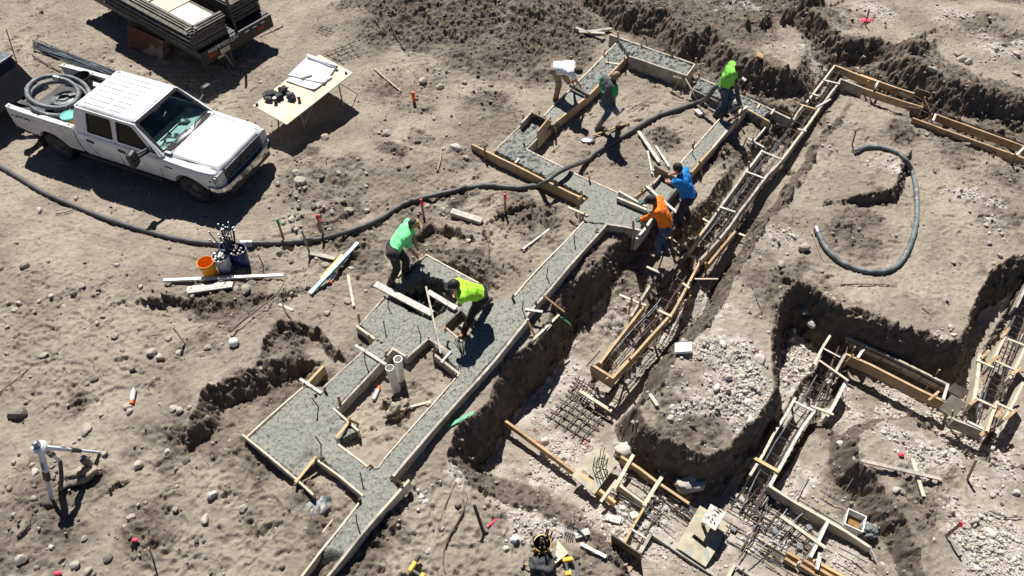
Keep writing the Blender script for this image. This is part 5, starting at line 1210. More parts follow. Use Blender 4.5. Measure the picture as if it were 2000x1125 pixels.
def capsule(mb, a, b, ra, rb, n=12):
    a, b = Vector(a), Vector(b); d = b - a
    if d.length < 1e-5: mb.sphere(a, ra, n, 8); return
    t = d.normalized(); pts = []; rs = []
    for k in range(5): 
        an = math.pi / 2 * (1 - k / 4); pts.append(a - t * (ra * math.sin(an))); rs.append(max(1e-3, ra * math.cos(an)))
    for k in range(5):
        an = math.pi / 2 * k / 4; pts.append(b + t * (rb * math.sin(an))); rs.append(max(1e-3, rb * math.cos(an)))
    mb.tube(pts, rs, n)
def remesh(mb, name, mat, parent, vox, smooth=6, fold=0.0, fseed=0):
    o = mb.build(name, mat, parent, weld=True); md = o.modifiers.new('r', 'REMESH'); md.mode = 'VOXEL'; md.voxel_size = vox; md.use_smooth_shade = True
    if smooth: ms = o.modifiers.new('s', 'SMOOTH'); ms.iterations = smooth; ms.factor = .5
    bpy.context.view_layer.update(); apply_mods(o)
    if fold:
        me = o.data; n = len(me.vertices); co = np.empty(n * 3, np.float32); no = np.empty(n * 3, np.float32); me.vertices.foreach_get('co', co); me.vertices.foreach_get('normal', no)
        co = co.reshape(-1, 3); no = no.reshape(-1, 3); f = fbm(co[:, 0] + co[:, 2] * .7, co[:, 1] - co[:, 2] * .6, 9, 3, s=140 + fseed) * fold
        co = co + no * f[:, None]; me.vertices.foreach_set('co', co.ravel()); me.update()
    o.data.polygons.foreach_set('use_smooth', [True] * len(o.data.polygons)); return o
def ik(a, c, l1, l2, pole):
    a, c = Vector(a), Vector(c); d = c - a; L = min(d.length, (l1 + l2) * .999); u = d.normalized(); c2 = a + u * L
    x = (l1 * l1 - l2 * l2 + L * L) / (2 * L); y = math.sqrt(max(l1 * l1 - x * x, 0)); p = Vector(pole) - u * Vector(pole).dot(u)
    p.normalize(); return a + u * x + p * y, c2
def ray_at(u, v, centre, dist, near=True):
    """point on the line of sight of (u, v) at a distance from centre (closest point when out of reach)"""
    d = Vector(ray(u, v)); o = Vector((0, 0, CAM_H)); oc = o - Vector(centre); b = oc.dot(d); c = oc.dot(oc) - dist * dist; disc = b * b - c
    if disc < 0: p = o + d * (-b); return Vector(centre) + (p - Vector(centre)).normalized() * dist
    return o + d * (-b - math.sqrt(disc) if near else -b + math.sqrt(disc))
def person(label, feet, hip, sho, head, hands, face, shirt, pants, boots, hair, sleeve='short', cap=None, gloves=None, boot_h=.30, knee=None, elbow=None, back_print=None, toes=None, hold=.5, brim=1, sleeve_mat=None):
    """feet: two world points (left, right ankles on the ground); hip, sho, head, hands: world points; face: azimuth the body faces"""
    base = (feet[0] + feet[1]) / 2; base = Vector((base.x, base.y, min(feet[0].z, feet[1].z)))
    P = thing('person', label, 'person', base); loc = lambda p: Vector(p) - base
    F_ = Vector((math.cos(face), math.sin(face), 0)); Lf = Vector((-math.sin(face), math.cos(face), 0)); hip, sho, head = loc(hip), loc(sho), loc(head)
    fe = [loc(f) + Vector((0, 0, .09)) for f in feet]; ha = [loc(h_) for h_ in hands]
    spine = (sho - hip).normalized(); fwd = Lf.cross(spine).normalized(); fwd = fwd if fwd.dot(F_) + fwd.z * -.001 > 0 or True else -fwd
    if fwd.dot(F_ * .6 + Vector((0, 0, -.8))) < 0: fwd = -fwd
    H_ = [hip + Lf * .095, hip - Lf * .095]; S_ = [sho + Lf * .185, sho - Lf * .185]
    kn = []; an = []
    for i in (0, 1):
        k_, a_ = ik(H_[i], fe[i], .43, .42, (knee[i] if knee else F_ + Lf * (.15 if i == 0 else -.15))); kn.append(k_); an.append(a_)
    el = []; wr = []
    for i in (0, 1):
        e_, w_ = ik(S_[i], ha[i], .30, .27, (elbow[i] if elbow else (Lf * (1 if i == 0 else -1) - F_ * .3 - Vector((0, 0, .3))))); el.append(e_); wr.append(w_)
    mid_ = hip * .5 + sho * .5 - fwd * .015; nb = sho + spine * .05; hd_dir = (head - nb).normalized()
    tdir = [(toes[i] if toes else F_) for i in (0, 1)]
    def torso(m, g, top=False):
        if not top: capsule(m, H_[0] * .85 + H_[1] * .15, H_[1] * .85 + H_[0] * .15, .115 + g, .115 + g)
        hb = hip + spine * (.06 if top else 0)
        capsule(m, hb, mid_, .125 + g, .125 + g)
        for s in (1, -1): capsule(m, hb + Lf * s * .05, mid_ + Lf * s * .05, .11 + g, .105 + g); capsule(m, mid_ + Lf * s * .05, sho + Lf * s * .07 - spine * .08, .11 + g, .115 + g)
        capsule(m, S_[0] - Lf * .02, S_[1] + Lf * .02, .075 + g, .075 + g); capsule(m, sho + Lf * .1 - spine * .1, sho - Lf * .1 - spine * .1, .11 + g, .11 + g)
    b = MB(); torso(b, 0); capsule(b, sho, nb + hd_dir * .06, .062, .055)
    hc = nb + hd_dir * .165; fdir = (F_ * .75 + fwd * .45); fdir = (fdir - hd_dir * fdir.dot(hd_dir)).normalized(); side = hd_dir.cross(fdir)
    Mh = Matrix((side, fdir, hd_dir)).transposed(); b.sphere(hc, (.076, .096, .112), 16, 12, Mh); b.sphere(hc + fdir * .035 - hd_dir * .07, (.055, .06, .045), 12, 8, Mh)
    b.sphere(hc + fdir * .102 - hd_dir * .015, (.013, .018, .022), 8, 6, Mh)
    for s in (1, -1): b.sphere(hc + side * s * .078 - hd_dir * .005, (.012, .02, .03), 8, 6, Mh)
    for i in (0, 1):
        capsule(b, S_[i], el[i], .050, .040); capsule(b, el[i], wr[i], .040, .028); capsule(b, H_[i], kn[i], .085, .056); capsule(b, kn[i], an[i], .056, .04); capsule(b, an[i], an[i] + tdir[i] * .14 - Vector((0, 0, .05)), .04, .035)
    def hand(m, i, g):
        d = (wr[i] - el[i]).normalized(); pn = d.cross(Lf if abs(d.dot(Lf)) < .8 else F_).normalized(); sd = d.cross(pn)
        capsule(m, wr[i] + d * .02, wr[i] + d * .075 + sd * .02, .026 + g, .024 + g); capsule(m, wr[i] + d * .02, wr[i] + d * .075 - sd * .02, .026 + g, .024 + g)
        for k, (o_, L_) in enumerate(((.033, .066), (.011, .076), (-.011, .071), (-.031, .055))):
            p0 = wr[i] + d * .085 + sd * o_; p1 = p0 + (d * (1 - hold * .5) + pn * hold * .9).normalized() * L_ * .5; p2 = p1 + (d * (.5 - hold) + pn * (.5 + hold)).normalized() * L_ * .5
            capsule(m, p0, p1, .0095 + g, .009 + g, 8); capsule(m, p1, p2, .009 + g, .008 + g, 8)
        t0 = wr[i] + d * .03 + sd * .03; t1 = t0 + (d * .6 + sd * .6 + pn * .35).normalized() * .04; t2 = t1 + (d * .6 + pn * .7).normalized() * .03; capsule(m, t0, t1, .012 + g, .0105 + g, 8); capsule(m, t1, t2, .0105 + g, .009 + g, 8)
    for i in (0, 1): hand(b, i, 0)
    remesh(b, 'body', M['skin'], P, .0085, 4)
    sh = MB(); g = .016; torso(sh, g, True); capsule(sh, sho, nb, .075, .066)
    capsule(sh, hip + spine * .03 + Lf * .06, hip + spine * .03 - Lf * .06, .13, .13)
    for i in (0, 1):
        if sleeve == 'long': capsule(sh, S_[i], el[i], .068, .056); capsule(sh, el[i], wr[i] * .93 + el[i] * .07, .056, .042)
        else: capsule(sh, S_[i], S_[i] * .35 + el[i] * .65, .072, .068)
    shirt_o = remesh(sh, 'shirt', M[shirt], P, .0125, 5, .020, len(label))
    if sleeve_mat:
        for i in (0, 1): m = MB(); capsule(m, S_[i] * .92 + el[i] * .08, S_[i] * .33 + el[i] * .67, .094, .090); remesh(m, 'sleeve', M[sleeve_mat], P, .0125, 3)
    tr = MB(); capsule(tr, H_[0] - spine * .01, H_[1] - spine * .01, .132, .132)
    for i in (0, 1):
        capsule(tr, H_[i], kn[i], .104, .076); capsule(tr, kn[i], kn[i] * .12 + an[i] * .88, .077, .066)
    remesh(tr, 'trousers', M[pants], P, .0125, 5, .015, len(label) + 5)
    for i in (0, 1):
        bt = MB(); up = (kn[i] - an[i]).normalized(); capsule(bt, an[i], an[i] + up * boot_h, .062, .072 if boot_h > .15 else .06); t_ = tdir[i]; capsule(bt, an[i] - up * .045 - t_ * .02, an[i] - up * .045 + t_ * .16, .05, .046)
        remesh(bt, 'boot', M[boots], P, .0125, 3)
    if gloves:
        for i in (0, 1): m = MB(); hand(m, i, .004); capsule(m, wr[i] - (wr[i] - el[i]).normalized() * .05, wr[i] + (wr[i] - el[i]).normalized() * .02, .037, .032); remesh(m, 'glove', M[gloves], P, .0085, 3)
    hr = MB(); hr.sphere(hc - fdir * .016 + hd_dir * .018, (.086, .096, .112), 18, 12, Mh); o = hr.build('hair', M[hair], P, smooth=True)
    bm = bmesh.new(); bm.from_mesh(o.data)
    dl = [v for v in bm.verts if (v.co - hc).dot(fdir) > .055 and (v.co - hc).dot(hd_dir) < .055 or (v.co - hc).dot(hd_dir) < -.065]
    bmesh.ops.delete(bm, geom=dl, context='VERTS'); bm.to_mesh(o.data); bm.free()
    if cap:
        cm = MB(); cm.sphere(hc + hd_dir * .03, (.089, .104, .10), 20, 12, Mh); o = cm.build('cap', M[cap], P, smooth=True)
        bm = bmesh.new(); bm.from_mesh(o.data); bmesh.ops.delete(bm, geom=[v for v in bm.verts if (v.co - hc).dot(hd_dir) < .022], context='VERTS'); bm.to_mesh(o.data); bm.free()
        br = MB(); pts = [hc + hd_dir * .028 + fdir * brim * (.09 + .085 * math.sin(a)) + side * (.085 * math.cos(a)) for a in np.linspace(0, math.pi, 12)]; n_ = len(pts)
        br.add(pts + [p + hd_dir * .008 for p in pts], [tuple(range(n_ - 1, -1, -1)), tuple(range(n_, 2 * n_))] + [(k, (k + 1) % n_, n_ + (k + 1) % n_, n_ + k) for k in range(n_)]); br.build('cap_brim', M[cap], o)
    ey = MB()
    for s in (1, -1): ey.sphere(hc + fdir * .085 + side * s * .03 + hd_dir * .012, (.014, .01, .007), 8, 6, Mh)
    ey.build('eyes', M['hair_dark'], P); MB().sphere(hc + fdir * .094 - hd_dir * .055, (.022, .008, .006), 8, 6, Mh).build('mouth', M['lamp_red'], P)
    if back_print:
        from mathutils.bvhtree import BVHTree
        bv = BVHTree.FromPolygons([v.co for v in shirt_o.data.vertices], [tuple(p.vertices) for p in shirt_o.data.polygons]); pm = MB()
        for (x, y, w, hh) in back_print[1]:
            q = []
            for a, c_ in ((-w / 2, -hh / 2), (w / 2, -hh / 2), (w / 2, hh / 2), (-w / 2, hh / 2)):
                o_ = hip + spine * (.5 * (y + c_)) - Lf * (x + a) - fwd * .6; h_, n_, _, _ = bv.ray_cast(o_, fwd)
                if h_ is None: break
                q.append(h_ - fwd * .004)
            if len(q) == 4: pm.add(q, [(0, 1, 2, 3)])
        if pm.v: pm.build('back_print', M[back_print[0]], P)
    return P
def V(u, v, z): return at(u, v, z)
def body_from(feet_px, hip_px, sho_px, head_px, hz, fz=None, near_s=True, near_h=True, tl=.50):
    """hips hz above the ground; shoulders and head along their lines of sight"""
    fz = fz or (None, None)
    fe = [gp(*p) if z is None else at(p[0], p[1], z) for p, z in zip(feet_px, fz)]
    g = min(f.z for f in fe); hp = at(hip_px[0], hip_px[1], g + hz); s = ray_at(sho_px[0], sho_px[1], hp, tl, near_s); h_ = ray_at(head_px[0], head_px[1], s, .25, near_h); return fe, hp, s, h_
# 1 white shirt, bent over the strip with a screed board
fe, hp, s, h_ = body_from(((1113, 171), (1085, 197)), (1086, 133), (1116, 133), (1132, 139), .92, near_s=True)
person('man in white tee and khaki trousers bent over the concrete strip with a screed board', fe, hp, s, h_, [at(1119, 166, ZT + .12), at(1140, 178, ZT + .10)], R(-8), 'shirt_white', 'khaki', 'boot_brown', 'hair_dark', boot_h=.10, knee=[Vector((.2, -.3, 0)) + Vector((.6, 0, 0)), Vector((1, 0, 0))], toes=[Vector((.9, .3, 0)).normalized(), Vector((.9, -.3, 0)).normalized()])
# 2 walking man
fe, hp, s, h_ = body_from(((1168, 253), (1206, 236)), (1187, 203), (1190, 161), (1205, 146), .88)
fe[1].z += .10
person('man in grey and green tee walking past the hose in rubber boots', fe, hp, s, h_, [at(1180, 196, .82), at(1200, 206, .78)], R(30), 'shirt_grey', 'jeans', 'boot_grey', 'hair_light', boot_h=.28, sleeve_mat='green_print', toes=[Vector((.9, .2, -.05)), Vector((.75, .45, .5)).normalized()], knee=[Vector((.8, .4, 0)), Vector((.6, .2, .6))],
       back_print=('green_print', [(-.05, .62, .10, .10), (-.08, .5, .12, .12), (-.12, .75, .10, .14), (-.10, .38, .06, .14), (.06, .55, .03, .25)]))
# 3 lime green hose man
fe, hp, s, h_ = body_from(((1409, 226), (1397, 229)), (1413, 168), (1431, 135), (1448, 131), .90, fz=(.12, .0))
person('man in lime green long sleeve guiding the concrete hose into the form', fe, hp, s, h_, [at(1440, 160, .78), at(1428, 170, .84)], R(-5), 'shirt_lime', 'jeans', 'boot_dark', 'hair_dark', sleeve='long', gloves='jeans_dark', boot_h=.22, toes=[Vector((.9, -.4, 0)).normalized(), Vector((.9, -.4, 0)).normalized()])
# 4 blue shirt
fe, hp, s, h_ = body_from(((1328, 446), (1344, 436)), (1345, 385), (1331, 345), (1322, 326), .92, near_s=True, fz=(-.12, -.10))
person('heavy man in bright blue shirt and dark jeans reaching to the plank brace', fe, hp, s, h_, [at(1294, 355, ZT + .30), at(1301, 343, ZT + .32)], R(150), 'shirt_blue', 'jeans_dark', 'boot_brown', 'hair_dark', boot_h=.10)
# 5 orange shirt
fe, hp, s, h_ = body_from(((1283, 506), (1301, 500)), (1301, 440), (1285, 402), (1270, 389), .93, near_s=True, fz=(-.28, -.24))
person('worker in orange long sleeve and black cap stretching a strike board across the pad', fe, hp, s, h_, [at(1239, 435, ZT + .14), at(1246, 399, ZT + .22)], R(165), 'shirt_orange', 'jeans', 'boot_brown', 'hair_dark', sleeve='long', cap='black_wear', gloves='glove_teal', boot_h=.10, back_print=('grey_print', [(.03, .80, .16, .10), (-.05, .74, .08, .06)]))
# 6 mint green, bending
fe, hp, s, h_ = body_from(((791, 547), (764, 558)), (768, 486), (796, 448), (811, 434), .90, near_s=False)
marks = [(-.12 + .05 * k, .80 + .015 * (k % 2), .03, .03) for k in range(6)] + [(-.06 + .1 * math.cos(a) + .04, .55 + .13 * math.sin(a), .03, .025) for a in np.linspace(0, 6.28, 11)[:-1]] + [(-.06 + .05 * k, .55 + .03 * (k % 2), .035, .03) for k in range(3)] + [(-.12 + .05 * k, .30, .028, .03) for k in range(5)]
person('man in mint green tee and tan cap stooping at the corner of the square pad', fe, hp, s, h_, [at(822, 503, ZT + .12), at(812, 498, ZT + .16)], R(0), 'shirt_mint', 'trouser_dark', 'boot_dark', 'hair_dark', cap='cap_tan', boot_h=.33, back_print=('trouser_dark', marks))
# 7 neon, bent flat over the hole
fe, hp, s, h_ = body_from(((905, 657), (954, 592)), (938, 574), (899, 566), (885, 555), .88, fz=(.02, ZT), near_s=True)
person('man in neon yellow green tee and black cap doubled over inside the small well', fe, hp, s, h_, [at(900, 600, ZT + .15), at(888, 586, ZT + .12)], R(188), 'shirt_neon', 'black_wear', 'boot_brown', 'hair_dark', cap='black_wear', boot_h=.24, knee=[Vector((-1, -.4, .2)), Vector((-.5, -.8, -.3))], toes=[Vector((-.9, -.2, 0)), Vector((-.9, .1, 0))], back_print=('trouser_dark', [(-.09 + .035 * k, .90, .024, .03) for k in range(6)]))

# tools in their hands
mb = MB().beam(at(1113, 166, ZT + .09), at(1150, 187, ZT + .07), .05, .09); o = mb.build('screed_board', M['wood_wet'], None); tag(o, 'dark screed board held by the man in white tee', 'screed board')
mb = MB().beam(at(1205, 388, ZT + .06) + Vector((0, 0, .0)), at(1262, 412, ZT + .06), .05, .09); o = mb.build('strike_board', M['wood_pale'], None); tag(o, 'pale strike board lying on the pad under the orange sleeve', 'strike board')
mb = MB().tube([at(1237, 430, ZT + .2), at(1235, 452, -.0)], .02, 8); o = mb.build('wood_stick', M['stake_wood'], None); tag(o, 'wooden handle gripped in the left glove of the orange worker', 'tool handle')
# ------------------------------------------------------------------ hoses and pipes
def hose(name, label, cat, px, r, mat, lifts=None, cuffs=True, n=14):
    pts = []
    for k, q in enumerate(px):
        p = gp(q[0], q[1]); 
        if len(q) > 2:
            p = at(q[0], q[1], q[2])
        else: p.z += r * .9
        pts.append(p)
    P = smoothpath(pts, 8)
    for p in P: p.z = max(p.z, G(p.x, p.y) + r * .75)
    o = thing(name, label, cat, pts[0].copy()); MB().tube(P, r, n).build('hose_body', M[mat], o, smooth=True, world=True)
    if cuffs:
        for a, b in ((P[0], P[2]), (P[-1], P[-3])):
            d = (b - a).normalized(); MB().tube([a - d * .04, a + d * .10], r * 1.2, 14).build('coupling', M['steel'], o, world=True)
    return o
hz = ZT + .06
hose('concrete_hose', 'long black concrete hose snaking from the buckets across the pour to the lime shirted man', 'hose',
     [(482, 480), (520, 478), (570, 477), (630, 470), (690, 452), (740, 432), (780, 408), (820, 392), (870, 380), (920, 370), (960, 366), (1010, 371), (1050, 366), (1066, 355, hz + .12), (1085, 340, hz + .13), (1110, 327, hz + .08), (1150, 314), (1190, 286), (1235, 258), (1280, 232), (1320, 218), (1355, 206), (1380, 192, .45), (1396, 172, .80), (1412, 162, .90), (1430, 160, .88), (1438, 170, .70), (1441, 190, .5), (1446, 206, ZT + .06)], .054, 'hose_dark', cuffs=False)
hose('supply_hose', 'dark supply hose curving in from the left edge past the truck shadow', 'hose',
     [(-40, 295), (0, 326), (40, 350), (90, 380), (140, 402), (190, 422), (240, 440), (290, 455), (350, 470), (410, 478), (480, 480)], .050, 'hose_dark', cuffs=False)
o = MB().tube([gp(474, 481, .06), gp(496, 480, .06)], .078, 14).build('hose_coupling', M['steel'], None); tag(o, 'steel coupling joining the two black hoses by the blue buckets', 'coupling')
hose('loose_hose', 'single loose grey hose lying in a wide hook on the sand at right', 'hose',
     [(1668, 298), (1690, 291), (1718, 291), (1745, 299), (1765, 315), (1780, 340), (1787, 370), (1789, 405), (1786, 445), (1774, 485), (1757, 515), (1735, 530), (1705, 534), (1670, 528), (1640, 514), (1618, 495), (1604, 475), (1594, 452)], .052, 'hose_grey')
# pvc pipes in the void
for k, (tu, tv, bu, bv, lab) in enumerate(((761, 718, 775, 762, 'nearer of two upright white plastic pipes, standing left in the sand'), (777, 701, 783, 741, 'farther of two upright white plastic pipes, standing right and behind'))):
    b = gp(bu, bv); t = ray_at(tu, tv, b, .62, True); t = b + (t - b).normalized() * .62
    o = thing('plastic_pipe', lab, 'pipe', b); d = (t - b); MB().tube([b - d * .15, t], .074, 24, cap=False).build('pipe_wall', M['pvc'], o, smooth=True, world=True)
    MB().tube([t - d * .001, b + d * .3], .066, 24, cap=False).build('inner_wall', M['pvc'], o, smooth=True, world=True)
    mb = MB(); z = d.normalized(); x = z.orthogonal().normalized(); y = z.cross(x); n_ = 24
    mb.add([t + (x * math.cos(2 * math.pi * k_ / n_) + y * math.sin(2 * math.pi * k_ / n_)) * r_ for r_ in (.074, .066) for k_ in range(n_)], [(k_, (k_ + 1) % n_, n_ + (k_ + 1) % n_, n_ + k_) for k_ in range(n_)]); mb.build('rim', M['pvc'], o, world=True)

# ------------------------------------------------------------------ buckets with stakes
bk = bucket('bucket', 'empty orange bucket at the left end of the bucket row', gp(413, 537), 'pail_orange', h=.38, r=.15, handle='pail_yellow')
def rods(label_o, c, n, spread, h0, h1, mat, tipmat, seed, r=.013):
    r_ = random.Random(seed)
    for k in range(n):
        a = r_.uniform(0, 6.28); q = r_.uniform(0, .1); b = Vector((q * math.cos(a), q * math.sin(a), .03)); hh = r_.uniform(h0, h1); a2 = a + r_.uniform(-.5, .5); t = b + Vector((spread * math.cos(a2) * (q / .1), spread * math.sin(a2) * (q / .1), hh))
        o = MB().tube([b, t], r, 6).build('steel_stake', M[mat], label_o); MB().sphere(t, (r * 1.5, r * 1.5, r * .8), 6, 4).build('stake_head', M[tipmat], o)
b2 = bucket('bucket', 'white splashed bucket full of short stakes in the bucket row', gp(441, 525), 'pail_white', h=.38, r=.155)
rods(b2, None, 18, .03, .30, .40, 'pail_grey', 'white_plastic', 1, .02)
b3 = bucket('bucket', 'dark blue bucket bristling with tall steel stakes at the back', gp(455, 505), 'pail_blue', h=.38, r=.155, handle=False)
rods(b3, None, 26, .20, .62, .85, 'rebar_blue', 'aluminium', 2, .011)
b4 = bucket('bucket', 'blue bucket of short stakes at the right end of the bucket row', gp(474, 512), 'pail_blue', h=.38, r=.155)
rods(b4, None, 14, .08, .30, .42, 'black_plastic', 'stone_pale', 3, .018)

# ------------------------------------------------------------------ loose timber and tools
def stick_(name, label, cat, u1, v1, u2, v2, w=.05, t=.03, mat='wood_white', up=.03, z1=None, z2=None, group=None):
    a = gp(u1, v1, up) if z1 is None else at(u1, v1, z1); b = gp(u2, v2, up) if z2 is None else at(u2, v2, z2)
    L = b - a
    if z1 is None and z2 is None:
        for k in (.25, .5, .75):
            m_ = a + L * k; need = G(m_.x, m_.y) + t * .6 - m_.z
            if need > 0: a.z += need; b.z += need
    o = MB().beam(a, b, w, t).build(name, M[mat], None); return tag(o, label, cat, group)
stick_('straight_edge', 'long white strip lying level in front of the bucket row', 'strip', 324, 555, 556, 545, .06, .045, 'white_plastic', .10)
o = thing('stake_bundle', 'tied bundle of pale wooden stakes under the long white strip', 'stakes', gp(412, 568)); r2 = random.Random(6)
for k in range(8):
    a = gp(368 + r2.uniform(-2, 3), 566 + k * 1.4, .03 + .035 * (k % 2)); b = gp(455 + r2.uniform(-4, 3), 555 + k * 1.2, .03 + .035 * (k % 2)); MB().beam(a, b, .05, .035).build('stake', M['wood_white'], o, world=True)
for t_ in (.35, .7):
    a, b = gp(368, 564, .09), gp(455, 553, .09); c, d = gp(370, 577, .09), gp(456, 565, .09); MB().tube([a * (1 - t_) + b * t_, c * (1 - t_) + d * t_], .006, 5).build('tie_band', M['paper'], o, world=True)
stick_('wood_offcut', 'pale offcut sticking out from under the long white strip', 'offcut', 430, 552, 456, 541, .06, .03, 'wood_white', .05)
stick_('level_tube', 'blue grey box tube lying on the slope beside the yellow rod', 'tube', 607, 577, 700, 478, .075, .05, 'aluminium', .05)
tag(bpy.data.objects['level_tube'], None); bpy.data.objects['level_tube'].data.materials[0] = pmat('tube_blue', (.10, .25, .42), (.45, .52, .58), rough=.4, scale=2.5, lo=.42, hi=.5)
stick_('measuring_rod', 'yellow rod lying beside the blue grey box tube', 'rod', 628, 548, 670, 501, .05, .035, 'pail_yellow', .05)
def can(label, u, v, ang, body, cap, L=.2, r=.033):
    p = gp(u, v, r + .01); o = thing('paint_can', label, 'paint can', p, ang); ax = Matrix.Rotation(math.pi / 2, 3, 'Y')
    MB().lathe([(0, -L / 2), (r, -L / 2), (r, L / 2 - .03), (r * .8, L / 2), (0, L / 2)], 16, ax=ax).build('can_body', M[body], o, smooth=False)
    MB().lathe([(0, L / 2 - .01), (r * .95, L / 2 - .01), (r * .95, L / 2 + .05), (0, L / 2 + .05)], 16, ax=ax).build('can_cap', M[cap], o); MB().lathe([(r * 1.02, -L / 2), (r * 1.02, -L / 2 + .012)], 16, ax=ax).build('can_rim', M['steel'], o); return o
can('white spray can with orange cap lying near the blue tube', 652, 545, R(-105), 'white_plastic', 'paint_orange')
can('white spray can with orange red cap alone on the open sand at left', 262, 775, R(-80), 'white_plastic', 'paint_orange', .24, .038)
can('white spray can with orange cap in the void beside the white pipes', 735, 773, R(75), 'white_plastic', 'paint_orange', .22)
stick_('wood_offcut', 'short grey board lying near the survey stakes below the hose', 'offcut', 606, 498, 656, 509, .09, .03, 'wood_grey')
stick_('concrete_post', 'pale squared beam lying on the sand right of the hose bend', 'beam', 882, 419, 941, 437, .14, .10, 'stone_pale', .06)
stick_('wood_offcut', 'pale slat on the slope beside the black root', 'offcut', 546, 597, 573, 608, .05, .02, 'wood_white')
stick_('wood_lath', 'thin pale lath lying diagonal on the sand below the pink stake', 'lath', 1021, 490, 1073, 451, .04, .02, 'wood_white')
stick_('wood_lath', 'long pale lath standing aslant left of the square pad', 'lath', 681, 541, 692, 602, .045, .025, 'wood_pale', .05)
stick_('wood_lath', 'tan lath lying on the sand behind the orange stake', 'lath', 731, 136, 783, 180, .04, .02, 'stick_pale')
stick_('wood_lath', 'pale lath leaning into the upper rectangle, rightmost of three', 'lath', 1280, 289, 1306, 330, .05, .025, 'wood_white', .05)
stick_('wood_lath', 'longest pale plank lying in the upper rectangle by the hose', 'plank', 1246, 262, 1287, 321, .08, .03, 'wood_white', .06)
stick_('wood_lath', 'short pale lath leaning left of the long plank by the hose', 'lath', 1264, 299, 1273, 343, .04, .02, 'wood_white', .05)
stick_('wood_pole', 'wooden shovel handle lying at the feet of the walking man', 'handle', 1157, 269, 1229, 243, .035, .03, 'stake_wood', .05)
o = lump('shovel', 'dull steel shovel blade on the sand beside the walking man', 'shovel', gp(1148, 276, .03), (.17, .11, .025), 'steel', 3, 2, .1)
for k, (a, lab) in enumerate((((1124, 60, 1178, 81), 'longest of the three old boards crossed near the top corner'), ((1147, 69, 1194, 62), 'old board crossing over the pile near the top corner'), ((1130, 72, 1180, 74), 'lowest board of the pile near the top corner'))):
    stick_('old_board', lab, 'board', *a, .09, .035, 'wood_grey', .05 + .04 * k)
for a, lab in (((1384, 213, 1402, 222), 'pale block by the hose near the strip'), ((1376, 204, 1388, 210), 'small pale block left of the bigger one by the hose'), ((1358, 219, 1369, 228), 'pale block left of the lime shirted man'), ((1447, 160, 1455, 163), 'small white block on sand right of the lime shirted man')):
    stick_('wood_block', lab, 'block', *a, .12, .05, 'wood_white', .05)
stick_('wood_block', 'tan wood block lying on the dark bank at top', 'block', 1476, 112, 1488, 117, .2, .05, 'stake_wood', .08)
# bridges over the column hole and the straightedge pole
stick_('bridge_board', 'white splashed board bridging the hole on its lower side', 'board', 733, 555, 844, 613, .13, .04, 'wood_white', z1=ZT + .10, z2=ZT + .06)
stick_('bridge_board', 'shorter white board bridging the hole on its upper side', 'board', 836, 570, 891, 603, .10, .04, 'wood_white', z1=ZT + .04, z2=ZT + .05)
stick_('strike_pole', 'thin pale straightedge pole lying over the pad from hole to void', 'pole', 832, 560, 861, 690, .034, .028, 'wood_grey', z1=ZT + .16, z2=ZT + .08)
stick_('plywood_strip', 'short tan plank under the stooping man by the pad', 'plank', 768, 530, 782, 540, .14, .03, 'wood_pale', .04)
# sand side lath pair by the pit rim, green taped laths
stick_('wood_lath', 'lath with green end sticking over the pit rim', 'lath', 1060, 595, 1100, 628, .04, .02, 'stake_wood', .06); stick_('flag_tape', 'green taped end of a lath above the pit rim', 'tape', 1095, 623, 1113, 640, .05, .025, 'flag_green', .07)
stick_('wood_lath', 'pale lath pair lying on the pit rim, upper one', 'lath', 1041, 672, 1091, 623, .045, .02, 'wood_pale', .05); stick_('wood_lath', 'pale lath pair lying on the pit rim, lower one', 'lath', 1043, 676, 1076, 640, .035, .02, 'wood_pale', .04)
stick_('flag_tape', 'green ribbon stretched on the sand beside the long run', 'ribbon', 870, 836, 925, 808, .06, .008, 'flag_green', .02)
stick_('wood_lath', 'pale lath lying on the sand beside the weeds in the void', 'lath', 791, 801, 842, 788, .04, .02, 'wood_pale')
stick_('wood_lath', 'pale batten lying over the bar grid in the pit', 'batten', 1130, 776, 1192, 816, .06, .04, 'wood_pale', .22)
stick_('wood_offcut', 'squarish white offcut on the gravel near the bent bars', 'offcut', 1184, 1011, 1212, 1019, .12, .05, 'wood_white'); stick_('wood_offcut', 'white offcut just below and left of the squarish one', 'offcut', 1122, 1049, 1150, 1040, .10, .05, 'wood_white'); stick_('wood_offcut', 'little white block by the upright bottom form', 'offcut', 1234, 1003, 1241, 1014, .13, .06, 'wood_white')
stick_('white_strip', 'white strip on the sand pointing at the bottom form', 'strip', 1133, 1065, 1183, 1091, .05, .03, 'white_plastic')
stick_('white_strip', 'broken white brick pieces on the gravel mound', 'brick', 1316, 690, 1348, 688, .20, .07, 'white_plastic', .06)
stick_('wood_offcut', 'pale stick in the gravel mound below the brick', 'offcut', 1268, 773, 1283, 796, .06, .03, 'wood_pale')
# cross of laths on the right plateau
stick_('wood_plank', 'thin grey plank lying across the right plateau', 'plank', 1676, 906, 1828, 940, .06, .03, 'wood_grey', .10); stick_('grade_stake', 'pale pointed stake lying crossed under the thin plank', 'stake', 1779, 898, 1802, 972, .06, .025, 'wood_pale', .04)

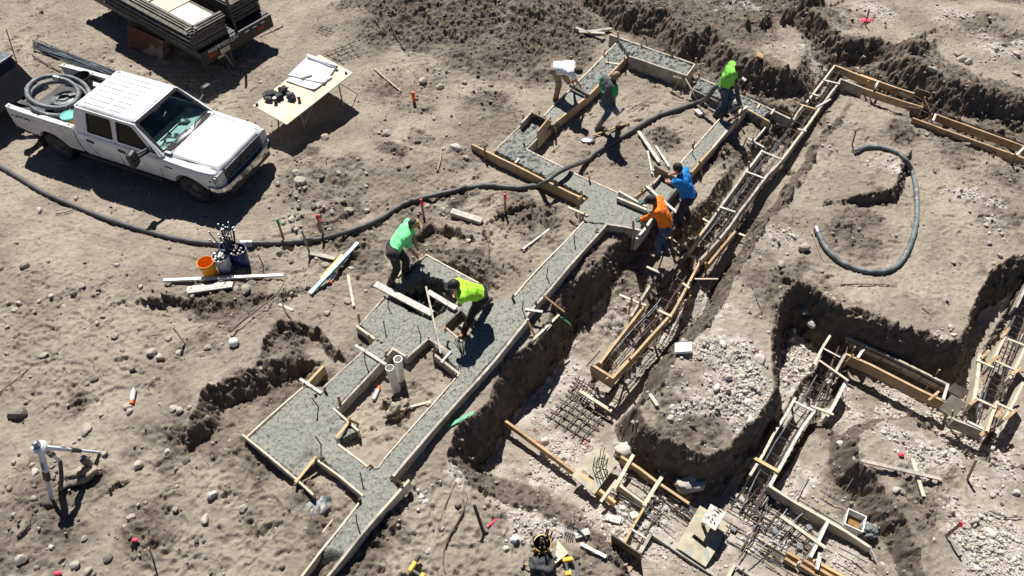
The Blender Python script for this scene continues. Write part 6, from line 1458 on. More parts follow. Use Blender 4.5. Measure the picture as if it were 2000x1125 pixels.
# ------------------------------------------------------------------ survey stakes
def survey(label, bu, bv, tu, tv, h=.5, mat='stake_wood', flag=None, name='survey_stake', w=.045):
    b = gp(bu, bv); t = ray_at(tu, tv, b, h, True); 
    if t.z < b.z + h * .5: t = Vector((b.x + (t.x - b.x) * .4, b.y + (t.y - b.y) * .4, b.z + h))
    d = (t - b).normalized(); o = thing(name, label, 'stake', b)
    MB().beam(b - d * .1, t, w, .018).build('shaft', M[mat], o, world=True)
    if flag: MB().beam(t - d * .10, t + d * .004, w + .01, .024).build('painted_top', M[flag], o, world=True); MB().beam(t - d * .06, t - d * .10 + Vector((.07, -.03, -.03)), .03, .006).build('ribbon', M[flag], o, world=True)
    return o
survey('wooden stake with red ribbon at the top edge right of centre', 1690, 50, 1698, 17, .5, 'stake_wood')
o = lump('paint_mark', 'red paint splash on sand beside the top stake', 'paint mark', gp(1690, 38, -.015), (.20, .13, .035), 'flag_pink', 2, 3, .5)
survey('orange tipped short stake behind the table on the slope', 809, 200, 806, 180, .30, 'paint_orange', 'paint_orange', w=.07)
survey('leaning stake with green ribbon by the black hose', 555, 470, 541, 428, .55, 'stake_wood', 'flag_green')
survey('stake with pink top standing right against the black hose', 632, 462, 618, 420, .55, 'stake_wood', 'flag_pink')
survey('plain grey stake between the hose and the short grey board', 606, 497, 589, 450, .6, 'wood_grey')
survey('thin plain stick stake above the pink topped one', 622, 448, 628, 418, .4, 'stick')
survey('pink topped stake by the uphill bend of the hose', 828, 425, 822, 389, .5, 'stake_wood', 'flag_pink')
survey('pink ribboned stake on the sand below the hose sag', 987, 414, 986, 379, .48, 'stake_wood', 'flag_pink')
survey('leaning brown stake alone on the open sand at left', 362, 672, 337, 639, .55, 'stake_wood', 'stake_wood')
survey('dark stake at the bottom left edge', 299, 1090, 290, 1070, .35, 'stake_wood')
survey('dark upright post on the sand at bottom centre', 946, 1045, 926, 986, .62, 'stick', name='wood_post', w=.05)
survey('brown stake standing on the right plateau beyond the crossed plank', 1889, 937, 1907, 898, .5, 'stake_wood')
survey('brown stake with pink ribbon near the lower right gravel', 1848, 1047, 1879, 1021, .48, 'stake_wood', 'flag_pink')
survey('thin wire stake among the weeds at the top left corner', 33, 122, 12, 57, .8, 'stick_pale', w=.02)
survey('thin steel pin in the dirt right of the upper rectangle', 1810, 232, 1836, 195, .3, 'rebar', w=.02)
survey('stub of dark post above the loose hose', 1664, 284, 1672, 255, .4, 'stick', w=.04)
survey('short bar standing on the left slope of the sand', 515, 520, 505, 500, .3, 'stick', w=.02)
survey('iron pin by the right trench bank', 1915, 230, 1920, 222, .2, 'rebar', w=.02)
survey('thin dark picket on the upper dark heap', 1112, 60, 1128, 25, .5, 'stick', w=.03)
survey('slim grey picket left of the upper bank', 1262, 92, 1262, 72, .35, 'wood_grey', w=.03)
survey('dark picket in the bank above the raised strip', 1308, 106, 1309, 80, .45, 'stick', w=.03)

# ------------------------------------------------------------------ dowels in the wet concrete
dw = thing('rebar_dowel', 'thin steel dowel', 'dowel', (0, 0, 0), 0, 'steel dowels standing in the wet concrete')
MB().tube([Vector((0, 0, -.15)), Vector((.0, .0, .32))], .010, 6).build('bar', M['rebar'], dw); MB().tube([Vector((0, 0, .30)), Vector((0, 0, .335))], .014, 6).build('tip', M['rebar'], dw)
spots_ = [((622, 795), 'left of two dowels on the big square pad, nearer the strip'), ((627, 868), 'dowel near the notch on the big square pad'), ((706, 935), 'dowel where the lower spur meets the long run'), ((697, 1022), 'dowel in the lower stem near the bottom edge'), ((713, 708), 'dowel in the strip next to the white cross board'), ((752, 644), 'dowel near the left side of the square pad'),
          ((758, 600), 'dowel beside the long white bridging board'), ((827, 537), 'dowel by the top corner of the square pad'), ((1020, 605), 'dowel at the narrow run near its crossing lath'), ((1068, 540), 'dowel midway up the upper narrow run'), ((1122, 475), 'dowel near the top of the upper narrow run'), ((1352, 300), 'dowel in the smooth strip behind the blue shirted man'), ((1188, 118), 'dowel in the lumpy strip of the left leg'), ((822, 655), 'dowel at the inner corner of the square pad')]
for k, ((u, v), lab) in enumerate(spots_):
    p = at(u, v, ZT - .01)
    if k == 0: dw.location = p; dw['label'] = lab; dw.rotation_euler = (.03, -.12, .4)
    else:
        c = dup(dw, p, 0, lab); c.rotation_euler = (rnd.uniform(-.08, .08), rnd.uniform(-.2, -.02), rnd.uniform(0, 6)); c.scale = (1, 1, rnd.uniform(.7, 1.05))
o = thing('rebar_cluster', 'splayed bunch of thin bars standing at the corner of the well', 'bars', at(905, 690, ZT)); r2 = random.Random(12)
for k in range(9): a = r2.uniform(-.9, .9); MB().tube([Vector((.03 * a, 0, -.05)), Vector((.16 * a, -.05 + r2.uniform(-.06, .1), .42))], .007, 5).build('bar', M['rebar'], o)

# ------------------------------------------------------------------ bar cages in the empty forms
def cage(label, pts, z, w=.18, hgt=.14, step=.28, nl=4, mat='rebar', r=.012, seed=0):
    r_ = random.Random(seed); P = [at(u, v, z) for u, v in pts]; o = thing('rebar_cage', label, 'rebar cage', P[0].copy(), 0, 'bar cages lying in the empty forms')
    P = [p for p in P]
    def side_(i):
        d = (P[min(i + 1, len(P) - 1)] - P[max(i - 1, 0)]).normalized(); return Vector((-d.y, d.x, 0))
    for k in range(nl):
        a = -1 + 2 * (k % 2); zz_ = 0 if k < 2 else hgt
        if nl == 3 and k == 2: a = 0
        MB().tube([p + side_(i) * (a * w / 2 + r_.uniform(-.012, .012)) + Vector((0, 0, zz_ + r_.uniform(-.01, .01))) for i, p in enumerate(P)], r, 6).build('long_bar', M[mat if k % 2 else 'rebar_blue'], o, world=True)
    for i in range(len(P) - 1):
        L = (P[i + 1] - P[i]).length; n_ = max(1, int(L / step)); s = side_(i) if i == 0 else Vector((-(P[i + 1] - P[i]).normalized().y, (P[i + 1] - P[i]).normalized().x, 0))
        for k in range(n_):
            c = P[i] + (P[i + 1] - P[i]) * ((k + .5) / n_); hw = w / 2 + .015
            MB().tube([c + s * hw, c - s * hw, c - s * hw + Vector((0, 0, hgt + .015)), c + s * hw + Vector((0, 0, hgt + .015)), c + s * hw], .008, 5).build('stirrup', M['rebar'], o, world=True)
    return o
cage('bars along the upper stretch of the long sloping form', [(1630, 146), (1590, 205), (1540, 270), (1480, 345), (1410, 440), (1370, 490)], -.06, seed=1)
cage('bars in the lower stretch of the old form ending in the pit', [(1330, 545), (1290, 605), (1235, 665), (1185, 722)], -.42, seed=2)
cage('bars in the open form end by the lime shirted man', [(1470, 205), (1520, 228), (1545, 240)], .05, w=.12, seed=3)
cage('bars running the orange form to the right edge', [(1660, 150), (1720, 170), (1790, 205), (1850, 240), (1930, 270), (2010, 300)], -.05, w=.14, seed=4)
cage('bars in the grey and tan L shaped form', [(1620, 740), (1640, 690), (1650, 668), (1700, 692), (1780, 728), (1850, 765)], -.68, w=.14, seed=5)
cage('bars down the splashed white form to the lower gravel', [(1600, 745), (1570, 800), (1520, 880), (1480, 950), (1460, 1000)], -.72, w=.2, seed=6)
cage('bars in the deep form at the far right edge', [(2000, 600), (1965, 680), (1935, 760), (1915, 830)], -.68, w=.22, seed=7)
cage('bars under the pale braces on the bottom pit floor', [(1215, 915), (1280, 960), (1340, 1005), (1390, 1040)], -.88, w=.22, seed=8)
cage('bars turning down into the upright panel form at bottom', [(1285, 985), (1260, 1020), (1235, 1065), (1200, 1120)], -.82, w=.2, seed=9)
cage('parallel bars running right under the big template', [(1400, 1035), (1470, 1075), (1560, 1130)], -.86, w=.3, seed=10, nl=4)
barmat('square black bar grid lying on the pit floor below the long bank', [(1062, 818), (1112, 768), (1190, 812), (1142, 868)], 5, 5, .05, .014, seed=5)
barmat('smaller bar grid behind the square one in the pit', [(1108, 768), (1126, 736), (1166, 758), (1148, 798)], 4, 4, .05, .013, seed=6)
barmat('wide bar grid on the gravel between the two lower forms', [(1420, 985), (1455, 935), (1545, 985), (1500, 1045)], 5, 5, .05, .012, seed=7)
barmat('bar grid in the gravel at the corner of the L form', [(1560, 765), (1592, 720), (1648, 742), (1612, 795)], 4, 5, .05, .011, seed=8)
barmat('loose bar grid beside the shattered corner at lower right', [(1500, 1040), (1530, 1010), (1610, 1060), (1575, 1095)], 3, 5, .05, .011, seed=9)
o = thing('rebar_bundle', 'scattered long bars lying over the gravel around the two lower forms', 'rebar', gp(1500, 1000)); r2 = random.Random(31)
for k in range(34):
    u, v = r2.uniform(1390, 1640), r2.uniform(960, 1110)
    L_ = r2.uniform(40, 130); du, dv = ((.86, .5) if k % 3 else (.55, -.83)); p = gp(u, v, r2.uniform(.04, .14)); q = gp(u + du * L_, v + dv * L_, r2.uniform(.04, .14)); MB().tube([p, (p + q) / 2 + Vector((0, 0, .02)), q], .010, 5).build('bar', M['rebar_blue' if k % 2 else 'rebar'], o, world=True)
o = thing('rebar_bundle', 'scattered long bars lying on the pit floor under the pale braces', 'rebar', gp(1280, 980))
for k in range(14):
    u, v = r2.uniform(1190, 1320), r2.uniform(920, 1020); L_ = r2.uniform(50, 120); p = gp(u, v, r2.uniform(.05, .16)); q = gp(u + .83 * L_, v + .56 * L_, r2.uniform(.05, .16)); MB().tube([p, (p + q) / 2, q], .010, 5).build('bar', M['rebar_blue' if k % 2 else 'rebar'], o, world=True)
for k, (u, v, w_) in enumerate(((1300, 612, .10), (1060, 858, .14), (1135, 872, .18), (1640, 760, .14), (1930, 740, .12), (1475, 690, .06), (1240, 640, .06), (1410, 462, .10), (1650, 712, .16), (1350, 545, .08), (1945, 810, .14))):
    P = gp(u, v, .012); mb = MB(); 
    for q in range(7): a = P + Vector((r2.uniform(-1, 1) * w_, r2.uniform(-1, 1) * w_, 0)); a.z = G(a.x, a.y) + .012; b = a + Vector((r2.uniform(-1, 1) * w_, r2.uniform(-1, 1) * w_, 0)); b.z = G(b.x, b.y) + .012; mb.tube([a, (a + b) / 2 + Vector((.02, .02, .015)), b], .006, 4)
    tag(mb.build('marking_cord', M['cord_red'], None), 'tangle of thin red marking cord lying on the trench gravel', 'cord', 'red marking cord in the trenches')
for k, (u, v) in enumerate(((1487, 990), (1536, 1002), (1512, 1040), (1475, 1030), (1432, 1036), (1578, 1032), (1560, 1070))):
    o = MB().box((0, 0, 0), (.09, .09, .08)).build('spacer_block', M['pail_grey'], None, bevel=.01); o.location = gp(u, v, .03); o.rotation_euler = (0, 0, k); tag(o, 'small grey spacer block among the bars on the gravel', 'spacer block', 'spacer blocks under the bars')
stick_('steel_rod', 'long thin rod lying diagonally over the lower right bars', 'rod', 1430, 1122, 1592, 985, .014, .014, 'steel', .18)
stick_('pale_batten', 'yellowish batten across the splashed white boards', 'batten', 1470, 893, 1521, 922, .05, .02, 'wood_new', z1=-.48, z2=-.48)
o = thing('bent_bars', 'small group of bent bars standing on the gravel at bottom', 'bars', gp(1108, 1045))
for k in range(5): MB().tube([Vector((-.05 + .03 * k, -.12, 0)), Vector((-.03 + .03 * k, .12, .12)), Vector((.22 + .02 * k, .05 - .03 * k, .04))], .008, 5).build('bar', M['rebar_blue'], o)

# ------------------------------------------------------------------ tripod, boots, tools at the edges
defm('tripod_white', (.66, .72, .78), (.5, .58, .66), rough=.4, scale=4)
tb_ = gp(101, 975); top = at(76, 872, tb_.z + 1.0)
o = thing('tripod', 'white and blue survey tripod standing at the lower left', 'tripod', Vector((top.x, top.y, tb_.z)))
def leg(a, b):
    d = b - a; MB().beam(a, a + d * .55, .085, .05).build('upper_leg', M['tripod_white'], o, world=True); MB().beam(a + d * .45, a + d * .62, .09, .055).build('leg_clamp', M['black_plastic'], o, world=True); MB().beam(a + d * .5, b, .055, .035).build('lower_leg', M['tripod_white'], o, world=True); MB().beam(a + d * .28, a + d * .40, .05, .056).build('leg_label', M['rebar_blue'], o, world=True)
leg(top - Vector((0, 0, .03)), tb_); l2 = gp(195, 884); leg(top + Vector((.04, 0, -.02)), l2); l3 = gp(52, 905); leg(top + Vector((-.02, .03, -.03)), gp(118, 900))
MB().lathe([(0, -.03), (.10, -.03), (.11, 0), (.08, .04), (0, .04)], 20, top - o.location).build('head_plate', M['white_plastic'], o); MB().lathe([(.05, .04), (.055, .10), (.03, .13), (0, .13)], 16, top - o.location).build('mount', M['steel'], o)
bp_ = gp(172, 905)
def bootthing(label, p, ang, mat, tilt=0):
    o = thing('work_boot', label, 'boot', p, ang); 
    if tilt: o.rotation_euler = (tilt, .2, ang)
    mb = MB(); capsule(mb, (-.02, 0, .07), (.17, 0, .05), .055, .045); capsule(mb, (-.03, 0, .06), (-.04, 0, .26), .055, .068); b = remesh(mb, 'boot_upper', M[mat], o, .012, 3); MB().prism([(-.09, -.05), (.14, -.052), (.22, -.03), (.22, .03), (.14, .052), (-.09, .05)], 0, .022).build('sole', M['black_plastic'], o); MB().lathe([(.058, .318), (.0, .30)], 14, (-.04, 0, 0)).build('opening', M['black_plastic'], o); return o
bootthing('tan rubber boot standing open topped by the tripod foot', gp(182, 915), R(-35), 'canvas')
lump('canvas_bag', 'slumped tan canvas bag lying below the tripod boot', 'bag', gp(163, 938, .10), (.28, .13, .14), 'canvas', 4, 4, .55, 2.0).rotation_euler = (0, .2, R(35))
lump('cloth_bag', 'crumpled tan cloth bag lying in front of the white pipes', 'bag', gp(778, 805, .08), (.20, .11, .12), 'canvas', 6, 4, .7, 2.2).rotation_euler = (0, .1, R(40))
lump('cloth_bag', 'smaller crumpled grey rag at the foot of the white pipes', 'rag', gp(768, 785, .05), (.14, .09, .08), 'canvas', 8, 4, .8, 2.2)
# drills, bucket of tools
def drill(label, u, v, ang):
    o = thing('cordless_drill', label, 'drill', gp(u, v, .05), ang)
    MB().box((0, 0, .05), (.17, .07, .08)).build('motor_housing', M['pail_yellow'], o, bevel=.02); MB().box((-.04, -.11, .04), (.055, .17, .055)).build('grip', M['black_plastic'], o, bevel=.015); MB().box((-.04, -.2, .04), (.10, .07, .07)).build('battery', M['pail_yellow'], o, bevel=.012); MB().lathe([(0, 0), (.035, 0), (.025, .09), (0, .09)], 12, (.10, 0, .05), Matrix(((0, 0, 1), (0, 1, 0), (1, 0, 0)))).build('chuck', M['black_plastic'], o); return o
drill('yellow and black cordless tool by the wooden triangle at bottom', 1108, 1098, R(10))
drill('grey and yellow cordless tool cut by the bottom edge at centre', 807, 1112, R(60))
stick_('black_tube', 'short black tube standing next to the yellow tool', 'tube', 1125, 1100, 1127, 1130, .06, .06, 'black_plastic', .06)
tbk = bucket('bucket', 'yellow rimmed black bucket crammed with dark tools and bars at the bottom edge', gp(1058, 1077), 'black_plastic', h=.34, r=.125, handle=False); MB().lathe([(.125, .31), (.135, .312), (.135, .342), (.125, .344)], 28).build('rim', M['pail_yellow'], tbk); rods(tbk, None, 24, .10, .30, .52, 'rust', 'rebar', 5, .013)
lump('backpack', 'black backpack leaning on the tool bucket at the bottom edge', 'backpack', gp(1060, 1112, .14), (.21, .17, .16), 'black_cloth', 5, 4, .5, 2.0)
o = thing('hammer', 'hammer lying left of the black backpack at the bottom', 'hammer', gp(1022, 1104, .04), R(-15)); MB().tube([(0, 0, 0), (.26, 0, .01)], .014, 8).build('handle', M['stake_wood'], o); MB().tube([(-.01, -.06, 0), (-.01, .06, 0)], .02, 8).build('hammer_head', M['steel'], o)
o = thing('hammer', 'pink handled hammer lying by the dark upright post', 'hammer', gp(947, 1035, .03), R(40)); MB().tube([(.05, 0, 0), (.24, 0, .01)], .017, 8).build('handle', M['flag_pink'], o); MB().tube([(0, -.06, 0), (0, .06, 0)], .024, 8).build('hammer_head', M['steel'], o)
P = [gp(1088, 1057, .03), gp(1082, 1105, .03), gp(1110, 1082, .03)]; mb = MB(); mb.add(P + [p + Vector((0, 0, .02)) for p in P], [(0, 1, 2), (5, 4, 3), (0, 3, 4, 1), (1, 4, 5, 2), (2, 5, 3, 0)]); o = mb.build('plywood_triangle', M['plywood'], None, weld=True); tag(o, 'triangular plywood offcut leaning by the tool bucket', 'offcut')
lump('paper_scrap', 'crumpled white scrap on the sand left of the tool bucket', 'scrap', gp(1005, 1056, .04), (.06, .05, .05), 'paper', 2, 3, .8)
defm('rusty_water', (.30, .17, .06), (.16, .09, .04), rough=.2, scale=9)
# square pail in the gravel
o = thing('square_pail', 'white square tub with rusty water in the lower right gravel', 'tub', gp(1660, 1028), R(-28))
mb = MB(); r_, h_ = .15, .26; q = [(-r_, -r_), (r_, -r_), (r_, r_), (-r_, r_)]; i_ = [(a * .9, b * .9) for a, b in q]; mb.add([(a * .85, b * .85, 0) for a, b in q] + [(a, b, h_) for a, b in q] + [(a, b, h_) for a, b in i_] + [(a * .88, b * .88, .1) for a, b in i_], [(3, 2, 1, 0)] + [(k + s * 4, (k + 1) % 4 + s * 4, (k + 1) % 4 + 4 + s * 4, k + 4 + s * 4) for s in range(3) for k in range(4)]); mb.build('tub_wall', M['white_plastic'], o); MB().add([(a * .88, b * .88, .12) for a, b in i_], [(0, 1, 2, 3)]).build('water', M['rusty_water'], o)
lump('plastic_bag', 'crumpled clear bag next to the white square tub', 'bag', gp(1690, 1042, .1), (.13, .11, .10), 'hose_grey', 3, 4, .7, 2.5)
lump('concrete_chunk', 'white lump of concrete on the end of the tan form board', 'concrete chunk', gp(1223, 884, .05), (.22, .15, .12), 'stone_pale', 7, 3, .5)
lump('concrete_chunk', 'pile of pale broken concrete beside the pit form corner', 'concrete chunk', gp(1344, 950, .08), (.22, .15, .14), 'stone_pale', 8, 3, .6)
lump('concrete_chunk', 'grey block lying on the sand left of the loose hose', 'block', gp(1568, 488, .07), (.11, .09, .09), 'stone', 8, 2, .4)
lump('wet_splash', 'pale splash of spilt grout below the notch of the big pad', 'splash', gp(604, 988, -.01), (.32, .18, .04), 'pail_grey', 9, 3, .5)
lump('pink_flag', 'pink flag ball on the gravel at right', 'flag', gp(1759, 890, .03), (.045, .04, .04), 'flag_pink', 1, 2, .4); lump('pink_flag', 'pink flagging scrap on the dirt at the bottom left', 'flag', gp(266, 1057, .04), (.045, .035, .03), 'flag_pink', 3, 2, .5); lump('pink_flag', 'pink scrap at the bottom left edge', 'flag', gp(115, 1122, .03), (.05, .04, .03), 'flag_pink', 4, 2, .5)
lump('paper_cup', 'white plastic cap on the sand below the black root', 'cap', gp(458, 672, .05), (.09, .09, .08), 'white_plastic', 4, 3, .1)
# black root and twigs
def twig(label, px, r=.015, mat='stick', up=.03, name='root', cat='root', group=None):
    P = smoothpath([gp(u, v, up) for u, v in px], 5); n_ = len(P); o = MB().tube(P, [r * (1 - .6 * k / n_) for k in range(n_)], 6).build(name, M[mat], None, smooth=True); return tag(o, label, cat, group)
twig('long black root arching over the dug hole below the stakes', [(452, 655), (475, 635), (505, 612), (530, 592), (548, 575), (560, 555)], .022, up=.10); twig('second black root stub running down from the arch', [(550, 592), (562, 615), (580, 640)], .018, up=.06)
twig('long thin dark root on the bottom sand left of the post', [(904, 975), (906, 995), (895, 1020), (880, 1045), (868, 1075), (866, 1105), (870, 1120)], .018); twig('straight thin stick on the bottom sand', [(891, 942), (870, 990), (856, 1030)], .01, 'stick')
twig('thin bent wire stick on sand right of the stooping man', [(946, 455), (953, 470), (955, 500), (950, 530)], .014); twig('short dark stick on the sand by the run', [(993, 515), (1005, 528), (1016, 541)], .012); twig('long faint stick on the left sand', [(0, 770), (35, 742), (72, 712)], .013)
twig('curved dark root at the bottom left', [(35, 1050), (55, 1030), (63, 1010), (64, 995)], .022); twig('dead branch lying on the slope right of the table', [(854, 337), (860, 315), (863, 292)], .025, 'stick_pale'); twig('forked twig under the truck shadow edge', [(110, 420), (130, 417), (152, 410)], .014)
twig('dark stick in the middle of the right trench top', [(1640, 558), (1700, 557), (1750, 560)], .016); twig('twig on the sand of the right plateau', [(1800, 600), (1820, 618)], .012, 'stick_pale'); twig('thin stick lying above the gravel mound', [(1460, 540), (1478, 590), (1488, 610)], .010); twig('thin stick beside the upper trench', [(1585, 455), (1598, 490), (1608, 512)], .010, 'stick_pale')
twig('long scratchy root on the upper dark heap', [(760, 40), (775, 75), (800, 110)], .02); twig('root hanging on the dark heap edge', [(730, 35), (742, 55), (748, 70)], .015); twig('long faint stick across the upper heap', [(1060, 20), (1090, 50)], .014); twig('twig lying inside the upper rectangle', [(1225, 220), (1250, 205), (1273, 190)], .010, 'stick'); twig('second twig inside the upper rectangle', [(1240, 215), (1270, 205), (1292, 198)], .009, 'stick')
twig('short dark stake like branch below the right gravel', [(1930, 1000), (1960, 1012), (1995, 1012)], .014, up=.04)
# ------------------------------------------------------------------ stones: countable ones as things, gravel as one mass
def rock_mesh(seed, mat, sub=2):
    bm = bmesh.new(); bmesh.ops.create_icosphere(bm, subdivisions=sub, radius=1); r_ = random.Random(seed)
    pl = [(Vector((r_.gauss(0, 1), r_.gauss(0, 1), r_.gauss(0, 1))).normalized(), r_.uniform(.55, .9)) for _ in range(9)]
    for v in bm.verts:
        p = v.co.copy()
        for n_, d in pl:
            e = p.dot(n_) - d
            if e > 0: p -= n_ * e * .9
        v.co = p * r_.uniform(.96, 1.04)
    me = bpy.data.meshes.new('stone'); bm.to_mesh(me); bm.free(); me.materials.append(M[mat]); return me
ROCK = {k: [rock_mesh(i * 5 + j, k) for i in range(4)] for j, k in enumerate(('stone', 'stone_pale', 'stone_pink', 'stone_dark'))}
def stone(u, v, r, mat='stone', label=None, group=None, flat=.7, sink=.3):
    p = gp(u, v); o = bpy.data.objects.new('stone', rnd.choice(ROCK[mat])); COL.objects.link(o)
    o.location = p + Vector((0, 0, r * flat * (1 - sink) * .6)); o.scale = (r * rnd.uniform(.85, 1.25), r * rnd.uniform(.75, 1.0), r * flat * rnd.uniform(.8, 1.1)); o.rotation_euler = (rnd.uniform(-.3, .3), rnd.uniform(-.3, .3), rnd.uniform(0, 6.28))
    return tag(o, label or 'small loose stone lying on the bare dirt', 'stone', group or (None if label else 'small stones scattered on the dirt'))
big = [(635, 271, .13, 'stone', 'grey boulder at the edge of the table shadow'), (580, 342, .15, 'stone', 'upper boulder of the pile right of the truck bumper'), (588, 356, .17, 'stone', 'largest boulder of the pile right of the truck bumper'), (756, 262, .15, 'stone', 'flat long stone on the slope right of the table'), (890, 291, .17, 'stone_pale', 'rounded pale boulder below the upper rectangle corner'),
       (860, 172, .13, 'stone', 'angular stone of the cluster by the orange stake'), (826, 160, .14, 'stone', 'second stone of the cluster above the orange stake'), (36, 811, .17, 'stone_dark', 'large dark angular stone near the left edge'), (170, 838, .12, 'stone', 'flat pale stone on the left sand below the spray can'), (252, 796, .12, 'stone', 'stone touching the orange capped spray can'), (340, 800, .11, 'stone', 'grey stone of a pair right of the left spray can'), (352, 802, .09, 'stone_pale', 'white stone of a pair right of the left spray can'),
       (636, 520, .11, 'stone', 'stone beside the yellow rod'), (680, 590, .12, 'stone', 'stone leaning under the pale lath left of the pad'), (865, 412, .10, 'stone', 'stone by the left end of the pale squared beam'), (834, 405, .10, 'stone', 'stone under the hose by the pink topped stake'), (682, 412, .12, 'stone', 'stone under the middle of the hose'), (570, 430, .10, 'stone', 'round stone by the green ribbon stake, left'), (583, 427, .09, 'stone', 'round stone by the green ribbon stake, right'),
       (480, 567, .12, 'stone', 'rounded cobble under the right end of the white strip'), (463, 566, .09, 'stone', 'smaller cobble by the stake bundle'), (297, 690, .14, 'stone', 'largest of the stones clustered on the left sand'), (314, 700, .10, 'stone_pale', 'pale stone clustered against the largest on left sand'), (351, 692, .09, 'stone_pale', 'pale stone just left of the lone leaning stake foot'), (330, 663, .09, 'stone', 'dark stone above the lone leaning stake'), (113, 387, .07, 'stone', 'stone in the truck shadow'), (78, 412, .09, 'stone_pale', 'pale stone on the sand below the supply hose'), (150, 388, .08, 'stone_pale', 'pale stone beside the supply hose at the shadow edge'), (125, 602, .09, 'stone', 'flat stone on the open sand at mid left'), (193, 567, .06, 'stone_dark', 'little dark stone on the open sand'), (50, 518, .14, 'stone', 'dirt clod stone at the left edge of the open sand'),
       (1525, 518, .11, 'stone', 'grey cobble in the gravel patch right of the long form'), (1890, 124, .15, 'stone', 'grey boulder in the upper right rubble, lowest'), (1878, 118, .14, 'stone', 'grey boulder in the upper right rubble, middle'), (1870, 108, .12, 'stone', 'grey boulder in the upper right rubble, upper'), (1820, 138, .12, 'stone_pale', 'pale boulder at the left of the upper right rubble'), (1985, 146, .13, 'stone', 'boulder at the right edge of the upper rubble'), (1583, 634, .16, 'stone_pale', 'pale boulder at the left of the grey form corner'), (1570, 612, .14, 'stone', 'boulder under the dark bank by the grey form'), (1775, 806, .11, 'stone_pale', 'pale stone below the tan form board at right'), (1640, 870, .10, 'stone_pale', 'pale stone beside the splashed white boards'), (1460, 905, .17, 'stone_pale', 'pale rock under the end of the splashed form, lower'), (1435, 898, .13, 'stone_dark', 'dark rock beside the pale one under the splashed form'), (1750, 958, .08, 'stone_pale', 'small pale stone on the edge of the right plateau'), (1983, 963, .08, 'stone_pale', 'small pale stone at the right edge of the plateau'), (988, 1072, .08, 'stone_pale', 'pale flat stone left of the tool bucket'), (1375, 668, .12, 'stone', 'stone on the gravel mound above the white brick'), (1335, 670, .10, 'stone', 'stone at the left of the gravel mound'), (945, 992, .05, 'stone', 'pebble on the sand by the small hook scraps'), (1480, 765, .10, 'stone_pale', 'pale stone on the right of the gravel mound'), (1310, 820, .11, 'stone_pale', 'pale stone low on the gravel mound'), (402, 1015, .09, 'stone_pale', 'pale stone on the bottom left sand'), (475, 995, .10, 'stone', 'stone on the dark soil at bottom'), (150, 1105, .11, 'stone', 'stone at the bottom left corner'), (45, 1095, .12, 'stone', 'clod stone at the bottom left corner edge'), (270, 910, .11, 'stone_pale', 'pale pointed stone right of the tripod'), (415, 968, .10, 'stone_pale', 'flat pale stone below the pad on the sand')]
for u, v, r, m_, lab in big: stone(u, v, r * .88, m_, lab, sink=.45)
cl = [(1000, 300, .0)]
r2 = random.Random(21); done = 0
areas = [((0, 480, 420, 1125), 70), ((540, 310, 720, 450), 46), ((740, 120, 960, 330), 32), ((560, 440, 760, 620), 14), ((0, 60, 300, 130), 8), ((420, 150, 560, 260), 10), ((840, 390, 1000, 480), 8), ((1600, 230, 1990, 520), 26), ((1560, 20, 1990, 200), 22), ((820, 940, 1130, 1120), 8)]
for (x0, y0, x1, y1), n_ in areas:
    for _ in range(n_):
        stone(r2.uniform(x0, x1), r2.uniform(y0, y1), r2.choice((.03, .035, .04, .05, .06, .075)), r2.choice(('stone', 'stone', 'stone_pale', 'stone_dark')))
# gravel and clods: uncountable
def scatter(name, n_, weight, rlo, rhi, mats, seed, sub=1):
    rg = np.random.default_rng(seed); base = []
    for k in range(5):
        bm = bmesh.new(); bmesh.ops.create_icosphere(bm, subdivisions=sub, radius=1); rr = random.Random(seed + k)
        pl = [(Vector((rr.gauss(0, 1), rr.gauss(0, 1), rr.gauss(0, 1))).normalized(), rr.uniform(.42, .8)) for _ in range(8)]
        for v in bm.verts:
            p = v.co * rr.uniform(.9, 1.15)
            for n__, d__ in pl:
                e__ = p.dot(n__) - d__
                if e__ > 0: p = p - n__ * e__ * .9
            v.co = p
        bm.verts.ensure_lookup_table(); base.append((np.array([v.co[:] for v in bm.verts]), np.array([[q.index for q in f.verts] for f in bm.faces]))); bm.free()
    wj = weight.ravel() / weight.sum(); idx = rg.choice(wj.size, n_, p=wj); jj, ii = np.unravel_index(idx, weight.shape)
    VS = []; FS = []; MI = []; off = 0; mi_ = rg.integers(0, len(mats), n_)
    rad = rlo * (rhi / rlo) ** (rg.random(n_) ** 3.2); ang = rg.uniform(0, 6.28, n_); sq = rg.uniform(.5, 1.15, (n_, 3))
    xs = gx[ii] + rg.uniform(-.011, .011, n_); ys = gy[jj] + rg.uniform(-.011, .011, n_); zs = HF[jj, ii]
    for k in range(n_):
        bv, bf = base[k % 5]; p = bv * sq[k] * rad[k]; c, s = math.cos(ang[k]), math.sin(ang[k])
        VS.append(np.stack([p[:, 0] * c - p[:, 1] * s + xs[k], p[:, 0] * s + p[:, 1] * c + ys[k], p[:, 2] * .8 + zs[k] + rad[k] * .12], 1)); FS.append(bf + off); off += len(bv); MI.append(np.full(len(bf), mi_[k]))
    VS = np.concatenate(VS).astype(np.float32); FS = np.concatenate(FS).astype(np.int32); MI = np.concatenate(MI).astype(np.int32)
    me = bpy.data.meshes.new(name); me.vertices.add(len(VS)); me.vertices.foreach_set('co', VS.ravel()); me.loops.add(FS.size); me.loops.foreach_set('vertex_index', FS.ravel()); me.polygons.add(len(FS)); me.polygons.foreach_set('loop_start', np.arange(0, FS.size, 3, dtype=np.int32)); me.polygons.foreach_set('material_index', MI)
    me.update(); me.validate()
    for m_ in mats: me.materials.append(M[m_])
    o = bpy.data.objects.new(name, me); COL.objects.link(o); return tag(o, kind='stuff')
vis = (np.abs(FX) < 1.02 * (FY * .62 + 5.6)).astype(float)
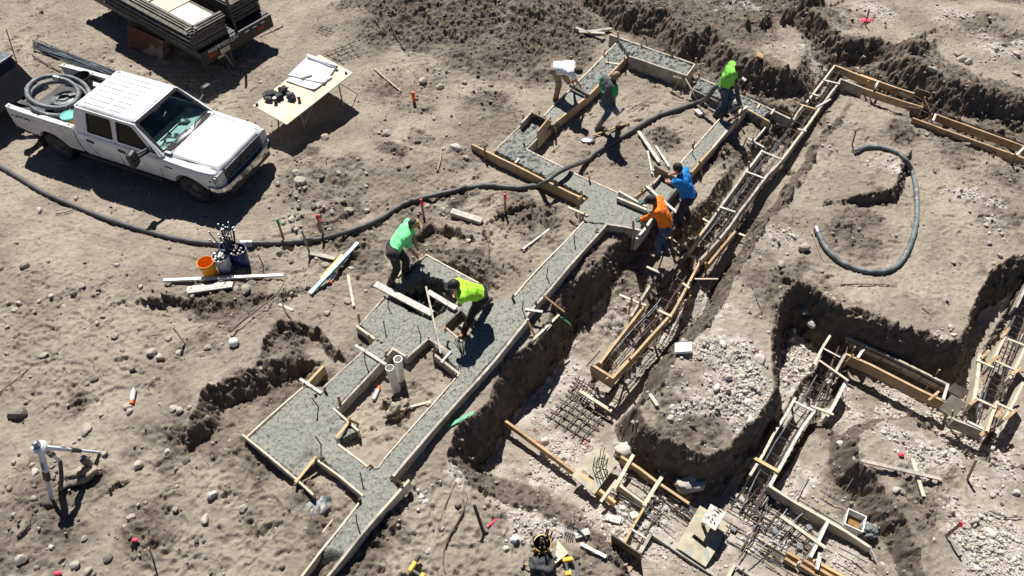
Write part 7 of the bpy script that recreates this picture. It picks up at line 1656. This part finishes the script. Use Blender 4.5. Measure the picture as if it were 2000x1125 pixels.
flat_ = 1 - .8 * sl_w
scatter('gravel', 30000, (grav ** 2 * flat_ * np.clip(.5 + 2.2 * patch, .12, 2) + 1e-5) * vis, .007, .055, ['stone_pale', 'stone_pink', 'stone_pale', 'stone', 'stone_white'], 5)
scatter('rubble', 300, (grav ** 2 * flat_ * np.clip(.2 + 3 * patch, .02, 2)) * vis, .05, .13, ['stone_pale', 'stone_white', 'stone', 'stone_pink'], 15, 2)
scatter('soil_clods', 14000, (dug ** 1.5 + .02) * vis, .012, .07, ['clod', 'clod', 'clod_pale'], 6)
scatter('pebbles', 7000, ((1 - dug) * (1 - grav) * np.clip(patch + .25, .02, 1)) * vis, .007, .03, ['stone', 'stone_pale', 'clod_pale'], 7)
# straw and wood splinters
rg = np.random.default_rng(9); mb = MB()
for _ in range(900):
    u, v = rg.uniform(-20, 2020), rg.uniform(-10, 1135); p = at(u, v, 0); z = G(p.x, p.y)
    L_ = rg.uniform(.04, .22); a = rg.uniform(0, 6.28); d = Vector((math.cos(a), math.sin(a), rg.uniform(-.1, .25))) * L_
    q = Vector((p.x, p.y, z + .012)); mb.cur = int(rg.integers(0, 3)); mb.tube([q, q + d * .5 + Vector((rg.uniform(-.02, .02), rg.uniform(-.02, .02), .01)), Vector((q.x + d.x, q.y + d.y, max(q.z + d.z, G(q.x + d.x, q.y + d.y) + .005)))], [.0045, .004, .002], 4)
tag(mb.build('dry_litter', [M['stick'], M['stick_pale'], M['wood_grey']], None), kind='stuff')
# strip of green at the top right corner
mb = MB(); rg = np.random.default_rng(10)
for _ in range(2600):
    u, v = rg.uniform(1945, 2060), rg.uniform(-60, 12); 
    if v > 4 + (u - 1945) * .09: continue
    p = at(u, v, 0); z = G(p.x, p.y); a = rg.uniform(0, 6.28); hgt = rg.uniform(.06, .2); d = Vector((math.cos(a), math.sin(a), 0)); b = Vector((p.x, p.y, z)); s = Vector((-d.y, d.x, 0)) * .012
    mb.add([b - s, b + s, b + d * hgt * .5 + Vector((0, 0, hgt))], [(0, 1, 2)])
tag(mb.build('grass', M['grass'], None), kind='stuff')
